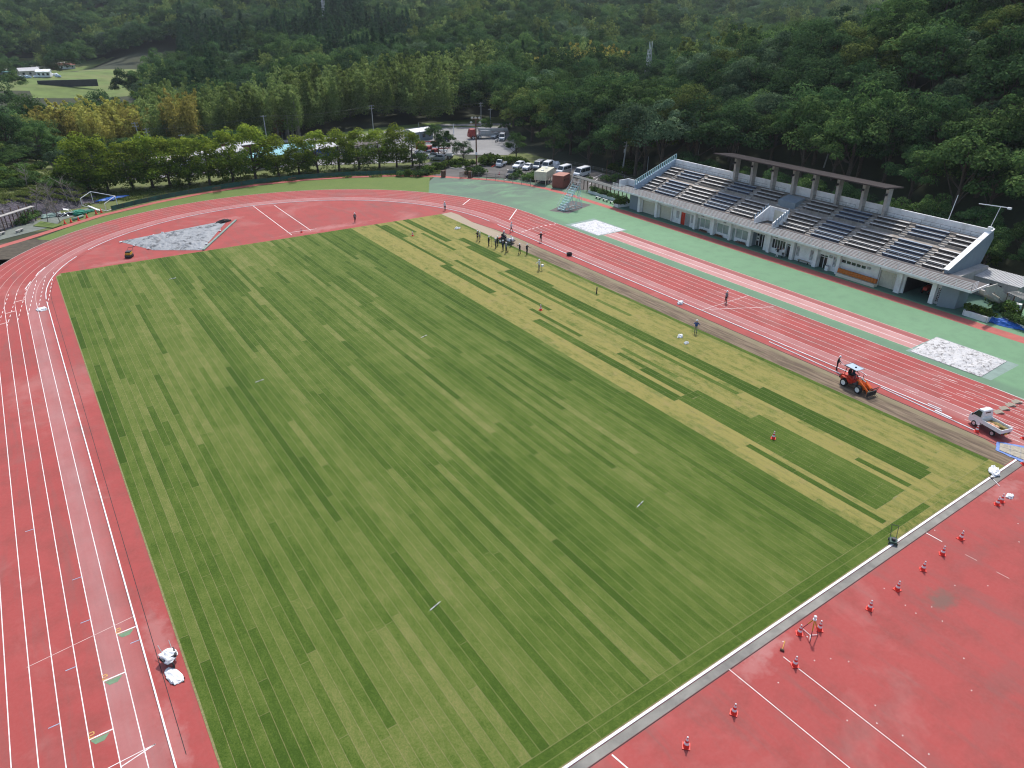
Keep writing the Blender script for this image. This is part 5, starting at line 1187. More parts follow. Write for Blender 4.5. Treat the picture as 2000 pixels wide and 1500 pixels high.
    if vest:
        vm_=MB(); vm_.smooth=True; a=V[sp];b_=V[ch]; u2=(b_-a).normalized(); Mv=Matrix.Translation(a-u2*.12)@u2.to_track_quat('Z','Y').to_matrix().to_4x4()@Matrix.Diagonal((1.25,.95,1,1))
        vm_.lathe([(.145,0),(.152,.1),(.165,.25),(.165,.36),(.11,.42)],(0,0,0),14,Mv); vm_.build('vest',MT[vest],r)
    return r
FC=-YAW+PI   # facing the camera
pr=person
pr('worker in a grey vest over black clothes alone on the far red D',694,434,FC+.5,vest='grey_cloth',pose=dict(la=(.5,.1,.9),ra=(.1,.1,.2)),z=.006)
pr('worker in a white shirt standing at the far corner of the dirt strip',869,411,FC+.2,'white_cloth','black_cloth',z=.012)
pr('worker in black with one arm raised at the far end of the crew',933,470,FC-2.4,'black_cloth','black_cloth',dict(ra=(2.3,.3,.3),la=(.6,.1,1.0)))
pr('worker in a grey shirt and dark trousers close behind the one raising an arm',937.5,472.5,FC-1.5,'grey_cloth','black_cloth',dict(la=(.5,.1,1.1)))
RK=pr('worker in black holding a tall rake upright, between the pair and the roller crew',954.5,481,FC+1.2,'black_cloth','black_cloth',dict(ra=(1.0,.2,.5)))
pr('worker in dark grey leaning on a tool, nearest the red hood of the roller',968.5,485.5,FC-1.9,'grey_cloth','black_cloth',dict(ra=(.7,.1,.5),lean=.08),vest='black_cloth')
pr('worker in black half hidden behind the grey jacketed one, beside the red hood',972,481,FC-2.2,'black_cloth','black_cloth')
pr('worker in navy standing closest in front of the ride on roller',982,489.5,FC+2.5,'navy_cloth','navy_cloth',dict(la=(.5,.1,.9)))
pr('worker in a grey shirt with a shovel, nearest the camera in the roller crew',988.5,494,FC+2.3,'grey_cloth','black_cloth',dict(ra=(.6,.2,.6)))
pr('worker in dark clothes standing behind the silver drum of the roller',998,481,FC+1.6,'navy_cloth','black_cloth')
pr('worker in black with hand to face, left of the last two of the crew',1015,496,FC-1.0,'black_cloth','black_cloth',dict(ra=(1.2,.1,1.6),stride=.08))
pr('worker in black with elbow out carrying a spare helmet, last of the crew',1029,497,FC+.6,'black_cloth','black_cloth',dict(la=(.2,.7,1.2),stride=.06))
pr('worker in a white shirt striding along the track kerb',998.5,452.5,FC+1.3,'white_cloth','black_cloth',dict(stride=.3,la=(.5,.1,.4),ra=(-.4,.1,.2)),z=.008)
pr('worker in black with both arms stretched out, by the kerb of the home straight',1056,473,FC+2.9,'black_cloth','black_cloth',dict(la=(.2,1.0,.2),ra=(.3,1.9,.3),lean=.08),z=.008)
pr('worker in white beside a marking stand on the yellow turf',1053,528,FC-.8,'white_cloth','beige_cloth',dict(ra=(.9,.1,.4)))
pr('man in a grey shirt standing on the middle lanes of the home straight',1417,591.5,FC+2.2,'grey_cloth','black_cloth',dict(la=(.3,.1,.9)),z=.008)
pr('worker in a bright blue jacket and beige trousers at the edge of the dirt strip',1358,650.5,FC+2.7,'blue_cloth','beige_cloth',dict(la=(.4,.4,1.2),ra=(.4,.4,1.2)))
HP=pr('worker in black bending forward with a white hose behind the red loader',1633,722,FC+1.2,'black_cloth','black_cloth',dict(lean=.1,la=(.35,.1,.5),ra=(.3,.15,.5)),z=.008)
pr('man in a black shirt and pale trousers standing outside the grandstand windows',1516.5,503,FC+2.6,'black_cloth','white_cloth',dict(la=(.2,.5,1.5)),helmet='hair',group='men outside the grandstand',z=.006)
pr('man in a white shirt and black trousers standing outside the grandstand door',1527.5,504,FC+2.2,'white_cloth','black_cloth',dict(),helmet='hair',group='men outside the grandstand',z=.006)
q=rot2(-.72,0,ang if False else WL.rotation_euler[2]); pr('driver in dark clothes sitting at the wheel of the red loader',0,0,WL.rotation_euler[2]-PI/2,'navy_cloth','navy_cloth',dict(la=(.95,.05,.35),ra=(.95,.05,.35),lean=.12),sit=True,z=1.52,pos=(WL.location[0]+q[0],WL.location[1]+q[1]),group='drivers',helmet='hair')
q=rot2(-.5,0,-1.15); pr('driver in a grey shirt and white helmet sitting on the ride on roller',0,0,-1.15-PI/2,'grey_cloth','navy_cloth',dict(la=(.95,.05,.35),ra=(.95,.05,.35),lean=.1),sit=True,z=1.22,pos=(RC.location[0]+q[0],RC.location[1]+q[1]),group='drivers')
# tools in hand
def tool(name,label,px,py,pts,r,mat='wood_brown',z=.03,extra=None):
    x,y,_=g(px,py); o=MB(); o.path(pts,r,6)
    if extra: extra(o)
    return tag(o.build(name,MT[mat],loc=(x,y,z),fix=False),label,name.replace('_',' '))
tool('rake','tall rake held upright by the worker in black',960,482,[(0,0,0),(0,0,1.9)],.022,extra=lambda o:o.box((0,0,.03),(.5,.05,.05),.5))
tool('shovel','shovel held beside the worker in grey nearest the camera',992,493,[(0,0,.25),(.03,0,1.35)],.018,extra=lambda o:o.box((0,0,.15),(.2,.03,.3)))
tool('marking_stand','white marking stand with dark legs beside the worker in white',1058,528,[(0,0,0),(0,0,1.35)],.025,'dark_steel',extra=None)
x,y,_=g(1058,528); tag(MB().box((0,0,.75),(.45,.3,.3)).build('marking_board',MT['bag_white'],loc=(x+.05,y-.05,.03),rz=.4),'white box hung on the marking stand by the worker in white','board')
tool('hose','white hose trailing from the bending worker across to the loader',1636,716,[(0,0,.9),(.3,-.5,.35),(.8,-1.4,.06),(1.0,-2.3,.05),(.6,-3.2,.05)],.03,'white_paint',z=.01)
tool('stake','dark upright stake alone on the yellow turf',1165,574,[(0,0,0),(.03,0,.95)],.09,'dark_steel')
# ------------------------------------------------------------------ cones
CN=thing('traffic_cone','x','traffic cone')
def cone_parts(r,first):
    o=MB(); o.mat(0).box((0,0,.02),(.38,.38,.04)); o.smooth=True; o.mat(0).lathe([(.16,.04),(.125,.22)],n=16); o.lathe([(.096,.355),(.07,.475)],n=16); o.lathe([(.045,.59),(.03,.66),(.0,.67)],n=16); b=o.build('body',mt('cone_red'),r,fix=False)
    o=MB(); o.smooth=True; 
    for a,c in (((.126,.22),(.096,.355)),((.071,.475),(.045,.59))): o.lathe([a,c],n=16)
    o.build('reflective_band',mt('cone_white'),r,fix=False)
    o=MB(); o.smooth=True; o.lathe([(.046,.66),(.046,.70),(.0,.72)],n=10); o.build('cap',mt('cone_white'),r,fix=False)
cone_parts(CN,True)
CONES=[((1340,1458),'red and white cone standing alone between the gutter corner and the long white line'),((1433,1393),'red and white cone between the two white lines of the near red area'),((1552,1300),'red and white cone standing on the white line by the mallet'),((1561,1238),'red and white cone left of the survey tripod'),((1600,1230),'red and white cone right of the survey tripod'),((1698,1190),'first red and white cone beyond the survey tripod'),((1752,1152),'red and white cone level with the grey stain'),((1802,1113),'red and white cone between the grey stain and the mower'),((1840,1083),'red and white cone by the short white painted mark'),((1876,1053),'red and white cone of the line nearest the touching pair'),((1947,986),'red and white cone touching another, the left of the pair'),((1955,980),'red and white cone touching another, beside the white bag'),((1510,857),'red and white cone on the green strip in the middle of the turf'),((1056,606),'red and white cone on the yellow turf'),((806,461),'small far cone on the yellow turf'),((589,454),'cone at the end of the white line on the far red D'),((1907,843),'red and white cone in front of the small white truck'),((1999,857),'cone beside the tail of the small white truck'),((1999,907),'cone beyond the end of the blue sheet'),((975,341),'cone in the car park behind the fence')]
RC6=[((127,437),'first red cone from the thin bare tree, by the scrap heap'),((139,434),'second red cone in front of the scrap heap'),((154,431),'red cone before the green net roll'),((170,425),'red cone at the end of the green net roll'),((188,418),'red cone near the white goal, left of its pair'),((198,415),'red cone touching the corner of the white goal')]
def put_cones(lst,src,group,s=1.0):
    for i,((px,py),lab) in enumerate(lst):
        r=src if i==0 else copy_tree(src); x,y,_=g(px,py); on=(2<x<67.3 and 18<y<121); r.location=(x,y,.031 if on else .008); r.rotation_euler=(0,0,random.uniform(0,1.5)); r.scale=(s,)*3; tag(r,lab,'traffic cone',group)
put_cones(CONES,CN,'striped traffic cones',1.15)
C2=thing('traffic_cone','x','traffic cone'); o=MB(); o.box((0,0,.02),(.4,.4,.04)); o.build('base',mt('cone_red'),C2); o=MB(); o.smooth=True; o.lathe([(.16,.04),(.03,.7),(0,.71)],n=14); o.build('body',mt('cone_red'),C2,fix=False)
put_cones(RC6,C2,'plain red cones by the scrap heap',1.15)
# ------------------------------------------------------------------ bags and small things
def lump(name,label,px,py,d,mat,z=.03,cat=None,rz=0,seed=1,pos=None):
    x,y=(g(px,py)[:2] if pos is None else pos); R=random.Random(seed); o=MB(); o.smooth=False; n=26; m_=14; vs=[];fs=[]
    for j in range(m_+1):
        ph=PI*j/m_
        for i in range(n):
            t=2*PI*i/n; q=Vector((math.sin(ph)*math.cos(t),math.sin(ph)*math.sin(t),math.cos(ph))); w=1+.34*mnoise.noise(Vector((q.x*1.6,q.y*1.6,seed*2.3)))+.22*mnoise.noise(q*2.2+Vector((seed*3.1,0,0)))+.16*mnoise.noise(q*6+Vector((0,seed,0)))+.08*mnoise.noise(q*14)
            sx=abs(q.x)**.75*(1 if q.x>0 else -1); sy=abs(q.y)**.75*(1 if q.y>0 else -1)
            vs.append((sx*d[0]/2*w*(1.12 if q.z<-.3 else 1),sy*d[1]/2*w*(1.12 if q.z<-.3 else 1),max(0.0,(q.z*.6+.1)*d[2]*w*(1+.45*mnoise.noise(Vector((q.x*2.4,q.y*2.4,seed*1.7)))))))
    for j in range(m_):
        for i in range(n): fs.append((j*n+i,(j+1)*n+i,(j+1)*n+(i+1)%n,j*n+(i+1)%n))
    o.add(vs,fs); return tag(o.build(name,MT[mat],loc=(x,y,z),rz=rz),label,cat or name.replace('_',' '))
lump('plastic_bag','white bag lying across the white kerb at the far near corner of the turf',1941,922,(1.5,.8,.4),'bag_white',.06,'bag',.4,1)
lump('plastic_bag','white bag lying beside the touching pair of cones',1972,971,(.75,.5,.3),'bag_white',.01,'bag',.2,2)
lump('plastic_bag','white bag on the yellow turf near the far end of the dirt strip',894,447,(1.1,.6,.45),'bag_white',.03,'bag',.1,3)
lump('plastic_bag','white bag against the kerb of the home straight',1329,593,(1.1,.7,.5),'bag_white',.01,'bag',.4,4)
lump('plastic_bag','larger white bag on the turf left of the worker in blue',1328,658,(.9,.6,.4),'bag_white',.03,'bag',.8,5)
lump('plastic_bag','smaller white bag on the turf below the worker in blue',1340,671,(.6,.45,.35),'bag_white',.03,'bag',.2,6)
lump('crumpled_sheet','crumpled white sheet on the inner lane of the left bend',82,605,(1.15,1.25,.35),'bag_white',.01,'sheet',.3,7)
lump('plastic_bag','flat white sack lying next to the covered wheelbarrow',340,1322,(.75,1.35,.25),'bag_white',.01,'bag',.25,8)
lump('blue_tarp','heaped blue tarpaulin beside the white planter at the grandstand end',1952,633,(4.6,1.6,.7),'tarp_blue',.01,'tarpaulin',-1.35,9,pos=(101.4,33.0))
# wheelbarrow wrapped in a white sheet
x,y,_=g(334,1291); r=thing('wheelbarrow','wheelbarrow loaded with a crumpled white sheet beside the turf edge','wheelbarrow',(x,y,.006),.1)
wb=lump('load_cover','',0,0,(.95,.95,.5),'bag_white',.42,'x',.2,12,pos=(0,0)); wb.parent=r; wb.pop('label',None); wb.pop('category',None)
o=MB(); o.prism([(-.45,.62),(.4,.66),(.25,.38),(-.3,.36)],-.35,.35,'y'); o.build('tray',MT['dark_steel'],r)
for s in (1,-1): o=MB(); o.path([(s*.2,-.5,.3),(s*.26,.1,.4),(s*.33,1.0,.75)],.022,6); o.build('handle',MT['grey_steel'],r); o=MB(); o.path([(s*.28,.25,.42),(s*.3,.35,.0)],.022,6); o.build('leg',MT['dark_steel'],r)
w_=wheel(r,.0,-.62,.2,.09); w_.rotation_euler=(0,0,PI/2); w_.location=(.0,-.62,.2)
for px,py,a,lab,bad in ((507,745,.2,'white bar sprinkler lying on the turf left of the middle',0),(828,658,.28,'white bar sprinkler lying in the middle of the turf',0),(850,1185,.3,'white bar sprinkler lying on the near left turf',1),(1250,986,.3,'white bar sprinkler lying on the near right turf',1),(337,545,.15,'white bar sprinkler lying near the far left turf corner',0)):
    x,y,_=g(px,py); r=thing('sprinkler_bar',lab,'sprinkler',(x,y,.035),a,'white bars on the turf'); o=MB(); o.path([(-.5,0,.04),(.5,0,.04)],.028,6); o.build('bar',MT['white_paint'],r,fix=False); o=MB(); o.path([(0,-.12,.04),(0,.12,.05)],.03,6); o.cyl((.1,0,0),(.1,0,.1),.03,n=8); o.build('joint',MT['dark_steel'],r,fix=False)
# coil of black pipe
x,y,_=g(1112,499); o=MB(); o.smooth=True
for k in range(5): o.lathe([(.36+.05*math.cos(t)+.02*k,.05+.08*k+.05*math.sin(t)) for t in np.linspace(0,2*PI,9)],n=22)
tag(o.build('pipe_coil',MT['black_rubber'],loc=(x,y,.02)),'black coil of hose on the track kerb below the crew','coil')
# survey tripod with spreader
x,y,_=g(1582,1242); r=thing('survey_tripod','yellow and red survey tripod with white spreader bars among the near cones','tripod',(x,y,.006),0)
feet=[g(1581.5,1256),g(1566,1228),g(1597.5,1241)]
for i,f in enumerate(feet):
    dx,dy=f[0]-x,f[1]-y; o=MB(); o.mat(0).path([(.0+dx*.05,dy*.05,1.5),(dx*.5,dy*.5,.78)],.035,6); o.mat(1).path([(dx*.5,dy*.5,.78),(dx,dy,.0)],.028,6); o.build('leg',mt('yellow_paint','purple_red'),r,fix=False)
    o=MB(); o.path([(0,0,.06),(dx*.93,dy*.93,.05)],.022,6); o.build('spreader',MT['white_paint'],r,fix=False)
o=MB(); o.cyl((0,0,1.45),(0,0,1.53),.12,n=12); o.cyl((0,0,1.53),(0,0,1.75),.085,n=12); o.cyl((0,0,1.75),(0,0,1.8),.1,.06,12); o.build('instrument',MT['helmet_white'],r)
x,y,_=g(1530,1262); r=thing('mallet','wooden mallet lying on the red surface by the gutter','mallet',(x,y,.008),.45); o=MB(); o.path([(-.4,0,.06),(.45,0,.04)],.024,6); o.build('handle',MT['yellow_paint'],r); o=MB(); o.cyl((-.42,-.13,.075),(-.42,.13,.075),.075,n=10); o.build('head',MT['wood_brown'],r)
x,y,_=g(1940,938); r=thing('survey_pole','red and white survey pole with a dark forked head lying beside the gutter','pole',(x,y,.01),-2.3); o=MB(); o.path([(-.1,0,.05),(.9,.1,.03)],.025,6); o.build('rod',MT['cone_white'],r); o=MB(); o.path([(-.1,0,.05),(-.35,.16,.08)],.05,6); o.path([(-.1,0,.05),(-.38,-.14,.08)],.05,6); o.build('fork',MT['dark_steel'],r)
x,y,_=g(1743,1060); r=thing('lawn_mower','dark green walk behind mower standing on the grey gutter','mower',(x,y,.014),-2.6)
o=MB(); o.bx(-.3,.35,-.26,.26,.12,.3); o.build('deck',M('mower_green',(.015,.06,.045),.5),r,bevel=.04); o=MB(); o.cyl((.05,0,.3),(.05,0,.48),.15,n=10); o.build('engine',MT['dark_steel'],r)
for s in (1,-1): 
    o=MB(); o.path([(-.3,s*.2,.25),(-1.0,s*.24,.95)],.02,6); o.build('handle',MT['dark_steel'],r)
    for xx in (.28,-.25): wheel(r,xx,s*.29,.1,.06)
o=MB(); o.cyl((-1.0,-.24,.95),(-1.0,.24,.95),.02,n=6); o.build('grip',MT['dark_steel'],r)
# blue sheet spread with sandy mats
sp=[g(*q) for q in ((1944,864),(1962,862),(2012,874),(2012,908),(1995,905),(1945,880))]
o=MB(); rows=12; a,b2,c2,d2=[np.array(g(*q)) for q in ((1946,863),(2015,874),(2015,912),(1944,880))]
vs=[];fs=[]
for i in range(rows+1):
    for j in range(rows+1):
        u,w_=i/rows,j/rows; p=(a*(1-u)+b2*u)*(1-w_)+(d2*(1-u)+c2*u)*w_; vs.append((p[0]+.07*mnoise.noise((p[0]*2,p[1]*2,1)),p[1]+.07*mnoise.noise((p[0]*2,p[1]*2,5)),.02+.04*(1+mnoise.noise((p[0]*1.5,p[1]*1.5,9)))))
for i in range(rows):
    for j in range(rows): q=i*(rows+1)+j; fs.append((q,q+1,q+rows+2,q+rows+1))
o.add(vs,fs); mk('sheet_blue',(.13,.22,.5),.6,var=.3,scale=3,world=True); tag(o.build('blue_sheet',MT['sheet_blue']),'wrinkled blue sheet laid on the track behind the small truck','sheet')
o=MB(); c0=(np.array(a)+b2+c2+d2)/4
for i in range(3):
    for j in range(2):
        u0,u1=.1+.3*i,.1+.3*i+.29; w0,w1=.16+.36*j,.16+.36*j+.34
        P4=[(a*(1-u)+b2*u)*(1-w_)+(d2*(1-u)+c2*u)*w_ for u,w_ in ((u0,w0),(u1,w0),(u1,w1),(u0,w1))]; o.add([(p[0],p[1],.115) for p in P4]+[(p[0],p[1],.085) for p in P4],[(0,1,2,3),(0,4,5,1),(1,5,6,2),(2,6,7,3),(3,7,4,0)])
tag(o.build('sandy_boards',M('sand',(.37,.33,.26),.95,var=.25,scale=3,world=True)),'sandy boards laid over the blue sheet as a crossing','boards')
# ------------------------------------------------------------------ covers over the pits
def cover(name,label,corners,mat,amp,z0,seed,n=46,weights=None):
    A,B,C,D=[np.array(c,float) for c in corners]; o=MB(); o.smooth=True; vs=[];fs=[]; m_=n
    for i in range(n+1):
        for j in range(m_+1):
            u,w_=i/n,j/m_; p=(A*(1-u)+B*u)*(1-w_)+(D*(1-u)+C*u)*w_; e=min(u,1-u,w_,1-w_)
            q=(p[0]*.9,p[1]*.9,seed); r1=abs(mnoise.noise((q[0],q[1]*.6,seed)))+.6*abs(mnoise.noise((q[0]*2.3+4,q[1]*2.3,seed)))+.35*abs(mnoise.noise((q[0]*5,q[1]*5,seed+3)))
            vs.append((p[0],p[1],z0+min(1,e*9)*(.05+amp*r1)))
    for i in range(n):
        for j in range(m_): q=i*(m_+1)+j; fs.append((q,q+m_+1,q+m_+2,q+1))
    o.add(vs,fs); return tag(o.build(name,MT[mat],fix=False),label,'cover')
def sheetmat(k,c,dark,amt,sc_,dash=0):
    m,t,b,new=nt(k); v=coords(t); wv=noise(t,v,sc_,6,.7,1.2); c1=mixc(t,ramp(t,wv,[(.5,0.),(.64,1.)]),c,dark); c1=mixc(t,amt,c,c1); c1=mixc(t,math_(t,'MULTIPLY',ramp(t,noise(t,v,.35,4),[(.62,0.),(.75,1.)]),.45),c1,(.3,.22,.17)); 
    if dash:
        vo=t.nodes.new('ShaderNodeTexVoronoi'); vo.inputs['Scale'].default_value=1.0; lk(t,coords(t,(1.2,3.2,1)),vo.inputs['Vector']); c1=mixc(t,math_(t,'MULTIPLY',math_(t,'LESS_THAN',vo.outputs['Distance'],.2),.85),c1,(.05,.05,.055))
    lk(t,c1,b.inputs['Base Color']); b.inputs['Roughness'].default_value=.55; b.inputs['Specular IOR Level'].default_value=.3; bump(t,b,noise(t,v,3.2,5,.7,.8),1.0,.12); MT[k]=m
sheetmat('cover_white',(.62,.62,.64),(.3,.3,.32),.7,1.6,1); sheetmat('cover_silver',(.60,.59,.59),(.12,.11,.105),.95,1.9,0); sheetmat('cover_grey',(.30,.315,.33),(.04,.045,.05),.95,.5,0)
cover('pit_cover','white sheet weighted down over the landing pit at the far end of the runway',[(83.35,92.3),(89.75,92.25),(89.6,100.3),(83.4,100.2)],'cover_white',.22,.03,3)
cover('pit_cover','wrinkled silver white sheet over the landing pit nearest the small truck',[(83.45,27.5),(90.1,27.75),(90.0,35.85),(83.35,35.5)],'cover_silver',.32,.05,8)
T1,T2,T3,T4=g(233,472),g(428,430),g(456,431),g(394,489)
cover('grey_tarpaulin','big grey triangular tarpaulin weighted over the throwing sector on the red D',[T1,g(318,491),T4,T3][:1]+[g(360,491),T4,T3] if False else [T1[:2],g(300,489)[:2],T4[:2],g(445,430)[:2]],'cover_grey',.28,.03,15,n=80)
lump('dark_mat','dark crumpled netting heaped on the far corner of the grey tarpaulin',437,434,(2.6,1.4,.5),'black_rubber',.1,'netting',.5,21)
o=MB(); p,q=g(394,489.5),g(458,431); L=math.hypot(q[0]-p[0],q[1]-p[1]); o.box((0,0,.12),(L,.35,.18)); tag(o.build('board_edge',MT['frame_green'],loc=((p[0]+q[0])/2+.25,(p[1]+q[1])/2-.1,.0),rz=math.atan2(q[1]-p[1],q[0]-p[0])),'greenish board edging along the right side of the grey tarpaulin','board')
for i,(px,py) in enumerate(((318,456),(300,461),(392,487),(404,478),(236,474),(262,481),(290,487),(430,452))): lump('sandbag','small white sandbag holding down the edge of the grey tarpaulin',px,py,(.5,.3,.2),'bag_white',.12,'sandbag',i,30+i)['group']='sandbags on the grey tarpaulin'
# starting-block wedges drawn on lanes behind the truck
for i,(px,py) in enumerate(((1952,806),(1963,799),(1975,792),(1987,786))):
    x,y,_=g(px,py); o=MB(); o.prism([(-.5,0),(.35,0),(.3,.12),(0,.2)],-.3,.3); tag(o.build('foam_wedge',MT['beige_cloth'],loc=(x,y,.008),rz=-.6),['tan foam wedge on the lane nearest the small truck','second tan foam wedge from the small truck','third tan foam wedge from the small truck','tan foam wedge farthest from the small truck'][i],'wedge','tan wedges across the lanes')
# ------------------------------------------------------------------ finish judges' stepped stand
JS=thing('judges_stand','tall pale blue stepped judges stand with rails, on the green apron beside the footpath','stand',(88.2,109.3,.005),.12)
def bars(name,segs,r=.05,mat='stand_blue',parent=JS): o=MB(); [o.cyl(a,b_,r,n=5) for a,b_ in segs]; return o.build(name,MT[mat],parent,fix=False)
ns_=11
for i in range(ns_):
    x=.15+i*.36; z=.35+i*.40
    o=MB(); o.box((x,0,z),(.34,1.7,.05)); o.build('step',MT['stand_blue'],JS)
    o=MB(); o.box((x+.18,0,z+.2),(.03,1.6,.1)); o.build('seat_back',MT['navy_cloth'] if i>8 else MT['stand_blue'],JS)
for s in (1,-1):
    bars('stringer',[((0,s*.85,.15),(4.2,s*.85,4.75))],.05); bars('handrail',[((0,s*.95,1.1),(4.2,s*.95,5.7)),((0,s*.95,.1),(0,s*.95,1.1)),((1.4,s*.95,1.6),(1.4,s*.95,2.6)),((2.8,s*.95,3.1),(2.8,s*.95,4.1)),((4.2,s*.95,0.1),(4.2,s*.95,5.7))],.035,'white_paint')
    bars('base_frame',[((0,s*.9,.12),(5.2,s*.9,.12)),((4.2,s*.9,4.7),(5.2,s*.9,.12)),((2.1,s*.9,2.4),(3.2,s*.9,.12)),((2.1,s*.9,2.4),(4.6,s*.9,2.4)),((1.0,s*.9,1.2),(1.6,s*.9,.12)),((3.2,s*.9,.12),(4.5,s*.9,3.3))],.035)
bars('cross_brace',[((0,-.9,.12),(0,.9,.12)),((5.2,-.9,.12),(5.2,.9,.12)),((2.6,-.9,.12),(2.6,.9,.12)),((4.2,-.9,4.7),(5.2,.9,.12)),((4.2,.9,4.7),(5.2,-.9,.12))],.045)
o=MB(); o.box((4.25,0,4.95),(.9,1.8,.06)); o.build('top_platform',MT['dark_steel'],JS)
bars('top_rail',[((3.9,-.9,5.6),(4.7,-.9,5.6)),((4.7,-.9,5.6),(4.7,.9,5.6)),((4.7,-.9,5),(4.7,-.9,5.6)),((4.7,.9,5),(4.7,.9,5.6)),((4.7,.9,5.6),(3.9,.9,5.6))],.03,'dark_steel')
# ------------------------------------------------------------------ goals, scrap, shelter on the left
def goal(label,A,B,depth,h=2.44,ang=0):
    pass
gp1,gp2,gp3,gp4=g(161,402.5),g(208,412.5),g(231,406),g(183,397)    # feet seen in the photograph
r=thing('goal_frame','white football goal frame standing empty at the left bend','goal',(gp1[0],gp1[1],.0))
def rel(p,z=0): return (p[0]-gp1[0],p[1]-gp1[1],z)
hf=2.35
for n_,segs in (('front_post',[(rel(gp3),rel(gp3,hf))]),('front_post',[(rel(gp4),rel(gp4,hf))]),('crossbar',[(rel(gp4,hf),rel(gp3,hf))]),('back_post',[(rel(gp1),rel(gp1,1.5))]),('back_post',[(rel(gp2),rel(gp2,1.5))]),('ground_bar',[(rel(gp1,.06),rel(gp2,.06))]),('side_bar',[(rel(gp1,.06),rel(gp4,.06)),(rel(gp1,1.5),rel(gp4,hf))]),('side_bar',[(rel(gp2,.06),rel(gp3,.06)),(rel(gp2,1.5),rel(gp3,hf))])):
    o=MB(); [o.cyl(a,b_,.065,n=7) for a,b_ in segs]; o.build(n_,MT['white_paint'],r,fix=False)
q1,q2=g(173,405),g(193,414); o=MB(); o.box((0,0,.3),(math.hypot(q2[0]-q1[0],q2[1]-q1[1]),.3,.12)); o.box((0,.4,.12),(math.hypot(q2[0]-q1[0],q2[1]-q1[1])*.9,.25,.1)); tag(o.build('white_beam',MT['white_paint'],loc=((q1[0]+q2[0])/2,(q1[1]+q2[1])/2,.0),rz=math.atan2(q2[1]-q1[1],q2[0]-q1[0])),'white beams lying in front of the empty goal frame','beam')
lump('blue_tarp','flat blue tarpaulin on the grass behind the goal frame',222,389,(5.5,2.2,.5),'tarp_blue',.1,'tarpaulin',.3,41)
lump('green_net','heap of bright green netting beside the scrap pile',155,418,(2.6,2.0,1.0),'net_green',.01,'net',.3,42)
lump('green_net','low dark green netting in front of the goal frame',176,413,(1.5,1.0,.4),'net_green',.01,'net',.3,43)
lump('green_sheet','dull green tarpaulin at the foot of the stone bank',100,423,(3.4,2.0,.7),'frame_green',.01,'tarpaulin',.2,44)
x,y,_=g(153,427); o=MB(); o.smooth=True; o.cyl((-1.3,0,.22),(1.3,0,.22),.22,n=12); tag(o.build('net_roll',MT['frame_green'],loc=(x,y,0),rz=.75),'pale green roll of netting lying before the scrap heap','roll')
x,y,_=g(127,420); r=thing('scrap_heap','heap of silver pipes, frames and white panels in the corner by the stone bank','scrap heap',(x,y,0)); R_=random.Random(5)
for k in range(16):
    o=MB(); a=R_.uniform(0,3.1); L=R_.uniform(.8,2.0); c=(R_.uniform(-1.3,1.9),R_.uniform(-1.0,1.0),R_.uniform(.1,.7)); e=(math.cos(a)*L/2,math.sin(a)*L/2,R_.uniform(-.2,.3)); o.cyl([c[i]-e[i] for i in range(3)],[c[i]+e[i] for i in range(3)],R_.uniform(.03,.07),n=6); o.build('pipe',MT[R_.choice(('light_roof','rim_silver','white_paint'))],r,fix=False)
for k,(dx,dy,w_,l_,tz) in enumerate(((.4,.5,1.1,.9,.9),(-.9,.1,.8,.6,.5),(1.0,-.3,1.3,.7,.45),(0,-.5,.9,.9,.35))): o=MB(); o.box((dx,dy,tz),(l_,w_,.08),.4*k,.25); o.build('panel',MT['white_paint' if k%2==0 else 'rim_silver'],r)
o=MB(); o.bx(-1.5,2.0,-.8,.8,0,.3); o.build('pallet',MT['dark_steel'],r,bevel=.04)
# wooden pergola shelter with benches
SP=thing('pergola','long dark wooden pergola with a grey slatted top and posts at the left bend','pergola',g(28,445)[:2]+(0,))
A=g(-35,464); B=g(72,428); dx,dy=B[0]-A[0],B[1]-A[1]; LL=math.hypot(dx,dy); an_=math.atan2(dy,dx)
zt=2.45
for i in range(7):
    t=(i+.5)/7; 
    for s in (0,1):
        p=(A[0]+dx*t-SP.location[0]-math.sin(an_)*(.9-1.8*s)*.6,A[1]+dy*t-SP.location[1]+math.cos(an_)*(.9-1.8*s)*.6)
        o=MB(); o.cyl((p[0],p[1],0),(p[0],p[1],zt+(.75 if s==0 else 0)),.085,n=7); o.build('post',MT['wood_brown'],SP,fix=False)
o=MB(); o.box(((A[0]+B[0])/2-SP.location[0],(A[1]+B[1])/2-SP.location[1],zt),(LL,.95,.12),an_); o.build('roof_slats',MT['concrete'],SP)
for px,py,lab in ((39,453,'grey stone bench under the end of the wooden pergola'),(3,459,'grey stone bench further along under the wooden pergola')):
    x,y,_=g(px,py); r=thing('stone_bench',lab,'bench',(x,y,0),an_); o=MB(); o.box((0,0,.4),(1.5,.5,.12)); o.build('seat',MT['concrete'],r,bevel=.03)
    for s in (1,-1): o=MB(); o.box((s*.5,0,.17),(.25,.42,.34)); o.build('leg',MT['concrete'],r)
x,y,_=g(95,437); tag(MB().add([tuple(np.array(g(*q))+np.array((0,0,.12))) for q in ((65,442),(104,446),(121,440),(80,433))]+[g(*q) for q in ((65,442),(104,446),(121,440),(80,433))],[(0,1,2,3),(0,4,5,1),(1,5,6,2),(2,6,7,3),(3,7,4,0)]).build('grass_bed',MT['verge']),kind='structure')
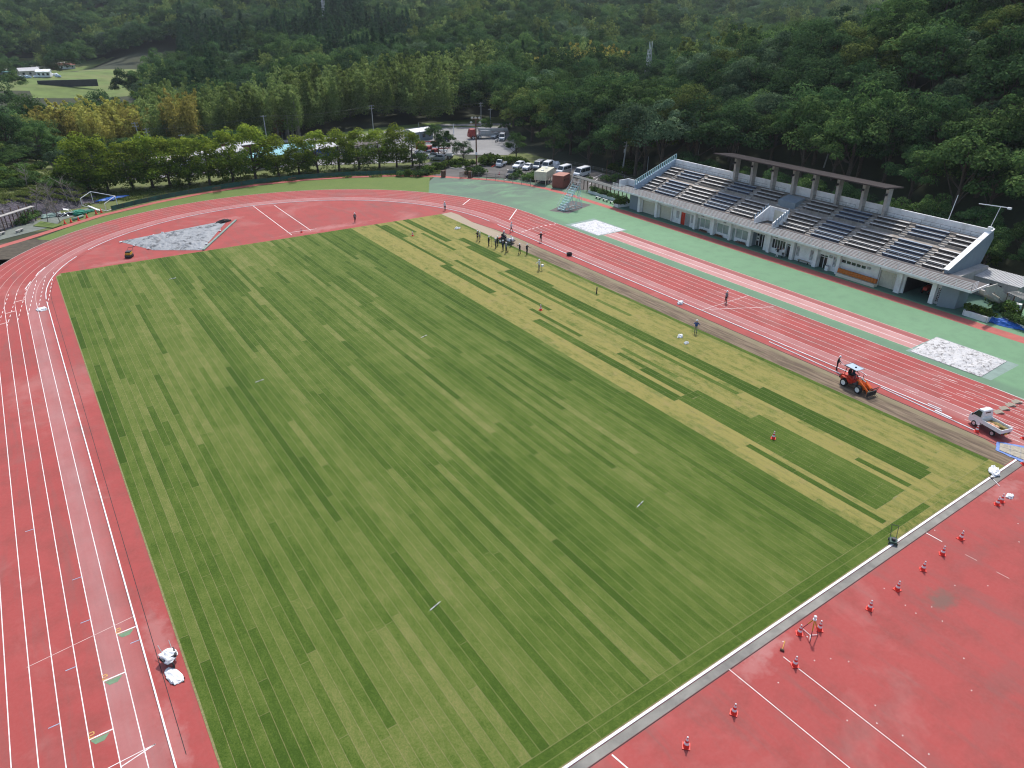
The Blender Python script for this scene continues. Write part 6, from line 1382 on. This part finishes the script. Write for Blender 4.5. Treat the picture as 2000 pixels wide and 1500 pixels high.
# bare young trees
def bare(label,px,py,h,lean,seed,mat='pale_bark'):
    x,y,z=gh(px,py); r=thing('bare_tree',label,'tree',(x,y,z-.05),0,'bare trees by the stone bank'); R=random.Random(seed); o=MB(); o.path([(0,0,0),(lean*.3,0,h*.4),(lean,.2,h*.75)],[.09,.07,.04],6); o.build('trunk',MT[mat],r,fix=False)
    o=MB()
    for k in range(22):
        f=R.uniform(.25,.8); b0=(lean*f,.15*f,h*f); a=R.uniform(0,6.28); l_=R.uniform(.8,2.0); m_=(b0[0]+math.cos(a)*l_*.6,b0[1]+math.sin(a)*l_*.6,b0[2]+l_*.5); o.path([b0,m_,(m_[0]+math.cos(a+.5)*l_*.4,m_[1]+math.sin(a+.5)*l_*.4,m_[2]+l_*.4)],[.035,.022,.01],4)
    o.build('branches',MT[mat],r,fix=False)
    return r
for i,(px,py,h,l_,lab) in enumerate(((94,435,4.6,.8,'pale bare tree nearest the grass bed, leaning right'),(118,436,5.2,-.6,'pale bare tree next to the first red cone'),(110,415,6.0,-.8,'tall bare tree in front of the stone bank'),(138,408,6.5,-.7,'straight thin bare tree beside the scrap heap'),(75,420,4.8,1.2,'low bare tree behind the pergola end'),(152,404,5.2,-1.0,'bare tree leaning towards the goal frame'),(97,412,5.0,.9,'bare tree leaning right in the middle of the stone bank'),(54,368,4.2,.5,'dark bare tree standing on the grassy bank'),(1440,300,7,.4,'bare pale tree among the dark trees behind the canopy'),(1690,255,10,1.2,'leaning bare trunk on the wooded slope'))): bare(lab,px,py,h,l_,i)
# ------------------------------------------------------------------ fences, gate
def fence(label,pts,h,mat,post='grey_steel',name='fence',solid=True,step=3.0,z=0,rails=2):
    r=thing(name,label,'fence',(pts[0][0],pts[0][1],z)); o=MB(); ps=[]
    for a,b_ in zip(pts[:-1],pts[1:]):
        L=math.hypot(b_[0]-a[0],b_[1]-a[1]); k=max(1,round(L/step)); an2=math.atan2(b_[1]-a[1],b_[0]-a[0]); c=((a[0]+b_[0])/2-pts[0][0],(a[1]+b_[1])/2-pts[0][1])
        if solid: o.box((c[0],c[1],h*.5+.06),(L,.03,h-.1),an2)
        else:
            for j in range(rails): o.box((c[0],c[1],h*(j+1)/rails-.03),(L,.035,.035),an2)
            nn=int(L/.22)
            for j in range(nn): t=(j+.5)/nn; o.box((a[0]+(b_[0]-a[0])*t-pts[0][0],a[1]+(b_[1]-a[1])*t-pts[0][1],h*.5),(.018,.018,h))
        for j in range(k): t=j/k; ps.append((a[0]+(b_[0]-a[0])*t-pts[0][0],a[1]+(b_[1]-a[1])*t-pts[0][1]))
    o.build('panel',MT[mat],r,fix=False)
    
    for p in ps[:100]: q=MB(); q.box((p[0],p[1],h*.53),(.06,.06,h*1.06)); q.build('post',MT[post],r,fix=False)
    return r
mk('fence_green',(.025,.10,.075),.8,var=.3,scale=1,world=True,dirt=(.05,.06,.045),dirt_amt=.5)
FP=[(14.6,157.6),(19,159.9),(24.5,162.0),(33.2,164.4),(44.8,166.0),(56,165.0),(66.5,161.8),(76,157.4),(82.2,152.6)]
fence('low green screen fence curving behind the far bend',FP,1.0,'fence_green','wood_brown')
for i,(px,py,lab) in enumerate(((571,359,'rusty gate panel in the green fence near the middle of the bend'),(424,378,'rusty gate panel in the green fence left of the middle'))):
    x,y,_=g(px,py-1); o=MB(); [o.box((k*.2-.9,0,.65),(.04,.05,1.3)) for k in range(10)]; o.box((0,0,1.25),(1.9,.06,.06)); o.box((0,0,.2),(1.9,.06,.06)); tag(o.build('rusty_gate',MT['rust_pole'],loc=(x,y-.25,0),rz=.15 if i==0 else .25),lab,'gate')
GA=thing('gate','open dark iron gate with pillars where the car park meets the track','gate',(86,149.5,0))
for px,a0,a1 in ((874,0,1),(899,0,1)): pass
for px,py in ((866,346),(918,347)): x,y,_=g(px,py); o=MB(); o.box((x-86,y-149.5,.75),(.8,.8,1.5)); o.build('pillar',MT['wood_brown'],GA,bevel=.04)
for p0,p1 in (((868,344),(871,342)),((898,349),(912,346))):
    a=g(*p0);b_=g(*p1); o=MB(); L=math.hypot(b_[0]-a[0],b_[1]-a[1]); n_=max(4,int(L/.25))
    for k in range(n_+1): t=k/n_; o.box((a[0]+(b_[0]-a[0])*t-86,a[1]+(b_[1]-a[1])*t-149.5,.75),(.05,.05,1.5))
    for zz in (.2,1.35): o.cyl((a[0]-86,a[1]-149.5,zz),(b_[0]-86,b_[1]-149.5,zz),.035,n=5)
    o.build('leaf',MT['rust_pole'],GA,fix=False)
fence('thin wire fence with grey posts between the footpath and the car park',[g(921,348)[:2],g(950,351)[:2],g(985,354)[:2],g(1036,363)[:2],g(1046,366)[:2]],1.5,'dark_steel',solid=False,name='wire_fence',rails=3,step=2.5)
fence('low kerbside rail along the wooded edge of the car park',[(106,160),(113,152),(119,143),(120,130),(118,119)],.7,'beige_cloth',solid=False,name='guard_rail',rails=2,step=3)
# tanks and container behind the fence
x,y,_=g(1063,356); TKS=thing('water_tank','pair of cream panelled water tanks on legs between the car park and the footpath','water tank',(x,y,0),.62)
o=MB(); o.bx(-3.0,3.0,-1.4,1.4,1.1,2.9); o.build('tank',MT['cream_tank'],TKS,bevel=.06)
o=MB(); 
for k in range(7): o.bx(-3+k*1.0-.03,-3+k*1.0+.03,-1.45,1.45,1.05,2.95)
for yy in (-1.43,1.43): o.bx(-3.02,3.02,yy-.03,yy+.03,1.95,2.03)
o.build('ribs',MT['cream_tank'],TKS)
for a in (-2.8,-.9,.9,2.8):
    for s in (1.2,-1.2): o=MB(); o.box((a,s,.55),(.14,.14,1.1)); o.build('leg',MT['cream_tank'],TKS)
for a in (-1.5,1.5): o=MB(); o.cyl((a,0,2.9),(a,0,3.1),.3,n=10); o.build('hatch',MT['white_paint'],TKS)
x,y,_=g(1096,366); CT=thing('container','brick red metal storage box with dark round openings beside the cream tanks','container',(x+.4,y+.6,0),.5)
o=MB(); o.bx(-1.9,1.9,-1.3,1.3,.1,2.7)
for k in range(13): o.bx(-1.9+k*.3,-1.8+k*.3,-1.33,-1.3,.2,2.6)
o.build('body',MT['container_red'],CT,fix=False)
o=MB(); o.bx(-1.95,1.95,-1.36,1.36,2.7,2.78); o.build('roof',M('container_top',(.36,.15,.11),.7,var=.15),CT)
for a,zz in ((-1.2,1.9),(-.45,1.9),(.7,1.7)): o=MB(); o.cyl((a,-1.34,zz),(a,-1.37,zz),.2,n=12); o.build('opening',MT['black_rubber'],CT)
o=MB(); o.bx(2.0,2.8,-1.1,-1.04,.0,2.2); o.bx(2.9,3.3,-1.1,-1.04,.0,2.1); o.build('board',MT['beige_cloth'],CT)
# planters and pergolas by the stand
def planter(label,A,B,w,h,kind,n):
    L=math.hypot(B[0]-A[0],B[1]-A[1]); an2=math.atan2(B[1]-A[1],B[0]-A[0]); r=thing('planter',label,'planter',((A[0]+B[0])/2,(A[1]+B[1])/2,.005),an2)
    o=MB(); 
    for yy in (-w/2,w/2): o.bx(-L/2,L/2,yy-.08,yy+.08,0,h)
    for xx in (-L/2,L/2): o.bx(xx-.08,xx+.08,-w/2-.08,w/2+.08,0,h+.004)
    o.build('wall',MT['planter_white'],r,fix=False); o=MB(); o.bx(-L/2,L/2,-w/2,w/2,0,h-.1); o.build('soil',MT['brown_earth'],r)
    for i in range(n):
        t=(i+.5)/n; tree('shrub',kind,A[0]+(B[0]-A[0])*t,A[1]+(B[1]-A[1])*t,random.uniform(.5,.7),'shrub growing in the '+label.split(' with')[0],'planter shrubs','shrub',z=h-.15)
planter('long white planter wall at the left end of the grandstand',g(1153,376)[:2],g(1221,397)[:2],1.0,.6,'shrub_dark',9)
planter('short white planter box against the grey grandstand wall',g(1203,404)[:2],g(1224,401)[:2],1.4,.6,'shrub',3)
planter('white planter with bright green shrubs at the right end of the grandstand',(101.0,37.6),(100.9,34.6),1.8,.75,'shrub',5)
planter('low white wall with plants behind the blue tarpaulin',(102.6,33.6),(101.4,28.5),.9,.6,'shrub_dark',5)
def perg(label,A,B,h,w=1.6):
    L=math.hypot(B[0]-A[0],B[1]-A[1]); an2=math.atan2(B[1]-A[1],B[0]-A[0]); r=thing('pergola',label,'pergola',((A[0]+B[0])/2,(A[1]+B[1])/2,.0),an2); n_=int(L/.4)
    o=MB(); [o.box((-L/2+(k+.5)*L/n_,0,h+.08),(.1,w,.1)) for k in range(n_)]; [o.box((0,yy,h),(L,.1,.12)) for yy in (-w*.35,w*.35)]; o.build('roof_slats',MT['concrete'],r,fix=False)
    for k in range(max(3,int(L/2.4))+1):
        for yy in (-w*.35,w*.35): o=MB(); o.box((-L/2+k*L/max(3,int(L/2.4)),yy,h/2),(.13,.13,h)); o.build('post',MT['wood_brown'],r)
perg('grey slatted pergola behind the long white planter',(103.6,124),(103.6,106.5),2.3)
perg('grey slatted pergola with white furniture at the right edge',(107.5,35.5),(103.8,27.5),2.3,1.8)
for px,py,lab in ((1967,612,'white plastic bench under the right hand pergola'),(1983,618,'white plastic seat at the picture edge under the pergola')):
    x,y,_=g(px,py); r=thing('garden_seat',lab,'seat',(x,y,0),.8); o=MB(); o.box((0,0,.42),(1.0,.5,.07)); o.build('seat',MT['bag_white'],r); o=MB(); o.box((0,.25,.72),(1.0,.06,.5)); o.build('backrest',MT['bag_white'],r)
    for s in (1,-1): o=MB(); o.box((s*.42,0,.2),(.07,.45,.4)); o.build('leg',MT['bag_white'],r)
for k in range(3):
    t=(k+.3)/3; A=g(1166,386);B=g(1208,400); x,y=A[0]+(B[0]-A[0])*t-.55,A[1]+(B[1]-A[1])*t-.3; r=thing('bench',['dark bench nearest the car park end of the long white planter','dark bench at the middle of the long white planter','dark bench nearest the grey wall along the long white planter'][k],'bench',(x,y,0),math.atan2(B[1]-A[1],B[0]-A[0]),'benches along the white planter'); o=MB(); o.box((0,0,.42),(1.6,.35,.05)); o.build('seat',MT['grey_steel'],r)
    for s in (1,-1): o=MB(); o.box((s*.6,0,.2),(.05,.3,.4)); o.build('leg',MT['dark_steel'],r)
# orange mats on a cream platform before the rooms, flower tubs, door bench
r=thing('mat_stack','row of orange crash mats leaning on a cream platform before the grandstand','mats',(100,53.3,.005)); o=MB(); o.bx(-.3,.65,-3.2,3.0,0,.45); o.build('platform',MT['cream_shutter'],r,bevel=.03)
o=MB(); [o.box((.35,-2.9+k*.41,.78),(.5,.38,.62),0,.2) for k in range(15)]; o.build('mats',MT['orange_mat'],r)
for i,(y0,y1,lab) in enumerate(((79.2,80.9,'flower tubs beneath the second greenish window'),(82.8,84.6,'flower tubs beneath the first greenish window'),(74.2,76.2,'flower tubs beneath the third greenish window'))):
    r=thing('flower_box',lab,'flowers',(100.75,(y0+y1)/2,.005),0,'flower tubs under the windows'); o=MB(); o.bx(-.12,.12,-(y1-y0)/2,(y1-y0)/2,0,.18); o.build('trough',MT['rust_pole'],r); me=leaves('flowers','leaf_rust',np.array([(0,-(y1-y0)/2+.1+k*.15,.25) for k in range(11)]),np.tile(np.array([[.14,.12,.14]]),(11,1)),20,.1,.6,seed=i); f=bpy.data.objects.new('flowers',me); COL.objects.link(f); f.parent=r
r=thing('bench','long wooden bench outside the block vents of the grandstand','bench',(100.6,62.6,.005)); o=MB(); o.bx(-.2,.2,-1.0,1.0,.38,.44); o.build('seat',MT['beige_cloth'],r); 
for s in (1,-1): o=MB(); o.bx(-.15,.15,s*.8-.03,s*.8+.03,0,.38); o.build('leg',MT['dark_steel'],r)
r=thing('bin','white upright box beside the double glass doors','box',(100.7,58.5,.005)); o=MB(); o.bx(-.2,.2,-.25,.25,0,.75); o.build('body',MT['white_paint'],r,bevel=.03); o=MB(); o.bx(-.21,.21,-.26,.26,.75,.82); o.build('lid',MT['grey_steel'],r)
# ------------------------------------------------------------------ huts behind the stand's right end
HT=thing('site_hut','grey prefabricated hut with a pale ribbed roof behind the right end of the grandstand','hut',(110.6,38.9,0),0)
o=MB(); o.bx(-1.2,3.0,-3.3,3.6,0,2.5); o.build('wall',MT['concrete'],HT)
o=MB(); [o.box((.9,-3.5+k*.3,2.72+.0*k),(4.6,.22,.06),0,-.05) for k in range(25)]; o.box((.9,.1,2.66),(4.5,7.4,.06),0,-.05); o.build('roof',MT['light_roof'],HT,fix=False)
o=MB(); o.bx(-1.24,-1.2,-1.3,.2,.5,2.1); w_=o.build('window',MT['dark_pane'],HT)
o=MB(); o.bx(-1.5,-1.22,.5,1.2,.4,1.1); o.build('air_unit',MT['white_paint'],HT)
for k in range(7):
    r=thing('bicycle','bicycle in the rack against the grey hut','bicycle',(108.2,37.8-.45*k,0),.0,'bicycles against the hut'); o=MB(); o.path([(-.5,0,.33),(-.1,0,.55),(.45,0,.6),(.5,0,.33)],.02,5); o.cyl((.45,-.25,.95),(.45,.25,.95),.015,n=5); o.cyl((.45,0,.6),(.45,0,.95),.015,n=5); o.box((-.15,0,.85),(.25,.12,.06)); o.build('frame',MT[('blue_cloth','dark_steel','rim_silver')[k%3]],r,fix=False)
    for xx in (-.5,.5): o=MB(); o.lathe([(.30,-.02),(.33,0),(.30,.02)],n=16,M=Matrix.Translation((xx,0,.33))@Matrix.Rotation(PI/2,4,'X')); o.build('wheel',MT['black_rubber'],r,fix=False)
r=thing('vending_box','small pale blue cabinet beside the grey hut','cabinet',(108.8,32.6,0),.3); o=MB(); o.bx(-.4,.4,-.5,.5,0,1.5); o.build('body',MT['pale_blue'],r,bevel=.03); o=MB(); o.bx(-.42,-.4,-.4,.4,.5,1.3); o.build('door',MT['light_roof'],r)
r=thing('washing_machine','white appliance standing at the corner of the grey hut','appliance',(108.0,34.4,0),.3); o=MB(); o.bx(-.35,.35,-.35,.35,0,.9); o.build('body',MT['white_paint'],r,bevel=.03); o=MB(); o.cyl((-.36,0,.5),(-.38,0,.5),.22,n=14); o.build('door',MT['dark_steel'],r)
r=thing('shed','dark wall of a shed at the right edge of the picture','shed',(113.5,30.5,0),.2); o=MB(); o.bx(-2,3,-3,2,0,2.4); o.build('wall',MT['wood_brown'],r); o=MB(); o.bx(-2.3,3.3,-3.3,2.3,2.4,2.55); o.build('roof',MT['roof_brown'],r)
# ------------------------------------------------------------------ masts, poles, wires
x,y,_=g(931,328); hm_=hgt(x,y,232); r=thing('floodlight_mast','rusty floodlight mast carrying a ring of round lamps beside the gate','floodlight',(x,y,0),YAW*-1)
o=MB(); o.cyl((0,0,0),(0,0,hm_),.2,.13,8); o.build('pole',MT['rust_pole'],r)
o=MB(); o.bx(-.9,.9,-.08,.08,hm_-.1,hm_); o.bx(-1.0,1.0,-.5,-.42,hm_-1.15,hm_-1.05); o.bx(-.05,.05,-.5,.1,hm_-1.15,hm_-1.05); o.build('crossarm',MT['rust_pole'],r)
for a,zz in ((-.85,.35),(0,.35),(.85,.35),(-1.1,-.7),(1.0,-.7)):
    o=MB(); o.smooth=True; o.lathe([(0,0),(.2,.06),(.34,.3),(.0,.28)],n=14,M=Matrix.Translation((a,-.15,hm_+zz))@Matrix.Rotation(PI/2+.45,4,'X')); o.build('lamp',MT['lamp_glass'],r)
o=MB(); o.bx(-.25,.25,-.3,-.1,3.2,3.8); o.build('junction_box',MT['white_paint'],r)
def pole(label,x,y,h,z=0,r0=.17,arms=2,mat='pole_concrete',lean=(0,0),rz=0,trans=False,group='utility poles'):
    r=thing('utility_pole',label,'utility pole',(x,y,z),rz,group); o=MB(); o.cyl((0,0,-.3),(lean[0],lean[1],h),r0,r0*.62,8); o.build('pole',MT[mat],r)
    if arms:
        o=MB()
        for k in range(arms): zz=h-.3-k*.8; t=zz/h; o.box((lean[0]*t,lean[1]*t,zz),(1.6,.09,.09)); [o.cyl((lean[0]*t+a,lean[1]*t,zz),(lean[0]*t+a,lean[1]*t,zz+.22),.05,n=6) for a in (-.7,-.25,.7)]
        o.build('crossarm',MT['grey_steel'],r,fix=False)
    if trans: o=MB(); o.cyl((.3,0,h-2.6),(.3,0,h-1.8),.25,n=10); o.build('transformer',MT['grey_steel'],r)
    return r
PL={}
def pole_px(key,label,px,pb,pt,**kw): x,y,_=g(px,pb); h=hgt(x,y,pt); PL[key]=(x,y,h); return pole(label,x,y,h,**kw)
pole_px('a','thick grey concrete utility pole with crossarms left of the grandstand',1215,338,276,arms=2,trans=True,lean=(.5,-.3),r0=.22)
pole_px('b','slim steel pole just behind the left end of the grandstand',1263,345,306,arms=0,r0=.1,mat='grey_steel')
pole_px('c','dark wooden pole between the red trucks and the two round bushes',857,312,262,arms=1,mat='wood_brown')
pole_px('d','thin pole at the end of the pale tree row by the depot',821,300,240,arms=0,mat='grey_steel',r0=.1)
pole_px('e','white topped post with a small sign at the far road',886,262,242,arms=1,mat='white_paint',r0=.13)
pole_px('f','tall concrete utility pole behind the floodlight mast',940,252,200,arms=2)
pole_px('g','concrete utility pole by the crane truck',958,262,212,arms=1)
pole_px('h','utility pole in front of the bamboo grove',730,262,205,arms=2)
pole_px('i','leaning utility pole in front of the yellow bamboo',283,300,238,arms=2,lean=(-.8,0))
pole_px('j','cross armed utility pole beside the leaning one, before the yellow bamboo',296,300,250,arms=3)
pole_px('k','pole with white insulator in front of the bamboo',524,290,225,arms=1)
pole_px('l','short dark pole standing behind the pale tree row',362,300,262,arms=1)
pole_px('m','light pole at the edge of the car park hedge',1184,345,313,arms=0,r0=.07,mat='rust_pole')
for key,px,pb,pt,lab in (('n',1608,330,288,'pale leaning utility pole with white insulators behind the canopy'),('o',1362,310,283,'thin white pole rising behind the back wall')):
    x,y,z=gh(px,pb); q=hgt(x,y,pt,z); pole(lab,x,y,max(4,q),z=z,arms=2 if key=='n' else 0,r0=.16 if key=='n' else .08,lean=(.9,0) if key=='n' else (.3,0))
# roof masts on the stand
for lab,A,B,arm in (('slim white mast with a long cross arm on the corner of the back wall',(113.6,43.0,8.3),(113.7,42.6,11.4),True),('thin white mast fixed behind the back wall',(113.3,48.7,8.1),(113.6,48.5,11.9),False)):
    r=thing('roof_mast',lab,'mast',A); o=MB(); o.cyl((0,0,0),[B[i]-A[i] for i in range(3)],.05,n=6); o.build('pole',MT['white_paint'],r)
    if arm: o=MB(); o.cyl((-.6,2.2,3.12),(.5,-1.4,3.12),.06,n=6); o.box((.5,-1.4,3.05),(.3,.5,.25)); o.build('cross_arm',MT['white_paint'],r)
def wire(label,a,b_,sag=.8,r0=.011):
    pts=[tuple(a[i]+(b_[i]-a[i])*t-(0 if i<2 else sag*4*t*(1-t)) for i in range(3)) for t in np.linspace(0,1,13)]
    o=MB(); o.path([tuple(p[i]-a[i] for i in range(3)) for p in pts],r0,4); tag(o.build('power_line',MT['wire_dark'],loc=a,fix=False),label,'power line','power lines across the depot')
tp=lambda k,d=0,s=0:(PL[k][0]+s,PL[k][1],PL[k][2]-.2-d)
for a,c in (('h','f'),('f','g'),('k','h'),('j','k')):
    for d,s in ((0,-.7),(0,.7),(.8,0)): wire('thin power line strung between the concrete poles before the bamboo grove',tp(a,d,s),tp(c,d,s))
wire('single cable running from the concrete pole by the crane truck to the trees',tp('g',.4),(150,195,7),1.0)
# lattice pylons
def pylon(label,x,y,z,h,w=2.6):
    r=thing('lattice_tower',label,'pylon',(x,y,z),.3); o=MB(); n_=9
    lv=[(w*(1-.62*k/n_),h*k/n_) for k in range(n_+1)]
    for s,t in ((1,1),(1,-1),(-1,-1),(-1,1)):
        for (wa,za),(wb,zb) in zip(lv[:-1],lv[1:]): o.cyl((s*wa/2,t*wa/2,za),(s*wb/2,t*wb/2,zb),.1,n=4)
    o.build('leg_frame',MT['light_roof'],r,fix=False); o=MB()
    C4=[(1,1),(1,-1),(-1,-1),(-1,1)]
    for (wa,za),(wb,zb) in zip(lv[:-1],lv[1:]):
        for i in range(4):
            p,q=C4[i],C4[(i+1)%4]; o.cyl((p[0]*wa/2,p[1]*wa/2,za),(q[0]*wb/2,q[1]*wb/2,zb),.055,n=3); o.cyl((q[0]*wa/2,q[1]*wa/2,za),(p[0]*wb/2,p[1]*wb/2,zb),.055,n=3)
    o.build('bracing',MT['light_roof'],r,fix=False)
    o=MB(); o.box((0,0,h*.93),(3.2,.12,.12)); o.box((0,0,h*.8),(2.6,.12,.12)); [o.cyl((a,0,h*.85),(a,0,h*1.12),.09,n=6) for a in (-.5,.5,1.5)]; o.build('antenna',MT['white_paint'],r,fix=False)
P_=(CX+285*math.sin(math.atan2(200,204)),285*math.cos(math.atan2(200,204))); z0=Hs(*P_); pylon('grey lattice tower rising from the yellow bamboo on the right',P_[0],P_[1],z0,hgt(P_[0],P_[1],96,z0)/1.0)
d_=at_ if False else None
def at_px(px,py,D): d=ray(px,py); t=D/math.hypot(d[0],d[1]); P=CAM+d*t; return tuple(float(v) for v in P)
P_=at_px(634,44,520); z0=Hs(P_[0],P_[1]); pylon('slender pale tower cut by the top edge on the far hill',P_[0],P_[1],z0,max(14,38-z0),2.0)
# ------------------------------------------------------------------ houses and huts in the valley, sheds of the depot
def house(label,x,y,L,Wd,h,roof,wall,rz=0,z=None,pitch=.35,name='house',group=None,win=3):
    z=Hs(x,y)-.05 if z is None else z; r=thing(name,label,name.replace('_',' '),(x,y,z),rz,group)
    o=MB(); o.prism([(-Wd/2,0),(-Wd/2,h),(0,h+pitch*Wd/2),(Wd/2,h),(Wd/2,0)],-L/2,L/2,'x'); o.build('wall',MT[wall],r)
    o=MB(); e=.35
    for s in (1,-1): o.prism([(0,h+pitch*Wd/2+.02),(0,h+pitch*Wd/2+.16),(s*(Wd/2+e),h-pitch*e+.14),(s*(Wd/2+e),h-pitch*e)],-L/2-e,L/2+e,'x')
    o.build('roof',MT[roof],r)
    for k in range(win):
        o=MB(); xx=-L/2+(k+.5)*L/win; o.bx(xx-.5,xx+.5,-Wd/2-.03,-Wd/2,.9,1.9); o.build('window',MT['dark_pane'],r)
    o=MB(); o.bx(-L/2-.03,-L/2,-.5,.5,0,2.0); o.build('door',MT['wood_brown'],r); return r
HS=[(58,148,9,7,'light_roof','tan_roof','grey roofed house with a blue shed, far left of the hamlet'),(78,142,12,8,'light_roof','grey_wall','long pale roofed workshop in the middle of the hamlet'),(88,150,6,5,'white_paint','white_paint','small white shed in front of the hamlet workshop'),(112,134,14,8,'tan_roof','container_red','house with a broad light roof at the right of the hamlet'),(132,134,10,6,'container_red','white_paint','low red roofed house at the right end of the hamlet'),(18,148,8,6,'teal_roof','pale_blue','pale blue roofed house at the left end of the hamlet'),(4,146,10,8,'light_roof','tan_roof','grey roofed house cut by the left picture edge'),(42,142,7,6,'tarp_blue','grey_wall','house with a bright blue roof in the hamlet')]
for px,py,L,wd,rf_,wl_,lab in HS: x,y,z=gh(px,py); house(lab,x,y,L,wd,2.6,rf_,wl_,random.uniform(-.3,.3),z-.1,group='houses of the far hamlet')
for i in range(9): x,y,z=gh(40+i*9+random.uniform(-3,3),150+random.uniform(-4,3)); lump('parked_car','small car among the houses of the hamlet',0,0,(3.8,1.7,1.4),random.choice(('car_white','pale_blue','car_silver')),z,'car',random.random()*3,60+i,pos=(x,y))['group']='cars in the hamlet'
x,y,z=gh(135,170); o=MB(); o.box((0,0,1.6),(26,.5,3.2)); tag(o.build('retaining_wall',MT['dark_steel'],loc=(x,y,z-.2),rz=-.25),'dark retaining wall beside the yellow field in the valley','wall')
DS=[(560,312,12,7,3.0,'teal_roof','pale_blue','shed with a light teal roof behind the pale trees'),(515,325,9,6,2.8,'teal_roof','tan_roof','small teal roofed hut behind the pale trees'),(425,318,12,8,2.8,'light_roof','tan_roof','pale roofed building behind the left half of the tree row'),(620,305,9,6,2.4,'light_roof','blue_cloth','blue walled shed with a pale roof behind the tree row'),(340,330,9,6,2.6,'tan_roof','white_paint','low tan roofed building behind the tree row'),(818,272,7,5,2.6,'white_paint','grey_wall','small office with a white awning at the far side of the depot'),(480,300,10,6,2.8,'light_roof','container_red','long pale roof with red walls behind the tree row'),(705,298,9,6,2.5,'roof_brown','tan_roof','brown roofed low building behind the right part of the tree row')]
for px,py,L,wd,h,rf_,wl_,lab in DS: x,y,_=g(px,py); house(lab,x,y,L,wd,h,rf_,wl_,.2,-.03,name='shed',pitch=.2)
x,y,_=g(893,327); r=thing('flower_island','round planted island with a pale kerb in the car park entrance','planting',(x,y,.004)); o=MB(); o.lathe([(2.0,0),(2.0,.18),(1.8,.18),(1.8,.12),(0,.14)],n=26); o.build('kerb',MT['concrete'],r); me=leaves('plants','leaf_shrub',np.array([(1.4*math.cos(k*1.1)*random.uniform(.3,1),1.4*math.sin(k*1.1)*random.uniform(.3,1),.3) for k in range(26)]),np.tile(np.array([[.4,.4,.35]]),(26,1)),36,.2,.6,seed=3); f=bpy.data.objects.new('plants',me); COL.objects.link(f); f.parent=r
x,y,_=g(966,325.5); r=thing('red_barrier','fallen red barrier beside the small white pickup','barrier',(x,y,.01),.4); o=MB(); o.path([(-1.2,0,.1),(1.2,.3,.5)],.07,6); o.path([(-.8,.5,.08),(1,-.2,.3)],.06,6); o.build('bars',MT['red_paint'],r,fix=False)
x,y,_=g(1083,330); lump('white_cover','white sheeted machine standing behind the half hidden van',1083,326,(3.4,2.2,1.9),'bag_white',.0,'machine',.4,71)
# ------------------------------------------------------------------ air, sky, sun, camera
SUN=Vector((.50,.47,1.0)).normalized(); el=math.asin(SUN.z); azm=math.atan2(SUN.x,SUN.y)
w=bpy.data.worlds.new('World'); sc.world=w; w.use_nodes=True; t=w.node_tree; bg=t.nodes['Background']
sky=t.nodes.new('ShaderNodeTexSky'); sky.sky_type='NISHITA'; sky.sun_disc=False; sky.sun_elevation=el; sky.sun_rotation=azm; sky.air_density=1.2; sky.dust_density=3.0; sky.ozone_density=1.0; sky.altitude=200
t.links.new(sky.outputs[0],bg.inputs[0]); bg.inputs[1].default_value=.14
L=bpy.data.lights.new('sun','SUN'); L.energy=2.6; L.angle=math.radians(3.0); L.color=(1,.965,.91); lo=bpy.data.objects.new('sun',L); COL.objects.link(lo); lo.rotation_euler=(-SUN).to_track_quat('-Z','Y').to_euler(); lo.location=(50,60,120)
HAZE=.00009
if HAZE:
    m=bpy.data.materials.new('haze'); m.use_nodes=True; t=m.node_tree; t.nodes.clear(); ou=t.nodes.new('ShaderNodeOutputMaterial'); pv=t.nodes.new('ShaderNodeVolumePrincipled'); pv.inputs['Density'].default_value=HAZE; pv.inputs['Color'].default_value=(.82,.9,1,1); pv.inputs['Anisotropy'].default_value=.2; t.links.new(pv.outputs[0],ou.inputs['Volume'])
    o=MB().bx(-480,1200,-240,1340,-3,130).build('haze',m); tag(o,'thin pale summer haze over the valley','haze',kind='stuff')
cam=bpy.data.cameras.new('camera'); co=bpy.data.objects.new('camera',cam); COL.objects.link(co); sc.camera=co
co.matrix_world=Matrix(((_r[0],_u[0],-_f[0],CX),(_r[1],_u[1],-_f[1],0),(_r[2],_u[2],-_f[2],CH),(0,0,0,1)))
cam.sensor_fit='HORIZONTAL'; cam.sensor_width=36; cam.lens=F/2000*36; cam.clip_start=.5; cam.clip_end=4000
sc.view_settings.view_transform='Standard'; sc.view_settings.look='None'; sc.view_settings.gamma=1; sc.view_settings.exposure=.4; sc.view_settings.use_curve_mapping=False
sc.render.engine='CYCLES'; cy=sc.cycles; cy.max_bounces=5; cy.diffuse_bounces=3; cy.glossy_bounces=2; cy.transmission_bounces=2; cy.volume_bounces=0; cy.transparent_max_bounces=4; cy.caustics_reflective=False; cy.caustics_refractive=False
cy.use_adaptive_sampling=True; cy.adaptive_threshold=.006; cy.filter_width=1.15; cy.use_denoising=True; cy.denoising_prefilter='ACCURATE'; cy.denoiser='OPENIMAGEDENOISE'; cy.denoising_input_passes='RGB_ALBEDO_NORMAL'; cy.sample_clamp_indirect=6
sc.render.use_persistent_data=False
